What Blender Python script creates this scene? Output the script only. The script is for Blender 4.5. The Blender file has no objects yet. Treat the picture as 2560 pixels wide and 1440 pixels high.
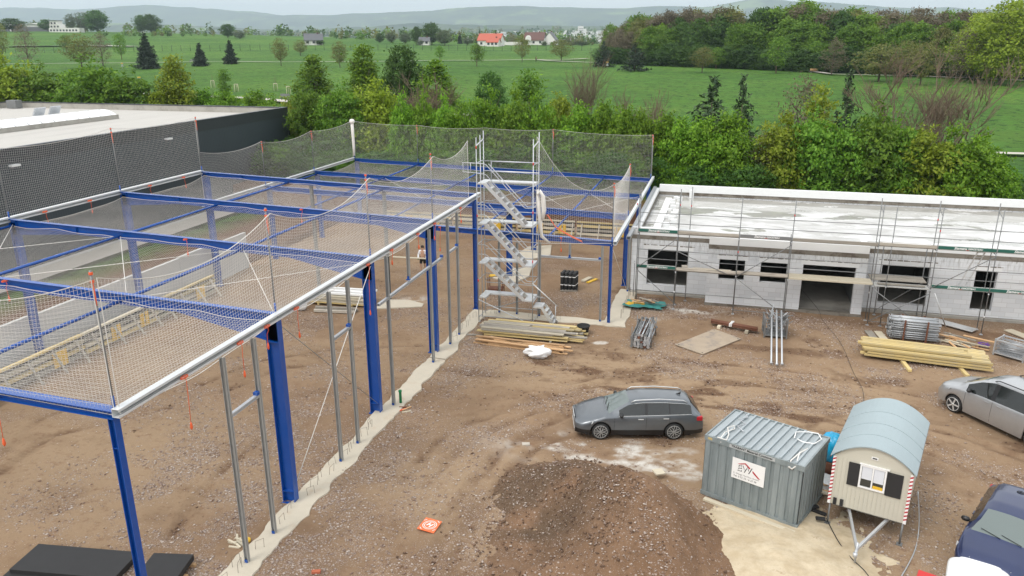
import bpy, bmesh, math, random
import numpy as np
from mathutils import Vector, Matrix
R_ = math.radians
rng = np.random.default_rng(7)
random.seed(7)
S = bpy.context.scene
COL = S.collection
# ---------------------------------------------------------------- camera, world, sun, exposure
cam = bpy.data.cameras.new('camera')
cam.sensor_width = 36.0; cam.lens = 27.146; cam.clip_start = 0.1; cam.clip_end = 40000
camo = bpy.data.objects.new('camera', cam); COL.objects.link(camo)
CAMPOS = (12.3355, -12.3894, 14.0)
def cam_matrix(pitch, roll, yaw):
    cy, sy = math.cos(yaw), math.sin(yaw)
    f = Vector((sy, cy, 0)); r = Vector((cy, -sy, 0)); u = Vector((0, 0, 1))
    cp, sp = math.cos(pitch), math.sin(pitch)
    f2 = f*cp - u*sp; u2 = u*cp + f*sp
    cr, sr = math.cos(roll), math.sin(roll)
    r3 = r*cr + u2*sr; u3 = u2*cr - r*sr
    m = Matrix((( r3.x, u3.x, -f2.x), (r3.y, u3.y, -f2.y), (r3.z, u3.z, -f2.z))).to_4x4()
    m.translation = Vector(CAMPOS); return m
camo.matrix_world = cam_matrix(0.30903, -0.00256, -0.26708)
S.camera = camo
W = bpy.data.worlds.new('World'); S.world = W; W.use_nodes = True
SUN_EL, SUN_AZ = 52.0, 215.0     # degrees; azimuth clockwise from +Y
def setup_world():
    nt = W.node_tree; nt.nodes.clear()
    out = nt.nodes.new('ShaderNodeOutputWorld'); bg = nt.nodes.new('ShaderNodeBackground')
    sky = nt.nodes.new('ShaderNodeTexSky'); sky.sky_type = 'NISHITA'; sky.sun_disc = False
    sky.sun_elevation = R_(SUN_EL); sky.sun_rotation = R_(SUN_AZ)
    sky.air_density = 1.0; sky.dust_density = 6.0; sky.ozone_density = 1.0; sky.altitude = 100
    mix = nt.nodes.new('ShaderNodeMix'); mix.data_type = 'RGBA'; mix.inputs[0].default_value = 0.82
    mix.inputs[7].default_value = (11.5, 11.5, 11.5, 1)      # the even pale cloud deck
    nt.links.new(sky.outputs[0], mix.inputs[6]); nt.links.new(mix.outputs[2], bg.inputs[0])
    bg.inputs[1].default_value = 0.11
    nt.links.new(bg.outputs[0], out.inputs[0])
setup_world()
sun = bpy.data.lights.new('sun', 'SUN'); sun.energy = 1.2; sun.angle = R_(20); sun.color = (1, .97, .92)
suno = bpy.data.objects.new('sun', sun); COL.objects.link(suno)
_d = Vector((math.sin(R_(SUN_AZ))*math.cos(R_(SUN_EL)), math.cos(R_(SUN_AZ))*math.cos(R_(SUN_EL)), math.sin(R_(SUN_EL))))
suno.rotation_euler = _d.to_track_quat('Z', 'Y').to_euler()
S.view_settings.view_transform = 'Standard'; S.view_settings.look = 'None'; S.view_settings.gamma = 1
S.view_settings.use_curve_mapping = False
S.view_settings.exposure = 0.45
S.cycles.max_bounces = 8; S.cycles.diffuse_bounces = 3; S.cycles.glossy_bounces = 3; S.cycles.transmission_bounces = 5
S.cycles.transparent_max_bounces = 12; S.cycles.volume_bounces = 0; S.cycles.caustics_reflective = False
S.cycles.use_denoising = True

# ---------------------------------------------------------------- helpers
def tag(o, label=None, cat=None, group=None, kind=None):
    if label: o['label'] = label
    if cat: o['category'] = cat
    if group: o['group'] = group
    if kind: o['kind'] = kind
    return o
def empty(name, loc=(0, 0, 0), rz=0.0, label=None, cat=None, group=None):
    o = bpy.data.objects.new(name, None); COL.objects.link(o); o.location = loc; o.rotation_euler = (0, 0, rz)
    o.empty_display_size = .1
    return tag(o, label, cat, group)
def link(name, me, parent=None, mats=None):
    o = bpy.data.objects.new(name, me); COL.objects.link(o)
    if mats is not None:
        for m in (mats if isinstance(mats, (list, tuple)) else [mats]): me.materials.append(m)
    if parent is not None: o.parent = parent
    return o
def np_mesh(name, V, F, smooth=False):
    me = bpy.data.meshes.new(name)
    V = np.asarray(V, np.float32); F = np.asarray(F, np.int32); n = F.shape[1]
    me.vertices.add(len(V)); me.vertices.foreach_set('co', V.ravel())
    me.loops.add(F.size); me.loops.foreach_set('vertex_index', F.ravel())
    me.polygons.add(len(F)); me.polygons.foreach_set('loop_start', np.arange(0, F.size, n, dtype=np.int32))
    if smooth: me.polygons.foreach_set('use_smooth', np.ones(len(F), bool))
    me.update(calc_edges=True); return me
def grid_mesh(name, X, Y, Z, smooth=True):
    h, w = X.shape
    V = np.stack([X, Y, Z], -1).reshape(-1, 3)
    i = np.arange(h*w).reshape(h, w)
    F = np.stack([i[:-1, :-1], i[:-1, 1:], i[1:, 1:], i[1:, :-1]], -1).reshape(-1, 4)
    return np_mesh(name, V, F, smooth)
def attr(me, name, arr, dom='POINT'):
    a = me.attributes.new(name, 'FLOAT', dom); a.data.foreach_set('value', np.asarray(arr, np.float32).ravel())
def frame(p, q, up=(0, 0, 1)):
    p, q = Vector(p), Vector(q); d = (q-p).normalized(); u = Vector(up)
    if abs(d.dot(u)) > .99: u = Vector((0, 1, 0))
    s = d.cross(u).normalized(); u = s.cross(d).normalized(); return p, q, d, s, u
class MB:
    """collects simple shapes, links them as ONE mesh object"""
    def __init__(s): s.v = []; s.f = []; s.m = []; s.sm = []
    def add(s, vs, fs, mi=0, sm=False):
        b = len(s.v); s.v += [tuple(v) for v in vs]
        for f in fs: s.f.append([b+i for i in f]); s.m.append(mi); s.sm.append(sm)
        return s
    def box(s, lo, hi, mi=0):
        (a, b, c), (d, e, f) = lo, hi
        return s.add([(a,b,c),(d,b,c),(d,e,c),(a,e,c),(a,b,f),(d,b,f),(d,e,f),(a,e,f)],
                     [(0,3,2,1),(4,5,6,7),(0,1,5,4),(1,2,6,5),(2,3,7,6),(3,0,4,7)], mi)
    def cbox(s, c, sz, rz=0, mi=0, rx=0, ry=0):
        m = Matrix.Rotation(rz, 3, 'Z') @ Matrix.Rotation(ry, 3, 'Y') @ Matrix.Rotation(rx, 3, 'X'); x, y, z = sz[0]/2, sz[1]/2, sz[2]/2; C = Vector(c)
        return s.add([C + m @ Vector(v) for v in [(-x,-y,-z),(x,-y,-z),(x,y,-z),(-x,y,-z),(-x,-y,z),(x,-y,z),(x,y,z),(-x,y,z)]],
                     [(0,3,2,1),(4,5,6,7),(0,1,5,4),(1,2,6,5),(2,3,7,6),(3,0,4,7)], mi)
    def bar(s, p, q, w, h, up=(0, 0, 1), mi=0):
        p, q, d, sd, u = frame(p, q, up); a, b = sd*w/2, u*h/2
        vs = [p-a-b, p+a-b, p+a+b, p-a+b, q-a-b, q+a-b, q+a+b, q-a+b]
        return s.add(vs, [(0,1,2,3),(7,6,5,4),(0,4,5,1),(1,5,6,2),(2,6,7,3),(3,7,4,0)], mi)
    def tube(s, pts, r, n=6, mi=0, cap=True, sm=True):
        pts = [Vector(p) for p in pts]; rs = r if isinstance(r, (list, tuple)) else [r]*len(pts)
        rings = []; pu = None
        for i, p in enumerate(pts):
            d = (pts[min(i+1, len(pts)-1)] - pts[max(i-1, 0)])
            d = d.normalized() if d.length > 1e-9 else Vector((0, 0, 1))
            u = pu if pu is not None else (Vector((0, 0, 1)) if abs(d.z) < .9 else Vector((1, 0, 0)))
            sd = d.cross(u)
            if sd.length < 1e-4: sd = d.cross(Vector((.3, 1, .2)))
            sd.normalize(); u = sd.cross(d).normalized(); pu = u
            rings.append([p + (sd*math.cos(2*math.pi*k/n) + u*math.sin(2*math.pi*k/n))*rs[i] for k in range(n)])
        vs = [v for rg in rings for v in rg]; fs = []
        for i in range(len(pts)-1):
            for k in range(n):
                a, b = i*n+k, i*n+(k+1) % n; fs.append((a, a+n, b+n, b))
        if cap: fs += [tuple(range(n)), tuple(range((len(pts)-1)*n+n-1, (len(pts)-1)*n-1, -1))]
        return s.add(vs, fs, mi, sm)
    def lathe(s, prof, n=16, c=(0, 0, 0), mi=0, sm=True):
        vs = []; fs = []; C = Vector(c)
        for (r, z) in prof:
            for k in range(n): a = 2*math.pi*k/n; vs.append(C + Vector((r*math.cos(a), r*math.sin(a), z)))
        for i in range(len(prof)-1):
            for k in range(n):
                a, b = i*n+k, i*n+(k+1) % n; fs.append((a, b, b+n, a+n))
        fs.append(tuple(range(n-1, -1, -1))); fs.append(tuple(range((len(prof)-1)*n, len(prof)*n)))
        return s.add(vs, fs, mi, sm)
    def prism(s, poly, off, mi=0):
        """poly: list of 3-D points (planar), extruded by the vector off"""
        n = len(poly); P = [Vector(p) for p in poly]; O = Vector(off)
        vs = P + [p+O for p in P]
        fs = [tuple(range(n-1, -1, -1)), tuple(range(n, 2*n))] + [(i, (i+1) % n, n+(i+1) % n, n+i) for i in range(n)]
        return s.add(vs, fs, mi)
    def mesh(s, name):
        me = bpy.data.meshes.new(name); me.from_pydata(s.v, [], s.f)
        me.polygons.foreach_set('material_index', s.m); me.polygons.foreach_set('use_smooth', s.sm)
        bm = bmesh.new(); bm.from_mesh(me); bmesh.ops.recalc_face_normals(bm, faces=bm.faces); bm.to_mesh(me); bm.free()
        me.update(); return me
    def build(s, name, mats, parent=None, bevel=0):
        o = link(name, s.mesh(name), parent, mats)
        if bevel:
            b = o.modifiers.new('bevel', 'BEVEL'); b.width = bevel; b.segments = 2; b.limit_method = 'ANGLE'; b.angle_limit = R_(40)
        return o
def copy_tree(o, parent=None):
    c = o.copy(); COL.objects.link(c); c.parent = parent
    for ch in list(o.children): copy_tree(ch, c)
    return c
def vnoise(x, y, seed=0):
    x = np.asarray(x, float); y = np.asarray(y, float)
    xi, yi = np.floor(x), np.floor(y); fx, fy = x-xi, y-yi; fx = fx*fx*(3-2*fx); fy = fy*fy*(3-2*fy)
    def h(a, b):
        t = np.sin(a*127.1 + b*311.7 + seed*74.7)*43758.5453; return t - np.floor(t)
    return (h(xi, yi)*(1-fx) + h(xi+1, yi)*fx)*(1-fy) + (h(xi, yi+1)*(1-fx) + h(xi+1, yi+1)*fx)*fy
def fbm(x, y, o=4, seed=0):
    t = 0; a = .5
    for i in range(o): t = t + a*vnoise(np.asarray(x)*2**i, np.asarray(y)*2**i, seed+i*13); a *= .5
    return t
def sstep(a, b, x): t = np.clip((np.asarray(x, float)-a)/(b-a), 0, 1); return t*t*(3-2*t)
def text_mesh(txt, size, depth=.004, bold=0.0, shear=0.0, align='CENTER'):
    cu = bpy.data.curves.new('t', 'FONT'); cu.body = txt; cu.size = size; cu.extrude = depth; cu.offset = bold; cu.shear = shear
    cu.align_x = align; cu.align_y = 'CENTER'
    o = bpy.data.objects.new('t', cu); COL.objects.link(o)
    dg = bpy.context.evaluated_depsgraph_get(); me = bpy.data.meshes.new_from_object(o.evaluated_get(dg))
    bpy.data.objects.remove(o); bpy.data.curves.remove(cu); return me
def text_on(name, txt, size, mat_, parent, origin, ex, ey, **k):
    """lettering lying in the plane spanned by ex (reading direction) and ey (up)"""
    me = text_mesh(txt, size, **k); ex = Vector(ex).normalized(); ey = Vector(ey).normalized(); ez = ex.cross(ey)
    M = Matrix(((ex.x, ey.x, ez.x, origin[0]), (ex.y, ey.y, ez.y, origin[1]), (ex.z, ey.z, ez.z, origin[2]), (0, 0, 0, 1)))
    me.transform(M); return link(name, me, parent, mat_)

# ---------------------------------------------------------------- materials
def nt_new(name):
    m = bpy.data.materials.new(name); m.use_nodes = True; nt = m.node_tree; nt.nodes.clear()
    out = nt.nodes.new('ShaderNodeOutputMaterial'); b = nt.nodes.new('ShaderNodeBsdfPrincipled')
    nt.links.new(b.outputs[0], out.inputs[0]); return m, nt, b
def N(nt, t, **k):
    n = nt.nodes.new(t)
    for a, v in k.items(): setattr(n, a, v)
    return n
def rgbmix(nt, fac, a, b, blend='MIX'):
    n = N(nt, 'ShaderNodeMix', data_type='RGBA', blend_type=blend)
    for i, v in ((0, fac), (6, a), (7, b)):
        if hasattr(v, 'node'): nt.links.new(v, n.inputs[i])
        elif i == 0: n.inputs[0].default_value = v
        else: n.inputs[i].default_value = tuple(v)+(1,) if len(v) == 3 else v
    return n.outputs[2]
def noise(nt, scale, detail=4, rough=.55, coord=None, dist=0.0):
    n = N(nt, 'ShaderNodeTexNoise'); n.inputs['Scale'].default_value = scale; n.inputs['Detail'].default_value = detail
    n.inputs['Roughness'].default_value = rough; n.inputs['Distortion'].default_value = dist
    if coord is not None: nt.links.new(coord, n.inputs['Vector'])
    return n.outputs[0]
def ramp(nt, fac, a, b, c0=(0, 0, 0), c1=(1, 1, 1)):
    n = N(nt, 'ShaderNodeValToRGB'); n.color_ramp.elements[0].position = a; n.color_ramp.elements[1].position = b
    n.color_ramp.elements[0].color = tuple(c0)+(1,); n.color_ramp.elements[1].color = tuple(c1)+(1,)
    nt.links.new(fac, n.inputs[0]); return n.outputs[0]
def AT(nt, n): return N(nt, 'ShaderNodeAttribute', attribute_name=n).outputs['Fac']
def mathn(nt, op, a, b):
    n = N(nt, 'ShaderNodeMath', operation=op)
    for i, v in enumerate((a, b)):
        if hasattr(v, 'node'): nt.links.new(v, n.inputs[i])
        else: n.inputs[i].default_value = v
    return n.outputs[0]
def objco(nt): return N(nt, 'ShaderNodeTexCoord').outputs['Object']
def bumpn(nt, h, strength, dist=.02):
    n = N(nt, 'ShaderNodeBump'); n.inputs['Strength'].default_value = strength; n.inputs['Distance'].default_value = dist
    nt.links.new(h, n.inputs['Height']); return n.outputs[0]
def mat(name, col, rough=.6, metal=0.0, var=.15, vs=2.0, col2=None, c2=(.5, .62), c2s=1.0, bump=0.0, bs=25.0, coat=0.0, spec=.5, stretch=None, orand=0.0):
    m, nt, b = nt_new(name); co = objco(nt)
    if stretch:
        mp = N(nt, 'ShaderNodeMapping'); mp.inputs['Scale'].default_value = stretch; nt.links.new(co, mp.inputs[0]); co = mp.outputs[0]
    lo = tuple(c*(1-var) for c in col); hi = tuple(min(1, c*(1+var)) for c in col)
    c = rgbmix(nt, noise(nt, vs, 5, .65, co), lo, hi)
    if col2 is not None: c = rgbmix(nt, ramp(nt, noise(nt, c2s, 6, .7, co), c2[0], c2[1]), c, col2)
    if orand:   # each separate board or pipe has its own tone
        oi = N(nt, 'ShaderNodeObjectInfo'); hv = N(nt, 'ShaderNodeHueSaturation'); mr = N(nt, 'ShaderNodeMapRange'); mr.inputs[3].default_value = 1-orand; mr.inputs[4].default_value = 1+orand*.6
        nt.links.new(oi.outputs['Random'], mr.inputs[0]); nt.links.new(mr.outputs[0], hv.inputs['Value']); nt.links.new(c, hv.inputs['Color']); c = hv.outputs[0]
    nt.links.new(c, b.inputs['Base Color'])
    b.inputs['Roughness'].default_value = rough; b.inputs['Metallic'].default_value = metal
    b.inputs['Coat Weight'].default_value = coat; b.inputs['Coat Roughness'].default_value = .06
    b.inputs['Specular IOR Level'].default_value = spec
    if bump: nt.links.new(bumpn(nt, noise(nt, bs, 4, .6, co), bump), b.inputs['Normal'])
    return m
def glass_mat(name, col=(.02, .03, .03), rough=.04):
    m, nt, b = nt_new(name); b.inputs['Base Color'].default_value = tuple(col)+(1,); b.inputs['Roughness'].default_value = rough
    b.inputs['Specular IOR Level'].default_value = .7; return m
M = {}
M['blue'] = mat('blue_paint', (.0, .060, .30), .26, var=.16, vs=1.5, col2=(.02, .075, .26), c2=(.6, .8), c2s=3, spec=.8)
M['galv'] = mat('galvanised_steel', (.50, .52, .54), .42, .45, var=.14, vs=6, orand=.2)
M['galv_dark'] = mat('grey_steel', (.20, .205, .205), .5, .3, var=.18, vs=5)
M['galv_bright'] = mat('bright_zinc', (.66, .68, .69), .4, .25, var=.10, vs=7)
M['post_steel'] = mat('post_zinc', (.36, .365, .355), .45, .3, var=.14, vs=6)
M['alu'] = mat('aluminium', (.62, .63, .63), .38, .5, var=.10, vs=5)
M['alu_deck'] = mat('worn_deck', (.46, .46, .44), .55, .25, var=.2, vs=6, col2=(.30, .28, .25), c2=(.55, .75), c2s=2)
M['net'] = mat('net_cord', (.76, .735, .69), .85, var=.1)
M['rope_white'] = mat('white_rope', (.72, .70, .66), .8)
M['orange'] = mat('orange_rope', (.80, .13, .04), .7)
M['red'] = mat('red_paint', (.6, .03, .03), .5)
M['concrete'] = mat('concrete', (.36, .345, .31), .85, var=.2, vs=1.4, col2=(.25, .24, .21), c2=(.5, .7), c2s=.8, bump=.15)
M['concrete_dark'] = mat('damp_concrete', (.20, .18, .15), .8, var=.3, vs=2.5, col2=(.11, .09, .07), c2=(.5, .62), c2s=1.1, bump=.2)
M['strip'] = mat('pale_concrete', (.50, .45, .36), .9, var=.14, vs=2.2, col2=(.43, .34, .24), c2=(.55, .75), c2s=1.1, bump=.3, bs=20)
M['panel_grey'] = mat('precast_grey', (.52, .52, .51), .8, var=.1, vs=1.0)
M['rust'] = mat('rusty_steel', (.14, .055, .03), .75, var=.3, vs=9)
M['rebar'] = mat('rebar', (.10, .075, .06), .7)
M['wood_yellow'] = mat('formwork_timber', (.57, .44, .19), .7, var=.22, vs=3, col2=(.42, .36, .24), c2=(.5, .66), c2s=2.2, stretch=(.6, 5, 5), orand=.35)
M['wood_new'] = mat('new_timber', (.60, .38, .20), .7, var=.2, vs=3, col2=(.48, .28, .13), c2=(.5, .7), c2s=2.5, stretch=(.5, 5, 5), orand=.35)
M['wood_old'] = mat('weathered_timber', (.40, .365, .31), .8, var=.25, vs=3, col2=(.27, .24, .20), c2=(.5, .65), c2s=2, stretch=(.5, 5, 5), orand=.35)
M['wood_pale'] = mat('pale_timber', (.56, .50, .38), .75, var=.18, vs=3, stretch=(.5, 5, 5), orand=.35)
M['yellow'] = mat('yellow_plate', (.70, .43, .03), .5, var=.15, vs=4)
M['black'] = mat('black_board', (.018, .018, .019), .62, var=.3, vs=3)
M['rubber'] = mat('rubber', (.018, .018, .018), .8)
M['white'] = mat('white_paint', (.78, .78, .77), .45, var=.05)
M['white_plastic'] = mat('white_plastic', (.80, .81, .81), .35, var=.04)
M['aac_plain'] = mat('white_block', (.72, .73, .73), .85, var=.06, vs=2)
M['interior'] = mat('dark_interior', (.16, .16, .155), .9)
M['green_board'] = mat('green_toe_board', (.012, .10, .075), .5, var=.25, vs=4)
M['teal'] = mat('teal_tarp', (.04, .22, .20), .55, var=.25, vs=4)
M['blue_bag'] = mat('blue_plastic', (.01, .33, .58), .3, var=.2, vs=5, bump=.6, bs=9)
M['purple'] = mat('purple_strap', (.13, .05, .30), .7)
M['green_pipe'] = mat('green_pipe', (.0, .22, .07), .4)
M['skin'] = mat('skin', (.50, .30, .21), .55, var=.05)
M['hair'] = mat('hair', (.03, .02, .015), .6)
M['tee'] = mat('white_cloth', (.72, .73, .76), .85, var=.05)
M['shorts'] = mat('dark_cloth', (.02, .018, .018), .85)
M['glove'] = mat('green_glove', (.12, .25, .09), .8)
M['bark'] = mat('bark', (.11, .085, .062), .9, var=.25, vs=4)
M['bark_pale'] = mat('bark_pale', (.17, .125, .085), .9, var=.25, vs=4)
# ---------------------------------------------------------------- terrain
def TZ(x, y):
    """height of the grown land round the yard (the yard itself is at 0)"""
    x = np.asarray(x, float); y = np.asarray(y, float)
    base = np.interp(y, [-200, 40, 48, 100, 130, 190, 280, 400, 510, 600, 760, 1100, 1800, 2500, 3500, 5000], [2.0, 2.2, 2.3, 2.9, 4.6, 6.8, 7.9, 9.9, 11.7, 12.2, 8, 2, 12, 36, 66, 90])
    right = sstep(2, 26, x)*(1-sstep(60, 130, y)); base = base*(1-right*.75) + .2*right
    base = np.where((y < 45) & (x < 0), .35, base) if np.ndim(x) else (.35 if (y < 45 and x < 0) else base)
    hill = .026*np.clip(-x-100, 0, 420)*sstep(230, 480, y)*(1-sstep(650, 1500, y))
    und = (fbm(x/40, y/40, 3, 5)-.45)*.9*sstep(60, 140, y)
    return base + hill + und
def in_yard(x, y):
    """0 in the excavated yard, 1 on the land round it"""
    a = sstep(-17.05, -17.35, x) if False else 1-sstep(-17.5, -17.2, x)
    b = sstep(45.8, 47.6, y)
    return np.clip(np.maximum(a, b), 0, 1)
def ax(pts):
    out = []
    for (a, b, d) in pts: out += list(np.arange(a, b, d))
    return np.array(out + [pts[-1][1]])
gx = ax([(-9000, -1500, 500), (-1500, -300, 60), (-300, -80, 10), (-80, -20, 3), (-20, -16.5, .25), (-16.5, 60, 2.5), (60, 300, 12), (300, 1500, 100), (1500, 9000, 500)])
gy = ax([(-300, -20, 40), (-20, 44, 4), (44, 49, .3), (49, 130, 2), (130, 420, 5), (420, 700, 10), (700, 2000, 60), (2000, 12000, 500)])
GX, GY = np.meshgrid(gx, gy); k = in_yard(GX, GY)
GZ = TZ(GX, GY)*k + (-.6)*(1-k)
me = grid_mesh('meadow', GX, GY, GZ)
soil = np.clip((1-sstep(46.6, 49.5, GY))*sstep(44, 45, GY) + (1-sstep(3.6, 5.0, np.abs(GX+20.4)+1.2*(fbm(GX*.4, GY*.4, 3, 77)-.4)))*(GY < 48), 0, 1)
soil = np.maximum(soil, 1-k)
attr(me, 'soil', soil)
def grass_mat():
    m, nt, b = nt_new('meadow_grass'); co = objco(nt)
    big = noise(nt, .022, 5, .6, co, .6); mid = noise(nt, .35, 5, .65, co); fine = noise(nt, 3.0, 4, .7, co)
    c = rgbmix(nt, ramp(nt, big, .35, .65), (.036, .102, .014), (.108, .200, .028))
    c = rgbmix(nt, mathn(nt, 'MULTIPLY', ramp(nt, mid, .46, .58), .8), c, (.068, .176, .022))
    c = rgbmix(nt, ramp(nt, noise(nt, .8, 5, .75, co), .52, .62), c, (.020, .056, .010))
    c = rgbmix(nt, ramp(nt, noise(nt, .35, 6, .8, co), .58, .70), c, (.13, .20, .045))
    sp = N(nt, 'ShaderNodeSeparateXYZ'); nt.links.new(co, sp.inputs[0])
    def mask(out, lo, hi):
        r = N(nt, 'ShaderNodeMapRange'); r.inputs[1].default_value = lo; r.inputs[2].default_value = hi; nt.links.new(out, r.inputs[0]); return r.outputs[0]
    far = mask(sp.outputs[1], 640, 900)
    woods = ramp(nt, noise(nt, .004, 6, .7, co), .44, .52); c2 = rgbmix(nt, woods, (.11, .15, .05), (.025, .045, .02))
    c = rgbmix(nt, far, c, c2)
    at = N(nt, 'ShaderNodeAttribute', attribute_name='soil')
    c = rgbmix(nt, at.outputs['Fac'], c, rgbmix(nt, noise(nt, 2, 5, .7, co), (.10, .045, .025), (.19, .11, .065)))
    nt.links.new(c, b.inputs['Base Color']); b.inputs['Roughness'].default_value = .9; b.inputs['Specular IOR Level'].default_value = .15
    nt.links.new(bumpn(nt, noise(nt, 2.2, 5, .75, co), .9, .35), b.inputs['Normal']); return m
tag(link('meadow', me, None, grass_mat()), kind='structure')

# gravel paths across the meadow (sheets just above the land)
M['path'] = mat('path_gravel', (.46, .43, .38), .9, var=.12, vs=1)
def path(pts, w):
    P = []
    for (a, b) in zip(pts[:-1], pts[1:]):
        n = max(2, int(math.dist(a, b)/4))
        for i in range(n): t = i/n; P.append((a[0]+(b[0]-a[0])*t, a[1]+(b[1]-a[1])*t))
    P.append(pts[-1]); P = np.array(P); D = np.gradient(P, axis=0); D /= np.linalg.norm(D, axis=1)[:, None]; Nn = np.stack([-D[:, 1], D[:, 0]], 1)
    cols = [P + Nn*w*o for o in (-.5, -.17, .17, .5)]
    X = np.stack([c[:, 0] for c in cols], 1); Y = np.stack([c[:, 1] for c in cols], 1)
    Z = TZ(X, Y).max(axis=1, keepdims=True) + np.zeros_like(X) + .28
    tag(link('path', grid_mesh('path', X, Y, Z), None, M['path']), kind='structure')
PATHS = [([(-227.61, 199.33), (-199.76, 210.95), (-170.72, 235.31), (-109.6, 238.0), (-70.39, 249.35), (-53.51, 260.79), (-41.75, 265.9), (-37.11, 271.84)], 2.6), ([(-53.51, 260.79), (-34.27, 240.86), (-19.1, 232.1), (-1.98, 225.18)], 2.2), ([(-102.42, 120.39), (-96.8, 119.25), (-83.42, 118.28), (-71.64, 116.1), (-59.16, 111.46), (-46.81, 105.06), (-39.91, 102.27), (-30.38, 101.89), (-14.09, 102.61)], 3.0), ([(38.4, 86.74), (41.83, 87.34), (45.06, 87.38), (48.21, 87.35)], 1.6), ([(28.08, 199.53), (34.69, 182.83), (48.17, 178.78), (62.1, 172.01), (71.6, 167.6)], 1.6), ([(-372.04, 343.75), (-335.07, 355.5), (-294.85, 351.22)], 13.0)]
for pts, w in PATHS: path(pts, w)

# ---------------------------------------------------------------- the yard
yx = ax([(-17.6, -9, .2), (-9, 24, .085), (24, 34, .2), (34, 120, 3)]); yy = ax([(-60, -2, 4), (-2, 1, .3), (1, 27, .085), (27, 47.6, .2)])
YX, YY = np.meshgrid(yx, yy)
def seg_d(X, Y, pts):
    d = np.full(X.shape, 1e9)
    for (a, b) in zip(pts[:-1], pts[1:]):
        ax_, ay = a; bx, by = b; L = (bx-ax_)**2+(by-ay)**2; t = np.clip(((X-ax_)*(bx-ax_)+(Y-ay)*(by-ay))/L, 0, 1)
        d = np.minimum(d, np.hypot(X-ax_-t*(bx-ax_), Y-ay-t*(by-ay)))
    return d
TRK = [[(7.3, 14.8), (6.2, 12.9), (5.4, 11.2), (5.1, 9.2), (5.0, 7.2), (5.3, 4.2), (5.6, 0)], [(7.5, 13.0), (6.5, 11.5), (6.1, 9.7), (5.8, 7.9), (5.8, 5.6), (6.0, 4.4), (6.4, 0)],
       [(-10.7, 5.4), (-11.1, 8.0), (-9.8, 9.6), (-8.4, 11.1)], [(-11.7, 6.3), (-12.6, 8.9), (-11.9, 11.3)], [(-2.7, 3.9), (-3.0, 5.1), (-3.4, 7.1), (-3.5, 9.7)],
       [(2.7, 8.5), (3.1, 12.1), (5.1, 15.1), (8.0, 17.8), (12.9, 20.4), (18, 20.6)], [(3.6, 8.5), (4.1, 11.8), (5.9, 14.5), (8.6, 16.9), (13.2, 19.3), (18, 19.4)],
       [(6.6, 17.5), (11.1, 21.4), (16.3, 21.4), (20.9, 20.1)], [(-7.2, 13.0), (-6.2, 15.8), (-4.0, 17.3)], [(-8.6, 13.4), (-7.6, 16.4), (-5.2, 18.4), (-1, 20)], [(14, 17.5), (18, 18.2), (22, 16.5), (26, 13)], [(15, 15.8), (18.5, 16.3), (21, 14.5), (24, 11)]]
wob = (fbm(YX*1.3, YY*1.3, 3, 3)-.45)*.35
H = (fbm(YX*.35, YY*.35, 4, 1)-.47)*.14 + (fbm(YX*3, YY*3, 3, 2)-.45)*.035
trk = np.zeros(YX.shape)
for pts in TRK:
    d = seg_d(YX, YY, pts) + wob
    prof = np.exp(-(d/.17)**2); H += -.05*prof + .03*np.exp(-((np.abs(d)-.32)/.1)**2)
    lug = .5+.5*np.sin((YX*.8+YY)*2*math.pi/.16 + 6*fbm(YX*.8, YY*.8, 2, 9))
    H += -.018*prof*lug
    trk = np.maximum(trk, prof*(.25+.75*sstep(.38, .62, fbm(YX*.9, YY*.9, 3, 31)))*(.6+.4*lug))
# churned soil patches
def blob(cx, cy, rx, ry, a=0):
    c, s_ = math.cos(a), math.sin(a); u = (YX-cx)*c+(YY-cy)*s_; v = -(YX-cx)*s_+(YY-cy)*c
    return np.exp(-((u/rx)**2+(v/ry)**2)**1.0)
dark = sstep(.56, .72, fbm(YX*.55+3, YY*.8, 5, 11))*(.35+.65*sstep(3, 8, YX))*.75
dark = np.maximum(dark, sstep(.5, .66, fbm(YX*.8, YY*1.6, 5, 17))*np.clip(blob(14, 17.5, 7, 3.0, -.2)+blob(8, 18.2, 3, 1.2)+blob(4, 19.3, 3, .6)+blob(14.8, 17.2, 2.2, .5, -.5), 0, 1))
dark = np.maximum(dark, .75*np.clip(blob(10.5, 11.5, 3.6, .8, -.1)*.0+blob(2.2, 17.6, 2, .5)+blob(.6, 15.0, 1.5, 1.2)*.5+blob(1.2, 9.5, 1.0, 2.2)*.35+blob(12, 28.6, 5, .7)*.9+blob(21, 28.6, 4, .8)*.9+blob(5.6, 7.2, .5, 1.1)*.8+blob(2.5, 24.0, 1.8, 1.2)*1.1, 0, 1))
pale = sstep(.43, .62, fbm(YX*1.1, YY*2.0, 5, 23))*np.clip(blob(8.3, 12.1, 2.4, .8, .1)*1.3+blob(12.0, 11.6, 1.8, .6)*1.1+blob(10.5, 12.4, 3.4, .8)*.8+blob(11.2, 28.4, 2.0, .6), 0, 1)
pale = np.maximum(pale, .9*sstep(.35, .6, np.clip(blob(7.25, 22.5, .42, .28, .3), 0, 1)*(.6+.8*fbm(YX*5, YY*5, 3, 4))))
pale = np.maximum(pale, .6*sstep(.4, .6, fbm(YX*2, YY*2, 4, 6))*np.clip(blob(-4, 26.5, 1, .6)+blob(9.6, 26.7, .5, .3), 0, 1))
tan = sstep(.38, .6, fbm(YX*.16, YY*.22, 4, 41)); tan = np.clip(tan*.6 + .7*blob(13, 19, 9, 4)+.6*blob(-2.5, 27, 3.5, 4)+.5*blob(-8, 8, 4, 3)+.5*blob(4, 11, 1.6, 5)+.4*blob(19, 14, 4, 4), 0, 1)
grav = sstep(.42, .62, fbm(YX*.5+9, YY*.5, 4, 51))*.62
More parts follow.
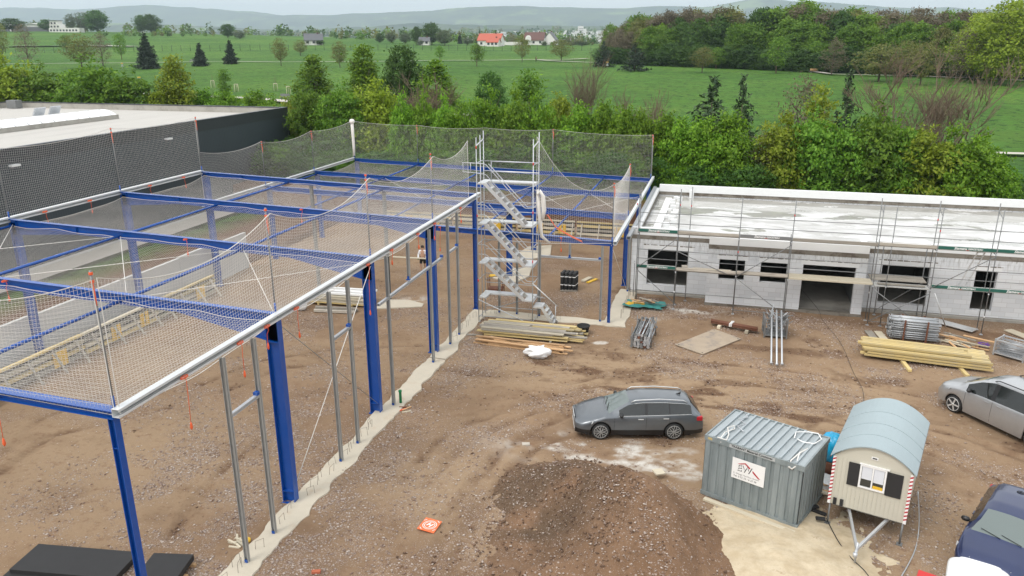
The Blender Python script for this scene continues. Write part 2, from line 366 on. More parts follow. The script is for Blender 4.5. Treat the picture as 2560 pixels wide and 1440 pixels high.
edge = np.abs(YX-1.55-.3*np.sin(YY*.8)); grav = np.maximum(grav, np.exp(-(edge/.95)**2)*((YY > 2) & (YY < 25))*.95*sstep(.3, .55, fbm(YX*.9, YY*.9, 4, 54)))
grav = np.maximum(grav, (1-sstep(2.5, 9, np.hypot(YX+1.8, (YY-6)*.75)))*.95*sstep(.34, .56, fbm(YX*.8, YY*.8, 4, 53)))
grav = np.maximum(grav, .8*np.clip(blob(17.8, 7.5, 2.6, 3)+blob(4.0, 6.6, .5, .5)+blob(5, 28, 3, 2)+blob(9, 27, 2, 1.5)+blob(19, 27, 3, 1.4), 0, 1)*sstep(.3, .55, fbm(YX*.8, YY*.8, 4, 55)))
grav = grav*(1-.7*trk)
me = grid_mesh('yard', YX, YY, H)
for n_, a_ in (('dark', np.maximum(dark, trk)), ('pale', pale), ('tan', tan), ('grav', grav)): attr(me, n_, a_)
def stones(nt, co, scale, lo, hi, c):
    """pebble speckle: voronoi cells, some of them pale stones"""
    v = N(nt, 'ShaderNodeTexVoronoi'); v.inputs['Scale'].default_value = scale; nt.links.new(co, v.inputs['Vector'])
    core = ramp(nt, v.outputs['Distance'], .28, .42, (1, 1, 1), (0, 0, 0))
    s = N(nt, 'ShaderNodeSeparateColor'); nt.links.new(v.outputs['Color'], s.inputs[0])
    return core, s.outputs[0], s.outputs[1]
def dirt_mat(name='dirt', mound=False):
    m, nt, b = nt_new(name); co = objco(nt)
    n1 = noise(nt, .45, 6, .65, co); n2 = noise(nt, 3.2, 6, .7, co); n3 = noise(nt, 17, 4, .7, co)
    c = rgbmix(nt, ramp(nt, n1, .38, .62), (.190, .124, .077), (.282, .192, .122))
    if mound: c = rgbmix(nt, ramp(nt, n1, .38, .62), (.135, .074, .042), (.225, .132, .080))
    if not mound: c = rgbmix(nt, AT(nt, 'tan'), c, (.335, .243, .156))
    c = rgbmix(nt, ramp(nt, n2, .52, .72), c, (.190, .108, .066))
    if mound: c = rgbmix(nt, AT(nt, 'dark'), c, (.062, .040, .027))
    else: c = rgbmix(nt, mathn(nt, 'MULTIPLY', AT(nt, 'dark'), ramp(nt, n2, .22, .48)), c, (.088, .044, .026))
    c = rgbmix(nt, .3, c, rgbmix(nt, n3, (.13, .08, .05), (.34, .245, .16)))
    hs = n3
    for sc, thr, dens in ((24, .60, 1.0), (12, .80, .9), (55, .45, .8)):
        core, r1, r2 = stones(nt, co, sc, 0, 1, None)
        if mound: gate = ramp(nt, r1, .80, .86)
        else:
            g = AT(nt, 'grav'); t = mathn(nt, 'SUBTRACT', 1.0, mathn(nt, 'MULTIPLY', g, dens*.85))
            gate = mathn(nt, 'GREATER_THAN', r1, mathn(nt, 'MAXIMUM', mathn(nt, 'ADD', t, -.018), .12))
        f = mathn(nt, 'MULTIPLY', core, gate)
        sc_ = rgbmix(nt, r2, (.22, .145, .11), (.54, .47, .42))
        c = rgbmix(nt, mathn(nt, 'MULTIPLY', f, .62), c, sc_); hs = mathn(nt, 'ADD', hs, mathn(nt, 'MULTIPLY', f, .8))
    if not mound: c = rgbmix(nt, mathn(nt, 'MULTIPLY', AT(nt, 'pale'), ramp(nt, n2, .3, .55)), c, (.56, .53, .48))
    nt.links.new(c, b.inputs['Base Color']); b.inputs['Roughness'].default_value = .95; b.inputs['Specular IOR Level'].default_value = .06
    nt.links.new(bumpn(nt, hs, .55, .03), b.inputs['Normal']); return m
M['dirt'] = dirt_mat()
tag(link('ground', me, None, M['dirt']), kind='structure')
def yard_h(x, y):
    i = np.clip(np.searchsorted(yx, x), 0, len(yx)-1); j = np.clip(np.searchsorted(yy, y), 0, len(yy)-1); return H[j, i]

# loose stones, thickest along the foundation strip
def pebbles(n, fx, name, zf, smin=.012, smax=.05):
    P = fx(n); n = len(P); ico = np.array([(1,0,0),(-1,0,0),(0,1,0),(0,-1,0),(0,0,.7),(0,0,-.7)], float)
    F = np.array([(0,2,4),(2,1,4),(1,3,4),(3,0,4),(2,0,5),(1,2,5),(3,1,5),(0,3,5)])
    s = (smin+(smax-smin)*rng.random(n)**3)[:, None, None]; a = rng.random(n)*6.28; c, s_ = np.cos(a), np.sin(a)
    B = np.repeat(ico[None], n, 0)*(.6+.8*rng.random((n, 6, 1)))*np.array([1.3, .85, .8]); X = B[:, :, 0]*c[:, None]-B[:, :, 1]*s_[:, None]; Y = B[:, :, 0]*s_[:, None]+B[:, :, 1]*c[:, None]
    V = np.stack([X, Y, B[:, :, 2]], -1)*s; V[:, :, 0] += P[:, 0:1]; V[:, :, 1] += P[:, 1:2]; V[:, :, 2] += zf(P[:, 0], P[:, 1])[:, None] + s[:, :, 0]*.25
    FF = (F[None] + (np.arange(n)*6)[:, None, None]).reshape(-1, 3)
    me = np_mesh(name, V.reshape(-1, 3), FF); attr(me, 'rnd', np.repeat(rng.random(n), 8), 'FACE'); return me
m, nt, b = nt_new('pebble'); r_ = AT(nt, 'rnd'); nt.links.new(rgbmix(nt, ramp(nt, r_, .0, 1.0), (.19, .12, .09), (.52, .45, .40)), b.inputs['Base Color']); b.inputs['Roughness'].default_value = .85
M['pebble'] = m
def scatter(n):
    x = rng.uniform(-10, 24, n*8); y = rng.uniform(1, 30, n*8)
    i = np.clip(np.searchsorted(yx, x), 0, len(yx)-1); j = np.clip(np.searchsorted(yy, y), 0, len(yy)-1)
    w = grav[j, i]**1.6+.02; keep = rng.random(len(x)) < w*.9; return np.stack([x[keep], y[keep]], 1)[:n]
tag(link('gravel', pebbles(48000, scatter, 'gravel', yard_h), None, M['pebble']), kind='stuff')

# dark clods of turned soil
m, nt, b = nt_new('clod'); nt.links.new(rgbmix(nt, AT(nt, 'rnd'), (.075, .042, .026), (.22, .135, .085)), b.inputs['Base Color']); b.inputs['Roughness'].default_value = .95; M['clod'] = m
def sc3(n):
    x = rng.uniform(-9, 24, n*8); y = rng.uniform(1, 30, n*8); i = np.clip(np.searchsorted(yx, x), 0, len(yx)-1); j = np.clip(np.searchsorted(yy, y), 0, len(yy)-1)
    w = np.maximum(dark, trk)[j, i]**1.5+.004; k_ = rng.random(len(x)) < w*.8; return np.stack([x[k_], y[k_]], 1)[:n]
tag(link('soil_clods', pebbles(9000, sc3, 'soil_clods', yard_h, .012, .06), None, M['clod']), kind='stuff')

# spoil heap
mx = np.arange(5.0, 14.6, .07); my = np.arange(2.2, 12.7, .07); MX, MY = np.meshgrid(mx, my)
def gau(cx, cy, rx, ry, a=0):
    c, s_ = math.cos(a), math.sin(a); u = (MX-cx)*c+(MY-cy)*s_; v = -(MX-cx)*s_+(MY-cy)*c; return np.exp(-((u/rx)**2+(v/ry)**2))
MZ = 1.65*gau(10.4, 8.0, 2.2, 1.6, -.5)+1.15*gau(11.2, 5.4, 1.8, 2.2, .3)+.55*gau(8.2, 9.9, 1.7, 1.3)+.5*gau(9.3, 5.0, 1.6, 1.7)-.35*gau(8.3, 7.0, 1.0, .9)+.35*gau(8.3, 6.8, 2.2, 3.0)-.22
MZ += (fbm(MX*1.1, MY*1.1, 5, 61)-.47)*(.30+.35*sstep(-.1, .6, MZ)) + (fbm(MX*6, MY*6, 3, 62)-.45)*.09
MZ = np.where(MZ < -.12, -.12, MZ)
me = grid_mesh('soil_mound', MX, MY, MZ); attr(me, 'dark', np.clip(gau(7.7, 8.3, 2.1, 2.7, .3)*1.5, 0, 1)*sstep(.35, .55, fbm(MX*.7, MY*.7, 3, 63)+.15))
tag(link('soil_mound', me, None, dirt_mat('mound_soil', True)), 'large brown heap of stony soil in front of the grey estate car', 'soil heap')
def mz(x, y): i = np.clip(np.searchsorted(mx, x), 0, len(mx)-1); j = np.clip(np.searchsorted(my, y), 0, len(my)-1); return MZ[j, i]
def sc2(n):
    x = rng.uniform(5.2, 14.4, n*3); y = rng.uniform(2.4, 12.5, n*3); k_ = (mz(x, y) > .04) & (rng.random(len(x)) < .25+.75*sstep(.45, .6, fbm(x*.8, y*.8, 3, 64))); return np.stack([x[k_], y[k_]], 1)[:n]
tag(link('heap_gravel', pebbles(5000, sc2, 'heap_gravel', mz, .012, .045), None, M['pebble']), kind='stuff')
def sc4(n):
    x = rng.uniform(5.0, 14.6, n*3); y = rng.uniform(2.2, 12.7, n*3); k_ = (mz(x, y) > -.08) & (rng.random(len(x)) < .25+.75*sstep(.42, .62, fbm(x*.7, y*.7, 3, 65))); return np.stack([x[k_], y[k_]], 1)[:n]
tag(link('heap_clods', pebbles(4200, sc4, 'heap_clods', lambda x, y: np.maximum(mz(x, y), 0), .015, .06), None, M['clod']), kind='stuff')
# pale sand spread
sx = np.arange(12.4, 18.4, .06); sy = np.arange(3.6, 11.4, .06); SX, SY = np.meshgrid(sx, sy)
d = np.hypot((SX-14.9)/2.0, (SY-7.4)/2.9)+ (fbm(SX*1.2, SY*1.2, 4, 71)-.47)*.6+(fbm(SX*5, SY*5, 3, 74)-.45)*.35
SZ = .16*(1-d)+.03+.09*(fbm(SX*2.2, SY*2.2, 4, 72)-.45)
m, nt, b = nt_new('sand'); co = objco(nt); c = rgbmix(nt, ramp(nt, noise(nt, 1.3, 6, .7, co), .4, .62), (.44, .355, .235), (.56, .475, .34)); c = rgbmix(nt, ramp(nt, noise(nt, 2.6, 6, .8, co), .6, .7), c, (.36, .27, .17))
nt.links.new(c, b.inputs['Base Color']); b.inputs['Roughness'].default_value = .95; nt.links.new(bumpn(nt, noise(nt, 7, 5, .7, co), .5, .04), b.inputs['Normal'])
tag(link('sand', grid_mesh('sand', SX, SY, SZ), None, m), kind='structure')

PV = np.array([[-28.3, -26.2]]); YV = np.arange(-10, 46, 2.0); XV = np.repeat(PV, len(YV), 0); YVV = np.repeat(YV[:, None], 2, 1)
tag(link('path', grid_mesh('path', XV, YVV, TZ(XV, YVV)*0+.62), None, M['path']), kind='structure')
# ---------------------------------------------------------------- hills and far plain woods
def ridge(pts, y, depth, z0, colr):
    xs = np.array([p[0] for p in pts], float); zs = np.array([p[1] for p in pts], float)
    x = np.linspace(xs[0], xs[-1], 420); top = np.interp(x, xs, zs); top = np.convolve(np.pad(top, 6, 'edge'), np.ones(13)/13, 'valid')
    rows = []; s = np.linspace(0, 1, 26)
    X = np.repeat(x[None], len(s), 0); Y = y + (s[:, None]-.55)*depth + 0*X; prof = np.sin(np.clip(s/.55, 0, 1)*math.pi/2)**1.15*(s <= .55) + np.cos(np.clip((s-.55)/.45, 0, 1)*math.pi/2)*(s > .55)
    Z = z0 + (top[None]-z0)*prof[:, None]*(.82+.36*fbm(X/depth*3, Y/depth*3, 4, 81)*(1-np.exp(-((s[:, None]-.55)/.06)**2)) + .0) 
    Z = np.maximum(Z, z0) + fbm(X/60, Y/60, 2, 82)*8*(prof[:, None] > .3)
    tag(link('hills', grid_mesh('hills', X, Y, Z), None, colr), kind='structure')
m, nt, b = nt_new('forest_hills'); co = objco(nt)
c = rgbmix(nt, ramp(nt, noise(nt, .0045, 8, .75, co), .42, .58), (.016, .034, .014), (.075, .105, .036)); c = rgbmix(nt, ramp(nt, noise(nt, .0016, 5, .65, co), .56, .62), c, (.16, .22, .07))
nt.links.new(c, b.inputs['Base Color']); b.inputs['Roughness'].default_value = 1; b.inputs['Specular IOR Level'].default_value = 0; M['hill'] = m
RIDGES = [([(-10567.13, 432.84), (-8635.71, 450.26), (-7748.49, 420.45), (-6895.85, 418.16), (-6188.83, 413.12), (-5720.58, 373.02), (-5112.14, 332.15), (-4769.79, 274.41), (-4424.35, 312.04), (-4041.8, 319.97), (-3392.61, 352.2), (-2511.28, 368.02), (-1677.22, 349.34), (-1315.45, 329.76), (-885.56, 338.9), (-542.77, 341.59), (-131.88, 311.16), (46.05, 361.91), (223.3, 387.35), (749.21, 379.28), (1094.08, 336.63), (1429.5, 311.73), (1912.28, 318.54), (2133.83, 308.92), (2327.38, 263.87), (2420.82, 256.23), (3429.95, 219.25)], 8000, 3000), ([(-6112.87, 149.26), (-4992.36, 161.98), (-4307.14, 161.19), (-3729.3, 143.43), (-3301.7, 122.59), (-2947.79, 110.22), (-2607.9, 74.33), (-2329.23, 87.03), (-2058.61, 104.0), (-1795.94, 125.03), (-1541.79, 118.43), (-1294.33, 107.56), (-1077.03, 103.74), (-725.92, 94.68), (-278.36, 87.34), (549.81, 97.76), (1989.49, 86.63)], 4600, 1400), ([(-4001.49, 61.86), (-2605.1, 58.19), (-2077.3, 58.62), (-1626.36, 46.78), (-1272.32, 51.15), (-937.95, 52.33), (-469.37, 52.57), (235.71, 43.19), (1308.78, 37.52)], 3000, 700)]
for pts, y, dep in RIDGES: ridge(pts, y, dep, -30, M['hill'])
# ---------------------------------------------------------------- steel hall
U = [0.0, 6.45, 12.9, 19.35, 25.8]          # frames of the tall wing along +y
W1 = -16.6
def zr(x): return 6.40 - x*0.03              # top of the rafters, rising to the far eave
U2 = [25.6, 32.1, 38.5, 45.0]               # frames of the low wing
R2 = 7.3
def z2(x): return 4.36 + (R2-x)*0.0265
hall = empty('steel_hall_frame', (0, 0, 0), 0, 'bolted blue steel frame of a two-wing hall under safety nets, without roof or walls', 'steel frame')
def icol(name, x, y, z1, h=.42, b=.25, axis='x', parent=hall, z0=0.0, mt='blue'):
    m = MB(); t, tf = .012, .02
    if axis == 'x':
        m.box((x-h/2+tf, y-t/2, z0+.02), (x+h/2-tf, y+t/2, z1)); m.box((x-h/2, y-b/2, z0+.02), (x-h/2+tf, y+b/2, z1)); m.box((x+h/2-tf, y-b/2, z0+.02), (x+h/2, y+b/2, z1))
        for z in (.42, z1-.75): m.box((x-h/2+tf, y-b/2+.01, z), (x+h/2-tf, y+b/2-.01, z+.016))
    else:
        m.box((x-t/2, y-h/2+tf, z0+.02), (x+t/2, y+h/2-tf, z1)); m.box((x-b/2, y-h/2, z0+.02), (x+b/2, y-h/2+tf, z1)); m.box((x-b/2, y+h/2-tf, z0+.02), (x+b/2, y+h/2, z1))
    o = m.build(name, M[mt], parent)
    p = MB(); p.box((x-h/2-.05, y-b/2-.05, z0-.02), (x+h/2+.05, y+b/2+.05, z0+.022))
    for sx in (-1, 1):
        for sy in (-1, 1): p.tube([(x+sx*(h/2-.06), y+sy*.07, z0+.02), (x+sx*(h/2-.06), y+sy*.07, z0+.075)], .014)
    p.build('base_plate', M[mt], o); return o
def rafter(y, xa, za, xb, zb, h=.33, hA=.0, hB=.0, L=2.6, bf=.19, parent=hall, mid=()):
    """I-section rafter in the x-z plane, deepened to hA / hB at its ends"""
    m = MB(); n = 40; xs = [xa+(xb-xa)*i/n for i in range(n+1)]
    def zt(x): return za+(zb-za)*(x-xa)/(xb-xa)
    def dp(x):
        d = h
        if hA: d = max(d, hA+(h-hA)*min(1, abs(x-xa)/L))
        if hB: d = max(d, hB+(h-hB)*min(1, abs(x-xb)/L))
        for (c, hh, l) in mid: d = max(d, hh+(h-hh)*min(1, abs(x-c)/l))
        return d
    xs = sorted(set(xs+[xa+math.copysign(L, xb-xa), xb-math.copysign(L, xb-xa)]))
    m.prism([(x, y-.006, zt(x)-.016) for x in xs]+[(x, y-.006, zt(x)-dp(x)+.016) for x in reversed(xs)], (0, .012, 0))
    m.bar((xa, y, zt(xa)-.008), (xb, y, zt(xb)-.008), bf, .016)
    for p, q in zip(xs[:-1], xs[1:]): m.bar((p, y, zt(p)-dp(p)+.008), (q, y, zt(q)-dp(q)+.008), bf, .016)
    if hA: # inner haunch flange
        m.bar((xa+.3*math.copysign(1, xb-xa), y-.01, zt(xa)-h), (xa+math.copysign(L, xb-xa), y-.01, zt(xa+math.copysign(L, xb-xa))-h+.02), bf*.95, .014)
    for x in ((xa+math.copysign(.34, xb-xa)), xa+math.copysign(L, xb-xa)):
        m.box((x-.012, y-bf/2+.008, zt(x)-dp(x)+.02), (x+.012, y+bf/2-.008, zt(x)-.02))
    o = m.build('rafter', M['blue'], parent); return o
# tall wing
for i, u in enumerate(U):
    edge = i in (0, 4)
    if i == 0:
        rafter(u, W1, zr(W1), 0, zr(0), h=.2, bf=.26)
    elif i == 4:
        rafter(u, W1, zr(W1), 0, zr(0), h=.26, bf=.22)
    else:
        rafter(u, W1, zr(W1), 0.02, zr(0), h=.34, hA=.68, hB=.95, L=3.4)
    if i == 0: icol('column', -.10, u, zr(0)-.2, .17, .17)
    else: icol('column', -.16, u, zr(0)-(.16 if i < 4 else .3), .42 if i < 4 else .2, .25 if i < 4 else .18)
    if i: icol('column', W1+.18, u, zr(W1)-.16, .36, .22)
    # short lugs the net poles plug into
for i in range(4):
    for x in (-11.0, -5.35):
        m = MB(); m.tube([(x, U[i]+.12, zr(x)-.19), (x, U[i+1]-.12, zr(x)-.19)], .057, 10); m.build('strut', M['blue'], hall)
m = MB(); m.tube([(W1+.2, U[1], zr(W1)-.25), (W1+.2, U[2]-.1, zr(W1)-.25)], .057, 10); m.build('strut', M['blue'], hall)
def rod(p, q, r=.011, mt='rope_white'):
    m = MB(); m.tube([p, q], r, 5); m.build('brace_rod', M[mt], hall)
for (xa, xb) in ((W1+.2, -11.0), (-11.0, -5.35), (-5.35, -.1)):
    rod((xa, U[2]-.1, zr(xa)-.2), (xb, U[1]+.1, zr(xb)-.2)); rod((xb, U[2]-.1, zr(xb)-.2), (xa, U[1]+.1, zr(xa)-.2))
rod((-.02, U[1]+.05, 6.05), (-.02, U[2]-.12, .45), .011, 'galv_dark'); rod((-.02, U[1]+.12, .55), (-.02, U[2]-.05, 6.05), .014)
# eave channels
def chan(name, p, q, w=.15, h=.2, mt='galv', up=(0, 0, 1)):
    m = MB(); p_, q_, d, s_, u_ = frame(p, q, up)
    m.bar(p_+u_*h/2, q_+u_*h/2, w, .012, up); m.bar(p_-u_*h/2, q_-u_*h/2, w, .012, up); m.bar(p_-s_*(w/2-.006), q_-s_*(w/2-.006), .012, h-.014, up)
    m.bar(p_+s_*(w/2-.006)-u_*(h/2-.03), q_+s_*(w/2-.006)-u_*(h/2-.03), .012, .04, up); m.bar(p_+s_*(w/2-.006)+u_*(h/2-.03), q_+s_*(w/2-.006)+u_*(h/2-.03), .012, .04, up)
    return m.build(name, M[mt], hall)
chan('eave_channel', (.09, -.12, 6.36), (.09, 25.9, 6.36), .19, .19, 'galv_bright')
chan('eave_channel', (W1-.09, -.12, zr(W1)-.03), (W1-.09, 25.9, zr(W1)-.03), .19, .19, 'galv_bright')
# galvanised wall posts: two back-to-back channels, and their girts
def post(x, y, z1, z0=0, dark_y=True):
    m = MB(); m.bar((x, y, z0), (x, y, z1), .11, .012, (0, 1, 0)) if False else m.box((x-.055, y-.006, z0), (x+.055, y+.006, z1))
    m.box((x-.055, y-.06, z0), (x-.043, y+.06, z1)); m.box((x+.043, y-.06, z0), (x+.055, y+.06, z1))
    o = m.build('wall_post', M['post_steel'], hall)
    f = MB(); f.cbox((x, y-.07, z0+.012), (.16, .16, .02)); f.cbox((x+.0, y-.07, z0+.08), (.09, .02, .14)); f.build('foot_bracket', M['blue'], o); return o
for y in (3.39, 4.78, 9.07, 10.39, 13.6, 18.1, 20.41, 21.74): post(.27, y, 6.26)
post(.27, 15.7, 6.26, 4.72)
def girt(p, q, z):
    o = chan('girt', (p[0], p[1], z), (q[0], q[1], z), .10, .09)
    m = MB(); e = Vector((q[0]-p[0], q[1]-p[1], 0)).normalized()
    m.cbox((q[0]-e.x*.06, q[1]-e.y*.06, z+.09), (.13, .13, .10)); m.build('angle_bracket', M['blue'], o)
girt((.27, 3.45), (.27, 4.72), 4.58); girt((.27, 9.13), (.27, 10.33), 4.58); girt((.27, 12.7), (.27, 19.6), 4.6); girt((.27, 20.47), (.27, 21.68), 4.6)
for (xa, ya) in ((-9.8, 26), (-5.4, 26)): icol('column', xa, ya, zr(xa)-.3, .16, .16, 'y', mt='galv_dark')
for (xa, ya) in ((-10.9, 12.9), (-5.6, 12.9)): pass
# low wing
for i, u in enumerate(U2):
    if i == 0: rafter(u, W1, z2(W1), R2, z2(R2), h=.26, bf=.24)
    elif i == 3: rafter(u, W1, z2(W1), R2, z2(R2), h=.30, bf=.2)
    else: rafter(u, W1, z2(W1), R2, z2(R2), h=.34, bf=.19, mid=((0, .72, 2.4),))
    if i == 0: icol('column', R2-.08, u-.3, z2(R2)-.2, .15, .15)
    else: icol('column', R2-.15, u, z2(R2)-.25, .26, .18)
    if i: icol('column', W1+.18, u, z2(W1)-.2, .3, .2)
    if 0 < i < 3: icol('column', 0, u, z2(0)-.4, .34, .22)
icol('column', -.1, 31.2, 4.2, .17, .17) if False else None
for i in range(3):
    for x in (-11.0, -5.4, 0.0, 3.85):
        m = MB(); m.tube([(x, U2[i]+.1, z2(x)-.12), (x, U2[i+1]-.1, z2(x)-.12)], .057, 10); m.build('strut', M['blue'], hall)
m = MB(); m.tube([(W1+.2, U2[0]+.1, z2(W1)-.22), (W1+.2, U2[2]-.1, z2(W1)-.22)], .057, 10); m.build('strut', M['blue'], hall)
for (xa, xb) in ((-11, -5.4), (0, 3.85), (3.85, R2-.2)):
    rod((xa, U2[2]-.1, z2(xa)-.15), (xb, U2[1]+.1, z2(xb)-.15)); rod((xb, U2[2]-.1, z2(xb)-.15), (xa, U2[1]+.1, z2(xa)-.15))
chan('eave_channel', (R2+.1, 25.2, z2(R2)-.02), (R2+.1, 45.6, z2(R2)-.02), .17, .18, 'galv_bright'); chan('eave_channel', (W1-.09, 25.6, z2(W1)-.03), (W1-.09, 45.1, z2(W1)-.03), .17, .18, 'galv_bright')
chan('girt', (R2+.33, 29, 3.72), (R2+.33, 44.9, 3.72), .2, .16)
for x, z1, z0 in ((1.29, 4.0, 0), (2.27, 4.0, 0), (3.5, 4.1, 0), (6.76, 4.1, 0), (5.08, 4.15, 3.4)): post(x, 25.42, z1, z0)
girt((3.56, 25.42), (6.7, 25.42), 3.36)
for y in (30.9, 31.3): post(R2+.2, y, 3.66)
rod((R2-.1, 25.4, 4.2), (7.45, 30.6, .3))

# foundation strip with its starter bars
fs = MB()
def strip(pts, w0, w1, seed):
    n = len(pts); tops = []
    for i, (x, y) in enumerate(pts):
        a = pts[max(i-1, 0)]; b_ = pts[min(i+1, n-1)]; d = Vector((b_[0]-a[0], b_[1]-a[1])).normalized(); nn = Vector((-d.y, d.x))
        jl = (float(fbm(i*.31, seed, 3, 91))-.45)*.28; jr = (float(fbm(i*.27, seed+7, 4, 92))-.45)*.4
        l = Vector((x, y))+nn*(w0+jl); r = Vector((x, y))-nn*(w1+jr); tops.append((l, r))
    for i in range(n-1):
        (l0, r0), (l1, r1) = tops[i], tops[i+1]
        v = [(l0.x, l0.y, .07), (r0.x, r0.y, .05), (r1.x, r1.y, .05), (l1.x, l1.y, .07), (l0.x-.05, l0.y, -.2), (r0.x+.05, r0.y, -.2), (r1.x+.05, r1.y, -.2), (l1.x-.05, l1.y, -.2)]
        fs.add(v, [(0, 3, 2, 1), (0, 4, 7, 3), (1, 2, 6, 5)] + ([(0, 1, 5, 4)] if i == 0 else []) + ([(3, 7, 6, 2)] if i == n-2 else []), 0)
strip([(.12, y) for y in np.arange(1.2, 18.6, .18)], .26, .55, 1)
strip([(.12, y) for y in np.arange(18.6, 25.6, .3)], .28, .58, 2)
strip([(x, 25.25) for x in np.arange(.6, 7.9, .3)], .35, .45, 3)
strip([(7.55, y) for y in np.arange(24.9, 31.3, .3)], .55, .55, 4)
found = fs.build('foundation_strip', M['strip'], None); tag(found, 'pale cast concrete foundation strip under the wall posts with bent starter bars', 'foundation')
def hoop(x, y, a, h=.34, w=.26, lean=0.0):
    m = MB(); c, s_ = math.cos(a), math.sin(a)
    m.tube([(x-c*w/2, y-s_*w/2, 0), (x-c*w/2+lean, y-s_*w/2, h), (x+c*w/2+lean, y+s_*w/2, h+.03), (x+c*w/2, y+s_*w/2, 0)], .006, 5); m.build('starter_bar', M['rebar'], found)
for k, y in enumerate([2.4, 3.0, 3.15, 4.0, 5.3, 5.9, 6.9, 7.35, 7.8, 8.25, 8.75, 9.4, 9.8, 10.15, 10.9, 11.5, 11.7, 20.9, 21.4, 22.4, 22.9, 23.6, 24.3]): hoop(.2+.12*math.sin(k*2.3), y, R_(70+30*math.sin(k*1.7)), .32+.05*math.sin(k), .24, .04*math.sin(k*3))
for k, y in enumerate([26.2, 27.0, 27.8, 28.6, 29.4, 30.1]): hoop(7.75, y, R_(80), .5, .1)
for k, x in enumerate([1.0, 1.3, 3.1, 4.6]): hoop(x, 25.1, R_(20), .25, .2)
# loose concrete lumps cast on the yard round the inner columns
def slab(name, poly, h, mt, label, cat):
    m = MB(); m.prism([(x, y, -.05) for x, y in poly], (0, 0, h+.05)); return tag(m.build(name, M[mt], None, .02), label, cat)
slab('concrete_pad', [(-5.6, 24.2), (-5.3, 25.9), (-4.2, 26.1), (-3.2, 25.7), (-3.1, 25.2), (-4.4, 24.7)], .07, 'strip', 'flat pale concrete pad on the dirt beside the white bars on the board stack', 'concrete pad')
slab('concrete_pad', [(-.9, 31.4), (-.2, 33.8), (.9, 34.4), (1.2, 32.3), (.7, 30.9)], .08, 'strip', 'pale concrete pad round the blue inner column behind the stair tower', 'concrete pad')
slab('concrete_pad', [(-1.0, 36.4), (-.6, 39.4), (.9, 40.2), (1.4, 37.6), (.4, 36.2)], .08, 'strip', 'farthest pale concrete pad, round the rear inner column', 'concrete pad')

# ---------------------------------------------------------------- nets (real cords)
def cords(lines, r):
    """lines: list of (n,3) arrays -> one mesh of three-sided cords"""
    Vs = []; Fs = []; b = 0
    for L in lines:
        L = np.asarray(L, float); n = len(L); d = np.gradient(L, axis=0); d /= np.linalg.norm(d, axis=1)[:, None]+1e-9
        ref = np.where(np.abs(d[:, 2:3]) < .8, np.array([[0, 0, 1.]]), np.array([[1., 0, 0]])); s_ = np.cross(d, ref); s_ /= np.linalg.norm(s_, axis=1)[:, None]; u_ = np.cross(s_, d)
        ring = np.stack([L + r*(s_*math.cos(a)+u_*math.sin(a)) for a in (0.5, 2.6, 4.7)], 1); Vs.append(ring.reshape(-1, 3))
        i = np.arange(n-1)[:, None]*3; k_ = np.arange(3)[None]; k2 = (k_+1) % 3
        Fs.append((np.stack([i+k_, i+3+k_, i+3+k2, i+k2], -1).reshape(-1, 4))+b); b += 3*n
    return np.concatenate(Vs), np.concatenate(Fs)
NETR = .0030
def net(name, surf, Lu, Lv, label, cell=.1, seg=.32, rope=True, ropesides='uv', r=NETR):
    """surf(s,t) -> xyz arrays, s and t in 0..1; Lu, Lv the lengths along s and t"""
    nu, nv = max(2, int(Lu/cell)), max(2, int(Lv/cell)); su, sv = max(3, int(Lu/seg)), max(3, int(Lv/seg)); ls = []
    for i in range(nv+1): s_ = np.linspace(0, 1, su); ls.append(np.stack(surf(s_, np.full(su, i/nv)), -1))
    for i in range(nu+1): t_ = np.linspace(0, 1, sv); ls.append(np.stack(surf(np.full(sv, i/nu), t_), -1))
    V, F = cords(ls, r); o = link(name, np_mesh(name, V, F, True), None, M['net'])
    tag(o, label, 'safety net', 'safety nets of the steel hall')
    es = []
    q = np.linspace(0, 1, su*2)
    if 'u' in ropesides: es += [np.stack(surf(q, 0*q+v), -1) for v in (0, 1)]
    if 'T' in ropesides: es += [np.stack(surf(q, 0*q+1), -1)]
    if 'v' in ropesides: es += [np.stack(surf(0*q+v, q), -1) for v in (0, 1)]
    if es: V, F = cords(es, .013); link('border_rope', np_mesh('border_rope', V, F, True), o, M['rope_white'])
    return o
def roofnet(y0, y1, xa, xb, zf, label, sag=.45, drop=.25, seed=1):
    L = abs(xb-xa)
    def surf(s_, t):
        x = xa+(xb-xa)*s_; e = np.abs(np.sin(s_*L/2.3*math.pi))**1.0
        ins = .07*e; y = y0+ins+(y1-y0-2*ins)*t
        z = zf(x)-drop - sag*(4*t*(1-t))**.8*(4*np.clip(s_, .02, .98)*(1-np.clip(s_, .02, .98)))**.35 + .10*(vnoise(x*.7, y*.7, seed)-.5) - .02*e*(1-4*t*(1-t))
        return x, y, z
    return net('roof_net', surf, L, y1-y0, label)
lab = ['near gable', 'bay with crossed white brace rods', 'second bay behind the gable', 'rear bay of the tall wing']
for i, l_ in enumerate(['roof net sagging in the bay nearest the camera, beside the gable beam', 'roof net sagging in the bay with the crossed white brace rods', 'roof net hanging in the third bay of the tall wing', 'roof net hanging in the rearmost bay of the tall wing']):
    roofnet(U[i]+.1, U[i+1]-.1, W1+.15, -.1, zr, l_, .42+.06*i, .22, i)
for i, l_ in enumerate(['roof net over the front bay of the low wing, behind the stair tower', 'roof net over the middle bay of the low wing', 'roof net along the rear beam of the low wing before the hedge']):
    if i == 0: roofnet(U2[0]+.25, U2[1]-.1, W1+.15, .2, z2, l_, .4, .25, 10)
    else: roofnet(U2[i]+.1, U2[i+1]-.1, W1+.15, R2-.15, z2, l_, .5, .25, 11+i)
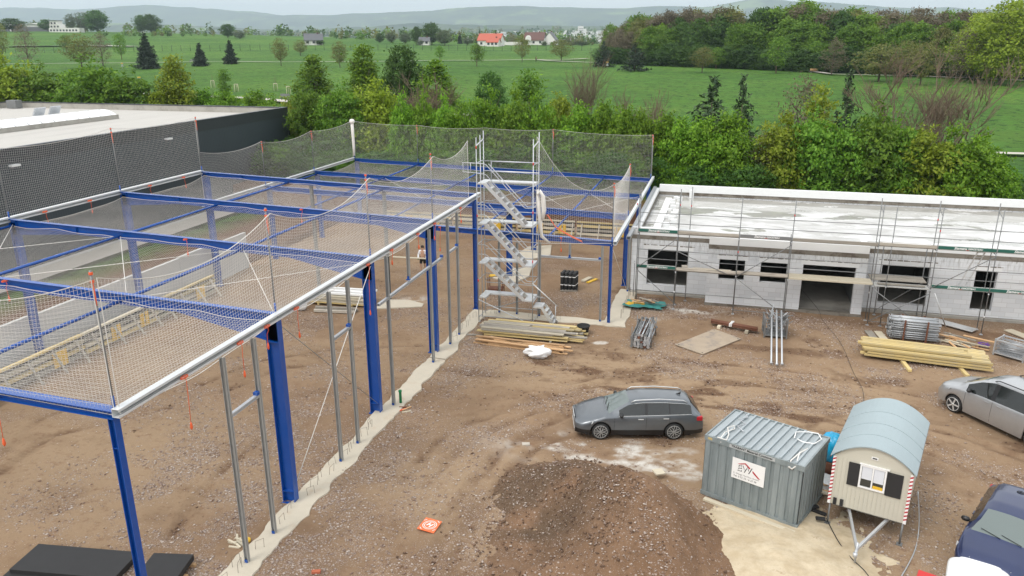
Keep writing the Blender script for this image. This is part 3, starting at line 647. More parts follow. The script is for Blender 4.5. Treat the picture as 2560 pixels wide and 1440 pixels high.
def fence_net(name, pts, label, bulge=.15, hang=0.0, cell=.1):
    """pts: list of (x, y, zbottom, ztop, rope sag to the next)"""
    P = np.array([p[:4] for p in pts], float); sg = np.array([p[4] for p in pts], float)
    d = np.r_[0, np.cumsum(np.hypot(np.diff(P[:, 0]), np.diff(P[:, 1])))]; L = d[-1]
    def surf(s_, t):
        a = s_*L; x = np.interp(a, d, P[:, 0]); y = np.interp(a, d, P[:, 1]); zb = np.interp(a, d, P[:, 2]); zt = np.interp(a, d, P[:, 3])
        k_ = np.clip(np.searchsorted(d, a, side='right')-1, 0, len(d)-2); f = (a-d[k_])/(d[k_+1]-d[k_]); zt = zt-sg[k_]*4*f*(1-f)
        bl = bulge*np.sin(math.pi*t)*(4*f*(1-f))*(.4+.6*vnoise(a*.3, 0*a, 5)); tx = np.gradient(P[:, 0], d) if len(d) > 1 else 0
        i0 = k_; ex = (P[i0+1, 0]-P[i0, 0])/(d[i0+1]-d[i0]); ey = (P[i0+1, 1]-P[i0, 1])/(d[i0+1]-d[i0])
        z = zb-hang*(4*f*(1-f))*(1-t)+(zt-zb+hang*(4*f*(1-f))*(1-t)*0)*t
        return x-ey*bl, y+ex*bl, z
    return net(name, surf, L, float((P[:, 3]-P[:, 2]).mean()), label, cell=cell, ropesides='uv')
fence_net('edge_net', [(.1, u, 6.3, z-.1, s_) for u, z, s_ in ((U[0], 9.5, .62), (U[1], 9.5, .62), (U[2], 9.45, .55), (U[3], 9.35, .45), (24.1, 9.45, 0))], 'upright edge net along the near eave of the tall wing, sagging between its poles', .25)
fence_net('edge_net', [(W1-.1, 0, zr(W1)-.1, 9.9, .2), (W1-.1, U[1], zr(W1)-.1, 9.9, .2), (W1-.1, U[2], zr(W1)-.1, 9.85, .2), (W1-.1, U[3], zr(W1)-.1, 10.0, .2), (W1-.1, U[4], zr(W1)-.1, 9.95, 0)], 'upright edge net on the far eave, in front of the anthracite hall wall', .2)
fence_net('edge_net', [(.0, -.05, 6.28, 9.35, .75), (-8.2, -.05, 6.6, 9.3, .5), (W1, -.05, 6.8, 9.8, 0)], 'upright edge net on the gable beam at the near end of the hall', .2)
fence_net('edge_net', [(W1-.1, U[4], 4.95, 8.0, .3), (W1-.1, U2[1], 4.95, 7.85, .3), (W1-.1, U2[2], 4.95, 7.85, .2), (W1-.1, U2[3], 4.95, 7.95, 0)], 'upright edge net on the left of the low wing, half before the hall wall', .3)
fence_net('edge_net', [(W1-.1, U2[3]+.1, 4.95, 7.95, .1), (-11, U2[3]+.1, 4.8, 7.75, .15), (-5.5, U2[3]+.1, 4.7, 7.7, .12), (-.1, U2[3]+.1, 4.55, 7.7, .15), (R2, U2[3]+.1, 4.36, 7.5, 0)], 'long upright edge net at the back of the low wing against the green hedge', .25)
fence_net('edge_net', [(3.55, 24.4, 4.3, 9.6, 1.2), (R2-.05, 25.3, 4.3, 7.3, .25), (R2-.05, 31.7, 4.35, 7.3, 0)], 'loose edge net round the right front corner, tied up to the stair tower', .35)

# scaffold-tube poles that carry the edge nets
def net_pole(x, y, z0, z1, label, thick=False, lean=0.0):
    t = empty('net_pole', (x, y, z0), 0, label, 'pole', 'net poles on the steel hall')
    m = MB(); m.tube([(0, 0, .12), (lean*.5, 0, (z1-z0)/2), (lean, 0, z1-z0)], .026, 8); m.build('tube', M['galv_dark'], t)
    s_ = MB(); s_.tube([(0, 0, -.05), (0, 0, .32)], .036, 8); s_.build('socket', M['blue'], t)
    r = MB(); h = z1-z0
    def kn(z, k=1.0):
        for a in range(3): r.tube([(.035*math.cos(a*2+i), .035*math.sin(a*2+i), z+.02*a-.03) for i in np.linspace(0, 6.3, 9)], .011*k, 4)
    kn(h-.05); kn(h-.22)
    r.tube([(.03, -.02, h-.2), (.07, -.05, h-.42), (.05, -.03, h-.75), (.02, -.03, h-.35)], .010, 4)
    r.build('rope_tie', M['orange'], t)
    if thick:
        k_ = MB(); k_.tube([(0, 0, .25), (.02, 0, 1), (0, .02, 2), (0, 0, h-.25)], [.10, .11, .12, .13], 9); k_.lathe([(.02, h-.3), (.19, h-.25), (.22, h-.1), (.16, h+.03), (.03, h+.07)], 10)
        k_.build('rolled_net', M['net'], t)
    return t
for u, z, l_ in ((U[0], 9.54, 'grey net pole with long orange rope at the near corner of the hall'), (U[1], 9.55, 'grey net pole over the first big blue column from the camera'), (U[2], 9.5, 'grey net pole over the second big blue column'), (U[3], 9.38, 'net pole nearest the stair tower on the near eave')): net_pole(-.03, u, zr(0), z, l_)
for u, z, l_ in ((U[2], 9.9, 'net pole on the far eave at the picture edge before the dark wall'), (U[3], 10.05, 'net pole midway along the far eave before the dark wall'), (U[4], 10.0, 'net pole at the far rear corner of the tall wing, wrapped in orange rope')): net_pole(W1-.03, u, zr(W1), z, l_)
for x, y, z0, z1, l_ in ((W1-.05, U2[1], 4.95, 7.9, 'net pole on the left of the low wing before the dark hall corner'), (W1-.05, U2[2], 4.95, 7.9, 'net pole on the left side of the low wing in front of the hedge'), (-11.1, U2[3]+.05, 4.8, 7.8, 'net pole left on the rear beam of the low wing'), (-.15, U2[3]+.05, 4.55, 7.75, 'net pole in the middle of the rear beam, seen over the stair tower guard rail'), (R2-.05, U2[3]+.05, 4.36, 7.55, 'net pole at the rear right corner next to the white building'), (R2-.05, 25.3, 4.3, 7.4, 'net pole at the front right corner over the slim blue post'), (R2-.05, 31.7, 4.36, 7.4, 'net pole on the right eave beside the white roof')): net_pole(x, y, z0, z1, l_)
net_pole(W1-.05, U2[3]+.05, 4.95, 8.05, 'thick net pole wrapped in a rolled white net at the rear left corner', True)
# orange tie ropes hanging from beams and gutter
def tie(x, y, z, l, label, dx=.0, grp='orange tie ropes hanging from the eave'):
    m = MB(); k = random.random()*6
    m.tube([(x+.02*math.sin(k), y, z+.1), (x+.03, y+.02, z-.05), (x+dx*.3+.04*math.sin(k), y, z-l*.4), (x+dx+.03*math.sin(k+1), y, z-l)], .010, 4)
    m.lathe([(.01, -.2), (.038, -.14), (.025, -.03), (.008, .02)], 6, (x+dx+.03*math.sin(k+1), y, z-l))
    for a in range(2): m.tube([(x+.05*math.cos(i), y+.13*math.sin(i), z+.05+.03*a) for i in np.linspace(0, 6.3, 8)], .012, 4)
    tag(m.build('tie_rope', M['orange'], None), label, 'rope', grp)
for y, l, lb in ((2.0, 1.15, 'orange tie rope hanging from the eave channel between corner post and first grey wall post'), (4.3, .75, 'orange tie rope hanging beside the second grey wall post'), (5.6, .45, 'orange tie rope knotted just left of the first big blue column'), (7.2, .7, 'orange tie rope hanging just right of the first big blue column'), (12.2, 1.7, 'long orange tie rope hanging against the second big blue column'), (14.3, .35, 'short orange tie rope on the eave right of the second blue column'), (17.0, .4, 'orange tie rope on the eave above the walking worker'), (19.0, .5, 'orange tie rope beside the third blue column head'), (22.5, .5, 'orange tie rope on the eave close to the stair tower')): tie(.2, y, 6.25, l, lb)
for x, l, lb in ((-3.2, 1.05, 'orange tie rope hanging from the gable beam nearest the corner'), (-5.6, .9, 'orange tie rope hanging from the gable beam at the picture edge')): tie(x, -.12, zr(x)-.15, l, lb)
for y, lb in ((14.6, 'orange tie rope on the far eave, first from the picture edge'), (17.2, 'orange tie rope on the far eave before the second visible rafter'), (21.3, 'orange tie rope on the far eave behind the second visible rafter'), (24.0, 'orange tie rope on the far eave near the rear corner')): tie(W1+.1, y, zr(W1)-.1, .35, lb, .05, 'orange tie ropes on the far eave')
for x, u, lb in ((-7.9, U[2], 'orange tie rope halfway along the rafter above the white brace rod'), (-6.5, U[3], 'orange tie rope halfway along the third rafter'), (-9.8, U[1], 'orange tie rope on the rafter left of the corner pole')): tie(x, u-.12, zr(x)-.1, .45, lb, 0, 'orange tie ropes on the rafters')
for x, l, lb in ((-2.0, 1.1, 'orange tie rope hanging between the two grey posts right of the third blue column'), (-1.0, .7, 'orange tie rope hanging left of the stair tower'), (4.6, .5, 'orange tie rope hanging under the loose net corner')): tie(x, U2[0]-.15, z2(x)-.1, l, lb, 0, 'orange tie ropes of the low wing')
m = MB(); pts = [(3.9, 25.3, 5.6), (4.3, 25.35, 5.0), (4.7, 25.4, 4.75), (5.2, 25.4, 4.5), (5.7, 25.38, 4.3)]; m.tube(pts, .03, 5); m.tube([(p[0]+.05, p[1]-.04, p[2]-.05) for p in pts], .016, 5)
tag(m.build('twisted_rope', M['orange'], None), 'twisted orange rope lying on the loose net over the front beam of the low wing', 'rope')
m = MB(); m.tube([(3.55, 24.6, 7.0), (3.62, 24.5, 6.2), (3.7, 24.6, 5.4), (3.75, 24.7, 4.6), (4.1, 25.0, 4.2)], [.06, .11, .10, .09, .05], 9); m.tube([(3.6, 24.45, 6.75), (3.72, 24.4, 6.95), (3.86, 24.42, 6.7), (3.9, 24.5, 6.0), (3.85, 24.5, 5.5)], [.07, .10, .11, .12, .06], 8)
tag(m.build('net_bundle', M['net'], None), 'bunched white net hanging off the right side of the stair tower', 'net bundle')
# ---------------------------------------------------------------- white block building
def aac_mat():
    m, nt, b = nt_new('aac_blocks'); co = objco(nt); sp = N(nt, 'ShaderNodeSeparateXYZ'); nt.links.new(co, sp.inputs[0])
    cb = N(nt, 'ShaderNodeCombineXYZ'); nt.links.new(mathn(nt, 'ADD', sp.outputs[0], sp.outputs[1]), cb.inputs[0]); nt.links.new(sp.outputs[2], cb.inputs[1])
    br = N(nt, 'ShaderNodeTexBrick'); br.offset = .42; nt.links.new(cb.outputs[0], br.inputs['Vector'])
    for k, v in (('Scale', 1.0), ('Brick Width', .625), ('Row Height', .25), ('Mortar Size', .010), ('Mortar Smooth', .2), ('Bias', 0.0)): br.inputs[k].default_value = v
    br.inputs['Color1'].default_value = (.61, .63, .65, 1); br.inputs['Color2'].default_value = (.70, .715, .73, 1); br.inputs['Mortar'].default_value = (.54, .54, .54, 1)
    c = br.outputs[0]; zr_ = N(nt, 'ShaderNodeMapRange'); zr_.inputs[1].default_value = 2.5; zr_.inputs[2].default_value = 3.3; nt.links.new(sp.outputs[2], zr_.inputs[0])
    mp = N(nt, 'ShaderNodeMapping'); mp.inputs['Scale'].default_value = (5, 5, .8); nt.links.new(co, mp.inputs[0])
    drip = mathn(nt, 'MULTIPLY', ramp(nt, noise(nt, 1.6, 5, .75, mp.outputs[0]), .5, .62), zr_.outputs[0])
    c = rgbmix(nt, mathn(nt, 'MULTIPLY', drip, .8), c, (.25, .24, .22))
    c = rgbmix(nt, ramp(nt, noise(nt, 3.0, 6, .8, co), .66, .72), c, (.36, .36, .35))
    nt.links.new(c, b.inputs['Base Color']); b.inputs['Roughness'].default_value = .88; return m
M['aac'] = aac_mat()
bld = empty('block_building', (0, 0, 0), 0, 'long single-storey building shell of white blocks with a wet flat concrete roof and empty openings', 'building')
def wall_y(x0, x1, z0, z1, y, th, holes, mt='aac', back=False):
    """wall facing -y at plane y, thickness th behind it, with rectangular holes (xa, xb, za, zb)"""
    xs = sorted({x0, x1} | {h for q in holes for h in q[:2]}); m = MB()
    for a, b_ in zip(xs[:-1], xs[1:]):
        hs = sorted([(q[2], q[3]) for q in holes if q[0] <= a and q[1] >= b_]); z = z0
        for (za, zb) in hs:
            if za > z: m.box((a, y, z), (b_, y+th, za))
            z = zb
        if z < z1: m.box((a, y, z), (b_, y+th, z1))
    return m.build('wall', M[mt], bld)
A_, B_ = 31.0, 29.75
hA = [(8.55, 10.83, .55, 2.66)]; hB = [(12.55, 13.9, 1.52, 2.67), (14.72, 16.07, 1.52, 2.66), (16.87, 19.48, .12, 2.68)]
hC = [(20.95, 23.3, .5, 2.64), (25.43, 26.45, .47, 2.61), (29.2, 31.5, .5, 2.64), (34, 36.3, .5, 2.64)]
wall_y(7.62, 11.94, .14, 3.22, A_, .3, hA); wall_y(11.94, 20.0, .14, 3.22, B_, .3, hB); wall_y(20.0, 40, .14, 3.22, A_, .3, hC)
m = MB(); m.box((11.94, B_+.302, .14), (12.24, A_-.002, 3.22)); m.build('wall', M['aac'], bld); m = MB(); m.box((19.7, B_+.302, .14), (20.0, A_-.002, 3.22)); m.build('wall', M['aac'], bld)
m = MB(); m.box((7.62, A_+.302, 0), (7.92, 45.2, 3.22)); m.build('wall', M['aac'], bld); m = MB(); m.box((7.93, 44.9, 0), (40, 45.19, 3.22)); m.build('wall', M['aac'], bld); m = MB(); m.box((39.7, A_+.302, 0), (40, 44.89, 3.22)); m.build('wall', M['aac'], bld)
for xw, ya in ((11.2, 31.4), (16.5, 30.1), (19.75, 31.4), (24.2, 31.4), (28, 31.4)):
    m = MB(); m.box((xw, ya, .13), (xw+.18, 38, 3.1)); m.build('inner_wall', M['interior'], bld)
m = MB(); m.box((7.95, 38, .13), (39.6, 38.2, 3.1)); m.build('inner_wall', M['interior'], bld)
def band(z0, z1, pr, mt, name, inset=0):
    for (x0, x1, y, y2) in ((7.62-pr, 11.94-pr-.001, A_, A_+.3), (11.94-pr, 20+pr, B_, B_+.3), (20+pr+.001, 40, A_, A_+.3)):
        m = MB(); m.box((x0, y-pr, z0), (x1, y2, z1)); m.build(name, M[mt], bld)
    m = MB(); m.box((11.94-pr, B_+.301, z0), (12.24, A_+.299, z1)); m.box((19.7, B_+.301, z0), (20+pr, A_+.299, z1)); m.build(name, M[mt], bld)
band(-.3, .139, .03, 'concrete_dark', 'plinth'); band(3.221, 3.46, .012, 'concrete_dark', 'ring_beam'); band(3.461, 3.87, .003, 'aac_plain', 'parapet')
m = MB(); m.box((7.6, A_+.302, 3.221), (7.95, 45.2, 3.46)); m.box((7.95, 44.88, 3.221), (40, 45.2, 3.46)); m.build('ring_beam', M['concrete_dark'], bld)
m = MB(); m.box((7.95, 44.84, 3.461), (40, 45.2, 3.95)); m.build('parapet', M['aac_plain'], bld)
m = MB(); m.box((7.6, A_+.302, 3.461), (7.94, 45.2, 3.66)); m.build('parapet', M['aac_plain'], bld)
m = MB(); m.box((7.64, A_-.2, -.2), (40, 45, .12)); m.box((11.97, B_+.02, -.2), (19.97, A_-.201, .119)); m.build('floor_slab', M['concrete'], bld)
def roof_mat():
    m, nt, b = nt_new('wet_roof'); co = objco(nt); mp = N(nt, 'ShaderNodeMapping'); mp.inputs['Scale'].default_value = (.45, .8, 1); nt.links.new(co, mp.inputs[0]); v = mp.outputs[0]
    sp = N(nt, 'ShaderNodeSeparateXYZ'); nt.links.new(co, sp.inputs[0])
    n1 = noise(nt, .8, 6, .68, v, 1.2); n2 = noise(nt, 2.6, 6, .75, v, .8)
    c = rgbmix(nt, ramp(nt, n1, .40, .60), (.42, .415, .40), (.66, .66, .655)); c = rgbmix(nt, mathn(nt, 'MULTIPLY', ramp(nt, n2, .45, .7), .5), c, (.52, .52, .51))
    r_ = N(nt, 'ShaderNodeMapRange'); r_.inputs[1].default_value = 38.5; r_.inputs[2].default_value = 42.5; nt.links.new(sp.outputs[1], r_.inputs[0])
    w = mathn(nt, 'MULTIPLY', ramp(nt, mathn(nt, 'ADD', noise(nt, .55, 5, .6, v, .5), mathn(nt, 'MULTIPLY', r_.outputs[0], .16)), .57, .62), 1.0)
    c = rgbmix(nt, mathn(nt, 'MULTIPLY', w, .7), c, (.34, .335, .30)); nt.links.new(c, b.inputs['Base Color'])
    rr = N(nt, 'ShaderNodeMapRange'); rr.inputs[3].default_value = .55; rr.inputs[4].default_value = .06; nt.links.new(w, rr.inputs[0]); nt.links.new(rr.outputs[0], b.inputs['Roughness']); return m
m = MB(); m.box((7.96, A_+.302, 3.0), (39.98, 44.83, 3.16)); m.box((12.25, B_+.302, 3.0), (19.69, A_+.301, 3.159)); m.build('roof_slab', roof_mat(), bld)
for (x0, x1, y, z) in ((8.3, 11.1, A_, 2.66), (12.42, 14.05, B_, 2.67), (14.6, 16.2, B_, 2.66), (16.75, 19.62, B_, 2.68), (20.75, 23.5, A_, 2.64), (25.3, 26.6, A_, 2.61)):
    m = MB(); m.box((x0, y-.006, z), (x1, y+.1, z+.25)); o = m.build('lintel', M['aac_plain'], bld)
    m = MB(); n = int((x1-x0)/.16)
    for i in range(n):
        xx = x0+(x1-x0)*(i+random.random()*.6)/n; hh = .02+.05*random.random(); m.box((xx, y-.009-.001*(i % 3), z+.25-hh*.5), (xx+.12+.08*random.random(), y+.02, z+.25+hh*.6))
    m.build('mortar_smear', M['concrete_dark'], o)
m = MB(); m.box((19.47, B_-.0, 0), (19.47, B_, 0)); 
# loose blocks lying on the roof
tag(MB().box((8.55, 33.0, 3.162), (8.98, 43.4, 3.30)).build('white_beam', M['white'], None, .01), 'long white strip of insulation lying across the left end of the flat roof', 'insulation strip')
for k in range(15):
    y = 43.6-k*.72+.25*math.sin(k*2.1); x = 9.35+.28*math.sin(k*1.9)+.012*(k-7); h = .2+.06*(k % 3)
    o = MB().cbox((x, y, 3.163+h/2), (.36, .24+.08*(k % 2), h), .15*math.sin(k*3)).build('white_block', M['aac_plain'], None, .008)
    tag(o, 'small white block in the loose row on the roof beside the long white strip', 'block', 'loose white blocks on the roof')
o = MB().cbox((10.3, 44.3, 3.163+.3), (.3, .3, .6)).build('white_block', M['aac_plain'], None, .008); tag(o, 'white block standing on end against the rear parapet', 'block', 'loose white blocks on the roof')

# ---------------------------------------------------------------- facade scaffold
sc = empty('facade_scaffold', (8.2, 28.5, 0), 0, 'grey tube scaffold with two deck levels along the front of the white building', 'scaffold')
def sp_(o): o.location = Vector(o.location)-Vector((8.2, 28.5, 0)); return o
YO, YI = 28.5, 29.23
SX_ = [8.2, 10.3, 13.45, 16.05, 20.15, 22.8, 25.4, 28.0, 30.6, 33.2]
def stick(name, p, q, r=.024, mt='galv_dark', n=7): m = MB(); m.tube([p, q], r, n); return sp_(m.build(name, M[mt], sc))
def standard(x, y, h, mark=0):
    o = stick('standard', (x, y, .1), (x, y, h))
    b_ = MB(); b_.cbox((x, y, .012+.0), (.15, .15, .02)); b_.tube([(x, y, .0), (x, y, .28)], .018); 
    for z in (2.1, 4.1): b_.tube([(x, y, z-.04), (x, y, z+.05)], .037, 7)
    k_ = b_.build('base_plate', M['galv'], sc); sp_(k_)
    if mark: c_ = MB(); c_.tube([(x, y, mark), (x, y, mark+.1)], .028, 7); sp_(c_.build('marking_band', M['red' if mark > 3 else 'white'], sc))
for i, x in enumerate(SX_):
    standard(x, YO, 6.34, (0, .95, 3.4, 5.5, 0, 5.1, .9, 0, 0, 0)[i]); standard(x, YI, 4.4 if i in (2, 3) else 6.5, (0, 5.6, 0, 0, 1.5, 5.5, 0, 0, 0, 0)[i])
for x, y, h in ((20.75, YO, 6.2), (10.85, 30.1, 6.5), (20.75, 30.3, 4.1), (22.8, 30.3, 4.1), (7.95, 29.9, 2.2)): standard(x, y, h, 5.4 if x < 11 else 0)
bays = list(zip(SX_[:-1], SX_[1:]))
for i, (a, b_) in enumerate(bays):
    for z in (2.78, 3.28, 4.78, 5.3): stick('guard_rail', (a, YO-.03, z), (b_, YO-.03, z), .019)
    for z in ((.95,) if i in (0, 1, 2, 4) else ()): stick('ledger', (a, YO+.03, z), (b_, YO+.03, z), .019)
    stick('ledger', (a, YO+.03, .22), (b_, YO+.03, .22), .017) if i in (0, 2, 4) else None
for x in SX_:
    for z in (2.12, 4.12): stick('transom', (x, YO, z), (x, YI, z), .022)
    if x not in (13.45, 16.05): stick('transom', (x, YO, 5.9), (x, YI, 6.1), .02)
def deck(a, b_, z, mt, y0=YO+.04, y1=YI-.04, th=.05, name='deck'):
    m = MB(); n = 2 if mt != 'wood_pale' else 3; w = (y1-y0)/n
    for k in range(n): m.box((a+.02, y0+k*w+.006, z), (b_-.02, y0+(k+1)*w-.006, z+th+.003*k))
    return sp_(m.build(name, M[mt], sc))
deck(8.2, 10.3, 2.2, 'alu_deck'); deck(8.2, 10.3, 4.2, 'alu_deck'); deck(10.3, 13.45, 2.16, 'wood_old'); deck(10.3, 13.45, 4.18, 'wood_old'); deck(13.45, 16.05, 2.2, 'wood_old'); deck(13.45, 16.05, 4.2, 'alu_deck')
deck(16.05, 20.15, 2.18, 'wood_pale', YO-.05, YI+.1, .08); deck(16.05, 20.15, 4.18, 'concrete'); deck(20.15, 22.8, 2.1, 'alu_deck', YO+.05, YI); deck(20.15, 22.8, 2.22, 'wood_old', YI+.1, 30.25, .06); deck(20.15, 22.8, 4.2, 'wood_old'); deck(20.3, 22.7, 4.22, 'white', YI+.1, 30.2, .06)
for a, b_ in bays[5:]: deck(a, b_, 2.2, 'alu_deck'); deck(a, b_, 4.2, 'alu_deck')
def toe(a, b_, z, mt, txt=None, s1=.17):
    o = sp_(MB().box((a+.03, YO-.035, z), (b_-.03, YO-.006, z+.15)).build('toe_board', M[mt], sc))
    if txt:
        w = b_-a; c = (a+b_)/2
        text_on('lettering', 'Siemens', .17, M['white'], o, (c-.30*w/2.6-8.2+8.2, YO-.038, z+.075), (1, 0, 0), (0, 0, 1), depth=.002, bold=.004, shear=.35)
        text_on('lettering', 'GERÜSTBAU', .115, M['white'], o, (c+.36*w/2.6, YO-.038, z+.072), (1, 0, 0), (0, 0, 1), depth=.002, bold=.003)
        MB().box((c-.05, YO-.039, z+.005), (c+.09, YO-.0355, z+.022)).build('underline', M['red'], o)
toe(8.2, 10.3, 2.26, 'green_board', 1); toe(8.2, 10.3, 4.26, 'green_board', 1); toe(10.3, 13.45, 2.24, 'wood_old'); toe(10.3, 13.45, 4.26, 'wood_old'); toe(13.45, 16.05, 2.27, 'wood_old'); toe(13.45, 16.05, 4.26, 'galv_dark', 1)
toe(16.05, 20.15, 4.22, 'wood_old'); toe(20.15, 22.8, 4.26, 'wood_old'); toe(22.8, 25.4, 2.26, 'green_board', 1); toe(22.8, 25.4, 4.26, 'green_board', 1); toe(25.4, 28, 2.26, 'green_board', 1); toe(25.4, 28, 4.26, 'green_board', 1); toe(28, 30.6, 2.26, 'green_board', 1); toe(28, 30.6, 4.26, 'green_board', 1)
for (xa, za, xb, zb) in ((8.2, 2.2, 10.3, 4.0), (8.2, 2.15, 10.5, .25), (10.3, 3.3, 13.0, 2.2), (13.45, 2.1, 16.05, 4.0), (13.45, 2.05, 16.05, .2), (20.15, 2.0, 22.8, .15), (20.15, .25, 22.8, 1.95), (22.8, 2.25, 25.4, 4.05)): stick('brace', (xa, YO-.06, za), (xb, YO-.06, zb), .022)
stick('brace', (20.75, 30.2, .3), (22.8, 30.2, 2.0), .02); stick('brace', (23.0, 28.4, 2.0), (23.9, 28.9, .1), .03, 'alu')
def ladder(name, p, q, w, n, mt, par, ex=(1, 0, 0)):
    m = MB(); p, q = Vector(p), Vector(q); e = Vector(ex)*w/2
    m.bar(p-e, q-e, .03, .06); m.bar(p+e, q+e, .03, .06)
    for i in range(1, n): c = p.lerp(q, i/n); m.tube([c-e, c+e], .014, 5)
    return m.build(name, M[mt], par)
sp_(ladder('ladder', (24.3, 29.0, 2.25), (25.0, 29.1, 4.3), .32, 8, 'alu', sc))
for x, y, w in ((10.7, 28.9, .9), (11.1, 28.75, 1.9)):
    pass
def loose(name, c, sz, rz, mt, label, cat, grp=None, ry=0):
    return tag(MB().cbox(c, sz, rz, 0, 0, ry).build(name, M[mt], None, .004), label, cat, grp)
loose('plank', (12.0, 28.8, 2.27), (2.3, .22, .05), .03, 'wood_pale', 'loose pale plank lying on the lower scaffold deck under the small windows', 'plank', 'loose planks on the scaffold')
loose('plank', (12.2, 29.05, 2.26), (2.0, .2, .04), -.02, 'wood_old', 'loose grey plank lying behind the pale one on the lower scaffold deck', 'plank', 'loose planks on the scaffold')
loose('white_block', (10.75, 28.85, 2.34), (.3, .22, .16), .2, 'wood_old', 'short timber offcut lying on the lower scaffold deck beside the green toe board', 'offcut')
loose('plank', (11.6, 28.75, 4.36), (2.6, .26, .05), .04, 'alu', 'bright plank lying askew on the upper scaffold deck at the left end of the roof', 'plank', 'loose planks on the scaffold', R_(3))
loose('plank', (21.5, 28.85, 4.30), (2.2, .2, .05), .02, 'white', 'white plank lying on the upper scaffold deck above the wide window', 'plank', 'loose planks on the scaffold')
loose('plank', (21.5, 28.8, 2.2), (2.2, .18, .05), .01, 'wood_old', 'grey plank lying on the lower scaffold deck across the wide window', 'plank', 'loose planks on the scaffold')

# ---------------------------------------------------------------- stair tower
tw = empty('stair_tower', (0, 0, 0), 0, 'silver scaffold stair tower with four landings between the tall and the low wing', 'stair tower')
def tst(name, p, q, r=.024, mt='galv', n=7): m = MB(); m.tube([p, q], r, n); return m.build(name, M[mt], tw)
X0, X1, Y0, Y1, Y2 = .62, 3.5, 23.85, 24.5, 25.05
for x in (X0, X1):
    for y, h in ((Y0, 9.55 if x < 2 else 9.55), (Y1, 9.6), (Y2, 9.75)):
        if x > 2 and y == Y1: continue
        tst('standard', (x, y, .05), (x, y, h)); MB().cbox((x, y, .03), (.15, .15, .03)).build('base_plate', M['galv'], tw)
    tst('top_arch', (x, Y0, 9.15), (x, Y2, 9.35), .03, 'alu')
    for z in (1.3, 3.15, 5.2, 7.25): tst('transom', (x, Y0, z), (x, Y2, z), .026); 
    for z in (.25, 2.3, 4.2, 6.2, 8.3): tst('transom', (x, Y0, z), (x, Y2, z+.0), .02)
LV = [1.32, 3.15, 5.2, 7.25]
for x, z in ((X0, 9.0), (X1, 5.9), (X1, 8.3), (X0, 5.6), (X1, 3.4), (X0, 2.2)):
    MB().tube([(x, Y0, z), (x, Y0, z+.14)], .029, 7).build('marking_band', M['red'], tw)
for k, z in enumerate(LV):
    MB().box((X0+.03, Y1+.03, z), (X1-.03, Y2-.02, z+.07)).build('landing', M['alu'], tw)
    MB().box((X0+.03, Y0+.02, z+.0), (X0+.42, Y1+.025, z+.075)).build('landing', M['alu'], tw)
    MB().box((X1-.45, Y0+.02, z), (X1-.03, Y1+.025, z+.072)).build('landing', M['alu'], tw) if k < 3 else None
    tst('guard_rail', (X0, Y2+.03, z+.5), (X1, Y2+.03, z+.5), .019); tst('guard_rail', (X0, Y2+.03, z+1.0), (X1, Y2+.03, z+1.0), .019)
    tst('brace', (X0, Y2+.05, z-1.2 if k else .2), (X1, Y2+.05, z-.05), .02)
    if k:
        z0 = LV[k-1]+.05; z1 = z+.04; xa, xb = X0+.42, X1-.45
        fl = MB()
        for y in (Y0+.03, Y1-.02): fl.bar((xa, y, z1), (xb, y, z0), .035, .17)
        o = fl.build('stair_flight', M['alu'], tw); n = 8
        for i in range(1, n):
            t = i/n; MB().cbox((xa+(xb-xa)*t+.02, (Y0+Y1)/2, z1+(z0-z1)*t+.03), (.2, Y1-Y0-.1, .035)).build('step', M['alu'], o)
        for dz in (.5, 1.0):
            h = MB(); h.tube([(X0+.02, Y0-.03, z1+dz), (xa-.02, Y0-.03, z1+dz), (xa+.1, Y0-.03, z1+dz-.06), (xb-.05, Y0-.03, z0+dz+.02), (xb+.08, Y0-.03, z0+dz-.06), (X1-.02, Y0-.03, z0+dz-.06)], .019, 7); h.build('handrail', M['galv'], tw)
        h = MB(); h.tube([(xa, Y1+.0, z1+.9), (xb, Y1+.0, z0+.85), (X1, Y1+.0, z0+.85)], .019, 7); h.build('handrail', M['galv'], tw)
tst('brace', (X0, Y0-.05, 1.25), (X1, Y0-.05, .1), .024)
for z in (.35, .5): tst('ledger', (X0, Y0-.02 if z < .4 else Y2, z), (X1, Y0-.02 if z < .4 else Y2, z), .02)
for dz in (1.0, .5): tst('guard_rail', (1.05, Y2-.1, 7.25+dz), (X1, Y2-.1, 7.25+dz), .022)
tst('standard', (1.05, Y2-.1, 7.3), (1.05, Y2-.1, 8.27), .022)
for dz in (0, .45): tst('guard_rail', (-.35, Y1, 8.2+.1*dz-.5*(dz > 0)), (X0, Y1, 8.2-.5*(dz > 0)), .019)
tst('guard_rail', (-.3, Y1, 7.72), (-.3, Y1, 8.2), .017); tst('guard_rail', (.1, Y1, 7.72), (.1, Y1, 8.2), .017)
# entry steps at the foot
e = MB(); e.box((X1+.02, Y0+.05, 1.0), (X1+.5, Y1+.1, 1.1)); o = e.build('landing', M['alu'], tw)
fl = MB()
for y in (Y0+.06, Y1+.06): fl.bar((X1+.5, y, 1.02), (X1+1.15, y, .05), .035, .15)
o = fl.build('stair_flight', M['alu'], tw)
for i in range(1, 5): t = i/5; MB().cbox((X1+.5+.65*t+.03, (Y0+Y1)/2+.06, 1.02-.97*t+.04), (.18, Y1-Y0-.08, .03)).build('step', M['alu'], o)
tst('handrail', (X1-.0, Y0-.05, 2.35), (X1+1.3, Y0-.05, 1.25), .026, 'alu'); tst('standard', (X1+1.22, Y0-.05, 0), (X1+1.22, Y0-.05, 1.3), .02); tst('guard_rail', (X1, Y0-.05, 1.7), (X1+.65, Y0-.05, 1.62), .02)

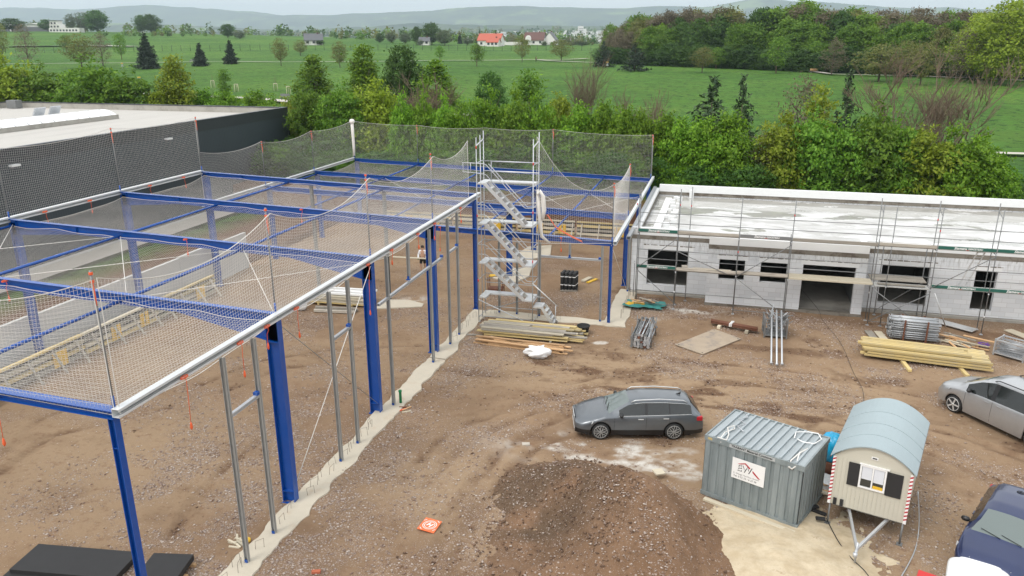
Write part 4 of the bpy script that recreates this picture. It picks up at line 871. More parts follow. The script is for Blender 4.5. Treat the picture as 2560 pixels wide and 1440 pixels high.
# ---------------------------------------------------------------- anthracite hall beyond the wall
def clad_mat():
    m, nt, b = nt_new('anthracite_cladding'); co = objco(nt); sp = N(nt, 'ShaderNodeSeparateXYZ'); nt.links.new(co, sp.inputs[0])
    w = N(nt, 'ShaderNodeTexWave', wave_type='BANDS', bands_direction='Y'); w.inputs['Scale'].default_value = 1.6; nt.links.new(co, w.inputs['Vector'])
    c = rgbmix(nt, ramp(nt, w.outputs[0], .02, .12), (.026, .033, .040), (.036, .048, .057)); c = rgbmix(nt, noise(nt, .25, 4, .6, co), c, (.044, .058, .068)); nt.links.new(c, b.inputs['Base Color'])
    b.inputs['Roughness'].default_value = .5; nt.links.new(bumpn(nt, w.outputs[0], .25, .02), b.inputs['Normal']); return m
dh = empty('anthracite_hall', (-45, 20, 2), 0, 'big flat-roofed hall with dark anthracite cladding and a pale gravel roof', 'industrial hall')
def rel(o): o.location = Vector(o.location)-Vector((-45, 20, 2)); return o
hx0, hx1, hy0, hy1, hz = -61.4, -28.4, -30, 55.0, 8.0
cl = clad_mat()
m = MB(); m.box((hx0, hy0, -1.0), (hx1, hy1, 7.42)); rel(m.build('wall', cl, dh))
for lo, hi in (((hx1-.3, hy0, 7.421), (hx1, hy1, hz)), ((hx0, hy0, 7.421), (hx0+.3, hy1, hz)), ((hx0+.301, hy1-.3, 7.421), (hx1-.301, hy1, hz)), ((hx0+.301, hy0, 7.421), (hx1-.301, hy0+.3, hz))):
    rel(MB().box(lo, hi).build('parapet', M['concrete'], dh))
capm = mat('anthracite_trim', (.03, .036, .042), .45)
for lo, hi in (((hx1-.34, hy0-.05, hz+.001), (hx1+.05, hy1+.05, hz+.07)), ((hx0-.05, hy0-.05, hz+.001), (hx0+.34, hy1+.05, hz+.07)), ((hx0+.341, hy1-.34, hz+.001), (hx1-.341, hy1+.05, hz+.07))): rel(MB().box(lo, hi).build('parapet_cap', capm, dh))
rel(MB().box((hx1+.002, hy0, -.8), (hx1+.06, hy1, .75)).build('plinth', M['panel_grey'], dh)); rel(MB().box((hx1+.001, hy0, 7.2), (hx1+.02, hy1+.01, hz)).build('fascia', capm, dh)); rel(MB().box((hx1-.05, hy1-.2, -.5), (hx1+.06, hy1+.06, 7.19)).build('corner_trim', capm, dh))
rm = mat('roof_membrane', (.44, .425, .395), .85, var=.07, vs=.5, col2=(.34, .33, .31), c2=(.5, .75), c2s=.12, stretch=(1.6, .25, 1))
rel(MB().box((hx0+.3, hy0+.3, 7.43), (hx1-.3, hy1-.3, 7.47)).build('roof', rm, dh))
def vault(x0, x1, y0, y1, z, h, name, mt):
    m = MB(); n = 12
    prof = [(x0+(x1-x0)*i/n, z+.35+h*math.sin(math.pi*i/n)**.8) for i in range(n+1)]
    m.prism([(x0, y0, z), *[(x, y0, zz) for x, zz in prof], (x1, y0, z)], (0, y1-y0, 0)); o = rel(m.build(name, M[mt], dh))
    for y in np.arange(y0, y1+.01, 1.25): r = MB(); r.tube([(x, y, zz+.01) for x, zz in prof], .03, 5); rel(r.build('rib', M['galv'], dh))
    rel(MB().box((x0-.12, y0-.1, z), (x0-.02, y1+.1, z+.36)).build('curb', M['concrete'], dh)); rel(MB().box((x1+.02, y0-.1, z), (x1+.12, y1+.1, z+.36)).build('curb', M['concrete'], dh))
vault(-43.4, -40.6, 16, 46.6, 7.475, .45, 'skylight', 'white_plastic')
for y in (40.6, 42.2):
    m = MB(); m.cbox((-42.9, y, 8.55), (.1, 1.1, .7), 0, 0, 0, .5); rel(m.build('vent_flap', M['galv'], dh))
for y in (23.8, 37.4):
    rel(MB().box((hx1+.02, y, 7.0), (hx1+.3, y+.6, 7.12)).build('wall_lamp', M['white'], dh))
m = MB(); m.cbox((-59.5, 53.6, 7.9), (1.2, .8, .8)); rel(m.build('roof_vent', M['galv_dark'], dh))
# ---------------------------------------------------------------- retaining wall and formwork
rw = empty('retaining_wall', (-17.0, 0, 0), 0, 'light grey precast panel wall behind the far columns of the hall', 'retaining wall')
for k in range(11):
    y0 = -6+k*3.25; h = 2.42 if k % 2 else 2.36
    o = MB().box((-.11, y0+.012, -.3), (.07, y0+3.238, h)).build('wall_panel', M['panel_grey'], rw)
def formwork(x, y, rz, L, label, k=0):
    t = empty('formwork_panel', (x, y, 0), rz, label, 'formwork', 'formwork along the foundation edge')
    for j, z in enumerate((.12, .42, .72)):
        MB().box((0, -.10, z), (L, .06, z+.16)).build('waler', M[('wood_yellow', 'wood_pale', 'wood_old')[(j+k) % 3]], t)
    MB().box((0, .07, .05), (L, .10, 1.02)).build('sheet', M['black'], t)  # black backing added to darken the gaps between walers, shade put in as colour
    MB().box((-.02, -.02, 1.03), (L+.02, .16, 1.12)).build('top_plank', M['wood_yellow' if k % 3 else 'wood_pale'], t)
    for q in ((.32, .72) if k % 2 else (.62,)):
        w = .26 if k % 2 else .75; MB().box((L*q, -.135, .16), (L*q+w, -.105, .86)).build('yellow_plate', M['yellow'], t)
        if k % 2: MB().box((L*q+w+.12, -.135, .16), (L*q+w+.34, -.105, .86)).build('yellow_plate', M['yellow'], t)
    for q in np.arange(.4, L, 1.3):
        m = MB(); m.bar((q, -.12, 1.0), (q, -.75, .02), .07, .09); m.build('raker', M['wood_old'], t)
    return t
for k, (y, L) in enumerate(((0.3, 4.6), (5.0, 4.7), (9.8, 4.8), (14.7, 4.9), (19.7, 4.8))):
    formwork(-15.75, y+0.0, R_(90), L, ['timber formwork at the near end of the row below the grey wall', 'timber formwork with a big yellow plate by the first inner column of the row', 'timber formwork with paired yellow plates below the grey wall', 'timber formwork in the fourth place along the grey wall, pale top plank', 'timber formwork at the far end of the row along the grey wall'][k], k)
for k, (x, L) in enumerate(((-13.5, 5.6), (-7.7, 5.0), (-2.5, 4.4), (2.1, 4.6))):
    formwork(x, 43.6, 0, L, ['timber formwork under the back of the low wing, far left', 'timber formwork under the back of the low wing, next left of the stair tower', 'timber formwork under the back of the low wing behind the stair tower', 'timber formwork under the back of the low wing near the white building'][k], k+1)
def mk(mt, name, label, cat, grp=None): return lambda m: tag(m.build(name, M[mt], None), label, cat, grp)
# ---------------------------------------------------------------- timber
def board(c, sz, rz, mt, label, grp, name='board', ry=0):
    o = MB().cbox((0, 0, 0), sz).build(name, M[mt], None, .004); o.location = c; o.rotation_euler = (0, ry, rz); return tag(o, label, 'board', grp)
r2 = random.Random(3)
lb, gb = 'board in the wide mixed stack of yellow and grey boards before the stair tower', 'boards in the mixed stack before the stair tower'
for b_ in (1.9, 4.9): board((b_, 22.7, .05), (.1, 1.9, .1), 0, 'wood_old', 'bearer timber under the mixed board stack', 'bearers under the board stacks', 'bearer')
for lay in range(5):
    for j in range(7 - (lay > 2)):
        L = r2.choice((4.6, 4.2, 2.4, 4.9, 3.6)); x = 1.3+L/2+r2.uniform(-.2, .5)
        if L < 3 and r2.random() < .6: board((x+2.4, 22.0+j*.25, .14+lay*.075), (2.1, .22, .05), r2.uniform(-.02, .02), r2.choice(('wood_yellow', 'wood_pale')), lb, gb)
        mt = 'wood_yellow' if j > 4 or lay < 1 else r2.choice(('wood_old', 'wood_old', 'wood_pale', 'wood_yellow'))
        board((x, 22.0+j*.25+r2.uniform(-.03, .03), .14+lay*.075), (L, .21, .055), r2.uniform(-.02, .02), mt, lb, gb)
lb, gb = 'fresh reddish batten in the loose pile in front of the mixed board stack', 'fresh battens in the loose pile'
for k in range(17):
    L = r2.uniform(3.4, 4.7); board((3.7+r2.uniform(-.3, .3), 20.6+r2.uniform(0, .85), .04+.06*(k//5)), (L, .13, .055), -.07+r2.uniform(-.07, .05), 'wood_new', lb, gb, 'batten')
board((.95, 21.9, .03), (.9, .12, .04), .1, 'wood_old', 'short grey board sticking out at the left end of the mixed stack', None)
# yellow formwork beams
lb, gb = 'yellow formwork beam in the long stack behind the silver van', 'yellow formwork beams in the long stack'
for x in (20.9, 23.2): board((x, 23.9, .06), (.16, 2.6, .12), .1, 'wood_yellow', 'yellow bearer under the long stack of formwork beams', 'bearers under the beam stack', 'bearer')
cx, cy, az = 21.9, 24.3, R_(-6)
for lay in range(4):
    for j in range(9-(lay == 3)*4):
        o_ = (j-4)*.19; px, py = cx-math.sin(az)*o_+r2.uniform(-.12, .12), cy+math.cos(az)*o_
        board((px+(lay == 3)*-.5, py+(lay == 3)*.35, .20+lay*.128), (5.1-(lay == 3)*.7+r2.uniform(-.15, .15), .145, .10), az, 'wood_yellow', lb, gb, 'formwork_beam')
for x, mt in ((20.1, 'wood_old'), (20.55, 'wood_pale')): board((x, 26.8, .08), (.36, 1.3, .04), .12, mt, ('grey' if mt == 'wood_old' else 'pale')+' short shuttering board lying behind the left end of the yellow beam stack', None, 'shuttering_board')
lb, gb = 'broken timber offcut in the loose heap between pipe stack and wire cage', 'broken offcuts in the loose heap'
for k in range(20): board((24.0+r2.gauss(0, .45), 26.9+r2.gauss(0, .4), .05+.035*(k//4)), (r2.uniform(.5, 1.6), .10, .04), R_(-35)+r2.gauss(0, .35), r2.choice(('wood_new', 'wood_pale', 'wood_old')), lb, gb, 'offcut', r2.gauss(0, .05))
board((27.2, 29.0, .04), (.5, 1.2, .05), .55, 'wood_pale', 'single pale board on the dirt by the wall at the picture edge', None)
lb, gb = 'board in the stack lying inside the hall behind the first blue columns', 'boards in the stack inside the hall'
for x in (-8.9, -6.9): board((x, 24.9, .06), (.12, 1.5, .12), 0, 'wood_yellow', 'yellow bearer under the board stack inside the hall', 'bearers under the hall stack', 'bearer')
for lay in range(5):
    for j in range(6): board((-7.9+r2.uniform(-.15, .15), 24.3+j*.23, .16+lay*.09), (3.3, .2, .07), 0.06+r2.uniform(-.01, .01), 'wood_pale' if lay else 'wood_yellow', lb, gb)
lb, gb = 'white bar lying on top of the board stack inside the hall', 'white bars on the hall stack'
for j in range(4): board((-7.4, 24.5+j*.26, .65+.05*(j % 2)), (3.1, .16, .1), .06, 'white', lb, gb, 'white_bar')
lb, gb = 'short grey beam of the small pile in front of the board stack inside the hall', 'short beams inside the hall'
for j in range(3): board((-7.4, 23.2+j*.18, .08+.12*(j == 1)), (2.3, .15, .13), .12, 'wood_old', lb, gb, 'short_beam')
board((4.8, 32.6, .06), (.28, .95, .1), -.35, 'wood_pale', 'pale plank of the pair lying beside the black rolls', None, 'plank'); board((5.15, 32.45, .04), (.2, 1.0, .05), -.42, 'yellow', 'yellow plank of the pair lying beside the black rolls', None, 'plank')
lb, gb = 'small wood wedge in the scatter beside the nearest grey wall post', 'wood wedges beside the nearest post'
for k in range(9): board((-.45+r2.gauss(0, .14), 4.1+r2.gauss(0, .13), .03+.02*(k//3)), (.34, .06, .04), r2.uniform(-1, 1), 'wood_pale', lb, gb, 'wedge')
tag(MB().lathe([(.05, 0), (.08, .02), (.08, .1), (.05, .13)], 10, (-.25, 4.2, .04)).build('reel', M['yellow'], None), 'small yellow line reel among the wood wedges', 'reel')
board((11.05, 10.95, .2), (.34, .34, .05), .5, 'wood_pale', 'square pale offcut lying at the back foot of the soil heap', None, 'offcut')
board((6.2, 11.9, .04), (.28, .2, .05), .3, 'wood_old', 'small pale chip of concrete on the whitened ground left of the soil heap', None, 'offcut')
tag(MB().cbox((2.35, 3.5, .045), (.24, .115, .07), .35).build('brick', mat('brick_red', (.42, .12, .06), .85), None, .005), 'single red brick lying on the dirt at the bottom of the picture', 'brick')
# ---------------------------------------------------------------- black boards in the foreground
tag(MB().cbox((-4.3, 2.0, .14), (3.1, 1.15, .12), R_(8)).cbox((-4.33, 1.82, .05), (3.2, 1.2, .06), R_(8)).build('insulation_board', M['black'], None, .008), 'long black insulation board on top of the stack at the lower left', 'board')
tag(MB().cbox((-4.36, 1.7, -.0), (3.24, 1.2, .05), R_(8)).build('insulation_board', M['black'], None, .008), 'lower black insulation board whose edge shows under the long one', 'board')
p = empty('pallet', (-1.55, 2.25, 0), R_(12), 'wooden pallet under the square black board beside the corner post', 'pallet')
for y in (-.5, 0, .5): MB().box((-.62, y-.05, 0), (.62, y+.05, .10)).build('bearer', M['wood_new'], p)
for x in np.arange(-.58, .6, .2): MB().box((x-.06, -.58, .101), (x+.06, .58, .125)).build('slat', M['wood_new'], p)
tag(MB().cbox((-1.6, 2.3, .22), (1.15, 1.15, .18), R_(12)).build('insulation_board', M['black'], None, .008), 'square black board pile on the pallet beside the slim blue corner post', 'board')
# ---------------------------------------------------------------- props, pipes, cages
def prop_bundle():
    c = empty('prop_rack', (9.2, 22.2, 0), R_(-2), 'small steel rack holding the bundle of props whose ends face the camera', 'rack')
    for x in (-.47, .47):
        for y in (.3, 2.0): MB().tube([(x, y, 0), (x, y, 1.0)], .022, 6).build('upright', M['galv_dark'], c)
    for y in (.3, 2.0): MB().tube([(-.47, y, .08), (.47, y, .08)], .025, 6).build('cross_bar', M['galv_dark'], c)
    k = 0
    for lay in range(6):
        for j in range(6):
            if lay == 5 and j in (0, 5): continue
            m = MB(); m.tube([(0, .02, 0), (0, 1.3, 0)], .034, 7); m.tube([(0, 1.3, 0), (0, 2.5, 0)], .027, 7)
            m.cbox((0, 0, 0), (.125, .012, .125), 0); m.cbox((0, 2.5, 0), (.12, .012, .12)); m.tube([(0, 1.2, 0), (0, 1.36, 0)], .045, 7)
            o = m.build('steel_prop', M['rust' if k % 11 == 4 else ('galv' if (k*7) % 3 else 'galv_dark')], None); k += 1
            o.location = (9.2-.4+j*.15+r2.uniform(-.02, .02), 22.15+r2.uniform(-.06, .06), .16+lay*.118+r2.uniform(-.015, .015)); o.rotation_euler = (r2.gauss(0, .012), r2.uniform(0, 3), r2.gauss(0, .02)-.03)
            tag(o, 'steel prop in the bundle with its end plates facing the camera', 'prop', 'steel props in the rack')
prop_bundle()
for k in range(7):
    m = MB(); m.tube([(-1.15, 0, 0), (1.15, 0, 0)], .045, 8); m.tube([(1.15, 0, 0), (1.18, 0, 0)], .06, 8); m.tube([(-1.18, 0, 0), (-1.15, 0, 0)], .06, 8)
    o = m.build('red_pipe', M['rust'], None); o.location = (13.5, 26.0+.1*(k % 4), .20+.085*(k//4)); o.rotation_euler = (0, 0, R_(-16)); tag(o, 'dark red pipe of the pile lying on two timber blocks', 'pipe', 'dark red pipes on timber blocks')
m = MB()
for x in (-.08, .0): m.cbox((13.42+x, 26.15+x*.2, .28), (.05, .5, .16), R_(-16))
tag(m.build('white_tape', M['white'], None), 'white tape round the dark red pipes', 'tape')
for x, y, l_ in ((12.85, 26.3, 'pale timber block under the near end of the dark red pipes'), (14.2, 25.95, 'pale timber block under the far end of the dark red pipes')): board((x, y, .08), (.16, .75, .15), R_(-16), 'wood_pale', l_, None, 'timber_block')
def cage(name, loc, rz, sx, sy, h, label, mt='galv', mesh_=True):
    t = empty(name, loc, rz, label, 'cage')
    for x in (0, sx):
        for y in (0, sy): MB().bar((x, y, 0), (x, y, h+.05), .06, .06).build('corner_post', M[mt], t)
    for z in (.12, h):
        m = MB(); 
        for (p, q) in (((0, 0), (sx, 0)), ((sx, 0), (sx, sy)), ((sx, sy), (0, sy)), ((0, sy), (0, 0))): m.bar((*p, z), (*q, z), .04, .05)
        m.build('rim', M[mt], t)
    if mesh_:
        for (p, q) in (((0, 0), (sx, 0)), ((sx, 0), (sx, sy)), ((sx, sy), (0, sy)), ((0, sy), (0, 0))):
            m = MB(); n = 9
            for i in range(1, n): a = i/n; m.tube([(p[0]+(q[0]-p[0])*a, p[1]+(q[1]-p[1])*a, .1), (p[0]+(q[0]-p[0])*a, p[1]+(q[1]-p[1])*a, h)], .006, 4)
            for i in range(1, 5): z = .12+(h-.12)*i/5; m.tube([(*p, z), (*q, z)], .006, 4)
            m.build('mesh_side', M[mt], t)
    MB().box((.03, .03, .1), (sx-.03, sy-.03, .13)).build('base', M[mt], t); return t
cage('post_cage', (14.95, 25.35, 0), R_(3), 1.05, 1.0, .95, 'steel cage packed with scaffold couplings behind three long pipes', 'galv_dark')
for k in range(60):
    m = MB(); L = r2.uniform(.3, .9); m.tube([(0, 0, 0), (L*.6, 0, L*.5 if k % 3 else .05)], .022, 5); m.cbox((0, 0, 0), (.09, .07, .07)); o = m.build('coupling', M['galv' if k % 2 else 'galv_dark'], None)
    o.location = (15.1+r2.random()*.75, 25.5+r2.random()*.7, .22+.75*(k/60)); o.rotation_euler = (r2.uniform(-.4, .4), r2.uniform(-.5, .3), r2.uniform(0, 6)); tag(o, 'loose scaffold fitting in the packed steel cage', 'fitting', 'scaffold fittings in the cage')
for k, x in enumerate((15.22, 15.45, 15.68)):
    m = MB(); m.tube([(x-.1, 21.55+.1*(k != 1), .18), (x+.02, 26.1, 1.2)], .042, 9); m.tube([(x-.1, 21.55+.1*(k != 1)-.03, .175), (x-.1, 21.58+.1*(k != 1), .18)], .065, 9)
    tag(m.build('long_pipe', M['galv'], None), 'long silver pipe, %s of the three leaning over the packed cage' % ('first', 'middle', 'last')[k], 'pipe', 'long pipes over the cage')
lb, gb = 'scaffold pipe in the big horizontal stack behind the yellow beams', 'scaffold pipes in the horizontal stack'
st = empty('pipe_stillage', (21.0, 26.5, 0), R_(-2), 'rusty steel stillage holding the big horizontal pipe stack', 'stillage')
for x in (.45, 1.45):
    for y in (0, .95): MB().bar((x, y, 0), (x, y, 1.1), .07, .07).build('post', M['rust'], st)
    MB().bar((x, 0, .06), (x, .95, .06), .07, .07).build('bearer', M['rust'], st)
for lay in range(9):
    for j in range(8):
        m = MB(); m.tube([(-1.05, 0, 0), (1.05, 0, 0)], .030, 6); m.cbox((-1.05, 0, 0), (.03, .11, .11)); m.cbox((-.6, 0, 0), (.1, .07, .07))
        o = m.build('scaffold_pipe', M['galv' if (lay*5+j*3) % 4 else 'galv_dark'], None); o.location = (21.95+r2.uniform(-.1, .1), 26.57+j*.115, .15+lay*.108); o.rotation_euler = (r2.random(), 0, R_(-2)+r2.gauss(0, .008)); tag(o, lb, 'pipe', gb)
tag(MB().cbox((24.35, 29.4, .1), (2.1, .62, .05), R_(-37)).build('walkway_plank', M['alu'], None, .006), 'perforated metal walkway plank lying on the dirt by the wall foot', 'walkway plank')
cage('wire_cage', (25.2, 25.8, 0), R_(-38), 1.25, .85, .75, 'galvanised wire cage full of scaffold braces at the right picture edge')
for k in range(40):
    m = MB(); m.tube([(-.58, 0, 0), (.58, 0, 0)], .016, 5); o = m.build('scaffold_brace', M['galv'], None); ca, sa = math.cos(R_(-38)), math.sin(R_(-38)); lx, ly = .63+r2.uniform(-.02, .02), .1+.65*r2.random()
    o.location = (25.2+ca*lx-sa*ly, 25.8+sa*lx+ca*ly, .2+.5*k/40); o.rotation_euler = (0, r2.gauss(0, .05), R_(-38)+r2.gauss(0, .08)); tag(o, 'thin scaffold brace lying in the galvanised wire cage', 'brace', 'scaffold braces in the wire cage')
m = MB()
for k in range(12): a = k*.9; m.tube([(25.05+.28*math.cos(a+i*.6)*(.5+.1*k % .5), 26.75+.22*math.sin(a+i*.6), .03+.012*k+.01*i) for i in range(6)], .018, 5)
tag(m.build('purple_straps', M['purple'], None), 'tangle of purple lifting straps beside the wire cage', 'straps')
pl = tag(MB().prism([(10.78, 23.1, .03), (12.1, 22.2, .03), (13.85, 24.7, .03), (12.55, 25.75, .03)], (0, 0, .035)).build('steel_plate', mat('dusty_plate', (.36, .29, .215), .75, var=.2, vs=2, col2=(.23, .20, .175), c2=(.5, .65), c2s=1.4), None), 'big dusty steel road plate lying flat on the dirt', 'steel plate')
for (x, y) in ((10.95, 23.1), (12.08, 22.35), (13.7, 24.7), (12.55, 25.6)): MB().lathe([(.04, .066), (.04, .068)], 10, (x, y, 0)).build('lifting_hole', M['black'], pl)
tag(MB().lathe([(.20, 0), (.24, .02), (.30, .42), (.335, .44), (.335, .47), (.29, .47), (.27, .42), (.22, .30), (.01, .30)], 24, (6.22, 23.5, .0)).build('mortar_tub', M['rubber'], None), 'round black mortar tub beside the corner of the mixed board stack', 'tub')
# white sack with a red print
def sack(name, c, sx, sy, h, mt, seed, label, cat, wr=.22):
    n, k = 40, 22; vs = []; fs = []
    for i in range(k+1):
        ph = math.pi*i/k
        for j in range(n):
            a = 2*math.pi*j/n; r = 1+wr*(float(fbm(2.2*math.cos(a)+5, 2.2*math.sin(a)+ph*1.6, 4, seed))-.45)*2
            z = .5-.5*math.cos(ph); vs.append((c[0]+sx*math.sin(ph)**.7*math.cos(a)*r, c[1]+sy*math.sin(ph)**.7*math.sin(a)*r, c[2]+max(0, h*(z if z > .12 else z*.3)*(.75+.35*r*.8))))
    for i in range(k):
        for j in range(n): fs.append((i*n+j, i*n+(j+1) % n, (i+1)*n+(j+1) % n, (i+1)*n+j))
    m = MB(); m.add(vs, fs, 0, True); return tag(m.build(name, M[mt], None), label, cat)
sk = sack('sack', (4.68, 20.0, 0), .58, .38, .5, 'white_plastic', 3, 'crumpled white sack with a red print lying before the fresh battens', 'sack', .55)
m = MB()
m2 = MB()
for k, (x, z) in enumerate(((-.12, .3), (.0, .36), (.12, .31), (-.05, .22), (.08, .2))): m2.tube([(4.66+x-.06, 19.80-.24*(.5-z)-.03, z-.02), (4.66+x, 19.78-.24*(.5-z)-.035, z+.03), (4.66+x+.07, 19.80-.24*(.5-z)-.03, z)], .010, 4)
o = m2.build('red_print', M['red'], sk)
# teal and yellow tarp with wood on it
n = 30; vs = []; fs = []
for i in range(n):
    for j in range(n):
        u, v = i/(n-1)-.5, j/(n-1)-.5; vs.append((8.75+2.1*u+.25*v+.1*math.sin(9*v), 28.35+1.1*v+.1*math.sin(7*u), .05+.22*float(fbm(u*5+2, v*5, 3, 15))+.25*max(0, abs(v)-.3)+.3*max(0, abs(u)-.38)))
for i in range(n-1):
    for j in range(n-1): fs.append((i*n+j, (i+1)*n+j, (i+1)*n+j+1, i*n+j+1))
m = MB(); m.add(vs, fs, 0, True); t_ = m.mesh('tarp')
for p_ in t_.polygons: p_.material_index = 1 if (p_.center[0] < 8.75 and 28.3 < p_.center[1] < 28.75) else 0
o = link('tarp', t_, None, [M['teal'], mat('yellow_tarp', (.72, .45, .03), .5)]); sl = o.modifiers.new('thickness', 'SOLIDIFY'); sl.thickness = .008; tag(o, 'teal and yellow tarp spread on the ground at the left corner of the white building', 'tarp')
lb, gb = 'brown board scrap lying on the teal tarp', 'board scraps on the tarp'
for k in range(9): board((9.0+r2.gauss(0, .3), 28.5+r2.gauss(0, .12), .28+.02*k), (r2.uniform(.4, .9), .12, .03), R_(-20)+r2.gauss(0, .3), 'wood_new' if k % 2 else 'wood_old', lb, gb, 'board_scrap')
# bitumen rolls on a pallet
p = empty('pallet', (4.1, 30.55, 0), .15, 'dark pallet under the black roofing rolls', 'pallet')
for y in (-.4, 0, .4): MB().box((-.5, y-.05, 0), (.5, y+.05, .09)).build('bearer', M['wood_old'], p)
for x in np.arange(-.45, .5, .18): MB().box((x-.06, -.45, .091), (x+.06, .45, .11)).build('slat', M['black'], p)
for i in range(4):
    for j in range(3):
        x, y = 3.72+i*.235+.03*j, 30.3+j*.24
        t = MB(); t.lathe([(.03, .112), (.105, .112), (.108, .13), (.108, 1.07), (.10, 1.09), (.02, 1.09)], 14, (x, y, 0)); o = tag(t.build('roofing_roll', M['black'], None), 'upright black roofing roll on the dark pallet under the low wing', 'roll', 'black roofing rolls on the pallet')
        for z in (.32, .82): MB().lathe([(.110, z), (.110, z+.055)], 14, (x, y, 0)).build('paper_band', M['white'], o)
# rusty stillage behind the stair tower
t = empty('rusty_stillage', (-.3, 28.5, 0), .12, 'rusty steel stillage with a yellow board on it behind the stair tower', 'stillage')
for x in (0, .85):
    for y in (0, .6): MB().bar((x, y, 0), (x, y, 1.0), .05, .05).build('post', M['rust'], t)
MB().box((0, 0, .25), (.85, .6, .3)).build('tray', M['rust'], t); MB().box((0, -.01, .05), (.85, .01, .3)).build('side', M['rust'], t)
board((.1, 28.8, 1.04), (.75, .3, .06), .12, 'yellow', 'yellow board lying on the rusty stillage behind the stair tower', None)
tag(MB().lathe([(.055, -.05), (.055, .52), (.068, .53), (.068, .6), (.05, .6), (.05, .4), (.01, .4)], 14, (.46, 13.85, 0)).build('drain_pipe', M['green_pipe'], None), 'green drain pipe standing up beside the foot of a grey wall post', 'pipe')
lb, gb = 'tool or wood scrap lying by the green drain pipe', 'scraps by the green drain pipe'
for k, (c, L, a) in enumerate((((.75, 13.3, .03), .55, .9), ((.9, 13.45, .04), .45, 1.1), ((.7, 13.5, .05), .3, .2), ((.98, 13.2, .03), .35, .6))): board(c, (L, .05, .04), a, ('orange', 'wood_new', 'rust', 'wood_pale')[k], lb, gb, 'scrap')
sack('bucket_sack', (-9.35, 23.2, 0), .28, .26, .62, 'white_plastic', 9, 'white crumpled sack standing left of the hall board stack, seen through the net', 'sack', .2)
# landing pad
lp = tag(MB().prism([(4.30, 6.08, .035), (4.87, 5.99, .035), (4.90, 6.60, .035), (4.36, 6.68, .035)], (0, 0, .018)).build('landing_pad', mat('pad_orange', (.80, .16, .05), .6, var=.06), None), 'square orange drone landing pad with a white H on the dirt', 'landing pad')
c_ = Vector((4.607, 6.34, 0)); me = text_mesh('H', .24, .001, .008); me.transform(Matrix.Translation(c_+Vector((0, 0, .056))) @ Matrix.Rotation(R_(-32), 4, 'Z')); link('lettering', me, lp, M['white'])
for r in (.15, .20):
    m = MB(); k = 40; vs = []; fs = []
    for i in range(k): a = 2*math.pi*i/k; vs += [c_+Vector((r*math.cos(a), r*math.sin(a), .0555)), c_+Vector(((r+.018)*math.cos(a), (r+.018)*math.sin(a), .0555))]
    m.add(vs, [(2*i, 2*i+1, (2*i+3) % (2*k), (2*i+2) % (2*k)) for i in range(k)]); m.build('ring', M['white'], lp)
for a in (45, 135, 225, 315): MB().cbox(c_+Vector((.30*math.cos(R_(a)), .30*math.sin(R_(a)), .0555)), (.1, .02, .001), R_(a+90)).build('corner_mark', M['white'], lp)
# cables on the ground
def cable(pts, r, mt, label):
    P = []; n = len(pts)
    for i in range(n-1):
        for t in np.linspace(0, 1, 9)[:-1]:
            p0, p1, p2, p3 = (np.array(pts[max(0, min(n-1, i+d))], float) for d in (-1, 0, 1, 2)); P.append(.5*((2*p1)+(-p0+p2)*t+(2*p0-5*p1+4*p2-p3)*t*t+(-p0+3*p1-3*p2+p3)*t**3))
    P.append(np.array(pts[-1], float)); m = MB(); m.tube([(p[0], p[1], (p[2] if len(p) > 2 else 0)+.035) for p in P], r, 5); return tag(m.build('cable', M[mt], None), label, 'cable')
cable([(17.3, 33.5, .14), (17.9, 30.0, .12), (18.0, 28.7, 0), (18.5, 25.4, 0), (18.6, 21.9, 0), (18.7, 19.7, 0), (18.2, 16.5, 0), (18.0, 13.2, 0)], .008, 'rubber', 'thin black cable running from the doorway over the dirt to the site trailer')
cable([(16.2, 9.7, .1), (16.45, 8.7, 0), (16.7, 8.0, 0), (17.0, 7.2, .1), (17.2, 6.2, 0)], .014, 'rubber', 'black cable trailing from the left leg of the site trailer over the sand')
cable([(18.62, 9.9, 1.3), (18.75, 9.8, .5), (18.75, 9.6, 0), (18.5, 8.8, 0), (18.2, 8.1, 0), (17.8, 7.2, 0), (17.6, 6.2, 0)], .018, 'galv', 'grey cable hanging from the right side of the site trailer and trailing over the stones')
# ---------------------------------------------------------------- material container
ct = empty('material_container', (12.44, 10.28, 0), R_(-23.8), 'grey corrugated steel material container with a white company sign', 'container')
def cont_mat():
    m, nt, b = nt_new('grey_container'); co = objco(nt); mp = N(nt, 'ShaderNodeMapping'); mp.inputs['Scale'].default_value = (3, 3, .5); nt.links.new(co, mp.inputs[0])
    c = rgbmix(nt, ramp(nt, noise(nt, 1.2, 6, .7, mp.outputs[0]), .35, .65), (.17, .20, .205), (.25, .285, .29)); c = rgbmix(nt, ramp(nt, noise(nt, 6, 5, .8, co), .68, .74), c, (.45, .46, .45))
    nt.links.new(c, b.inputs['Base Color']); b.inputs['Roughness'].default_value = .5; return m
M['cont'] = cont_mat(); M['cont_top'] = mat('container_roof', (.33, .37, .385), .5, var=.12, vs=2, col2=(.42, .38, .32), c2=(.62, .72), c2s=2)
cw, cd, ch = 3.15, 2.3, 2.12
def corr(p, ex, L, z0, z1, out, name):
    """trapezoid-ribbed sheet"""
    m = MB(); n = int(L/.26); P = []
    for i in range(n):
        a = i*L/n; s_ = L/n; P += [(a, 0), (a+s_*.55, 0), (a+s_*.65, .05), (a+s_*.9, .05)]
    P.append((L, 0)); p = Vector(p); ex = Vector(ex); o_ = Vector(out); vs = []
    for (a, d) in P: q = p+ex*a-o_*d; vs += [(q.x, q.y, z0), (q.x, q.y, z1)]
    m.add(vs, [(2*i, 2*i+2, 2*i+3, 2*i+1) for i in range(len(P)-1)]); return m.build(name, M['cont'], ct)
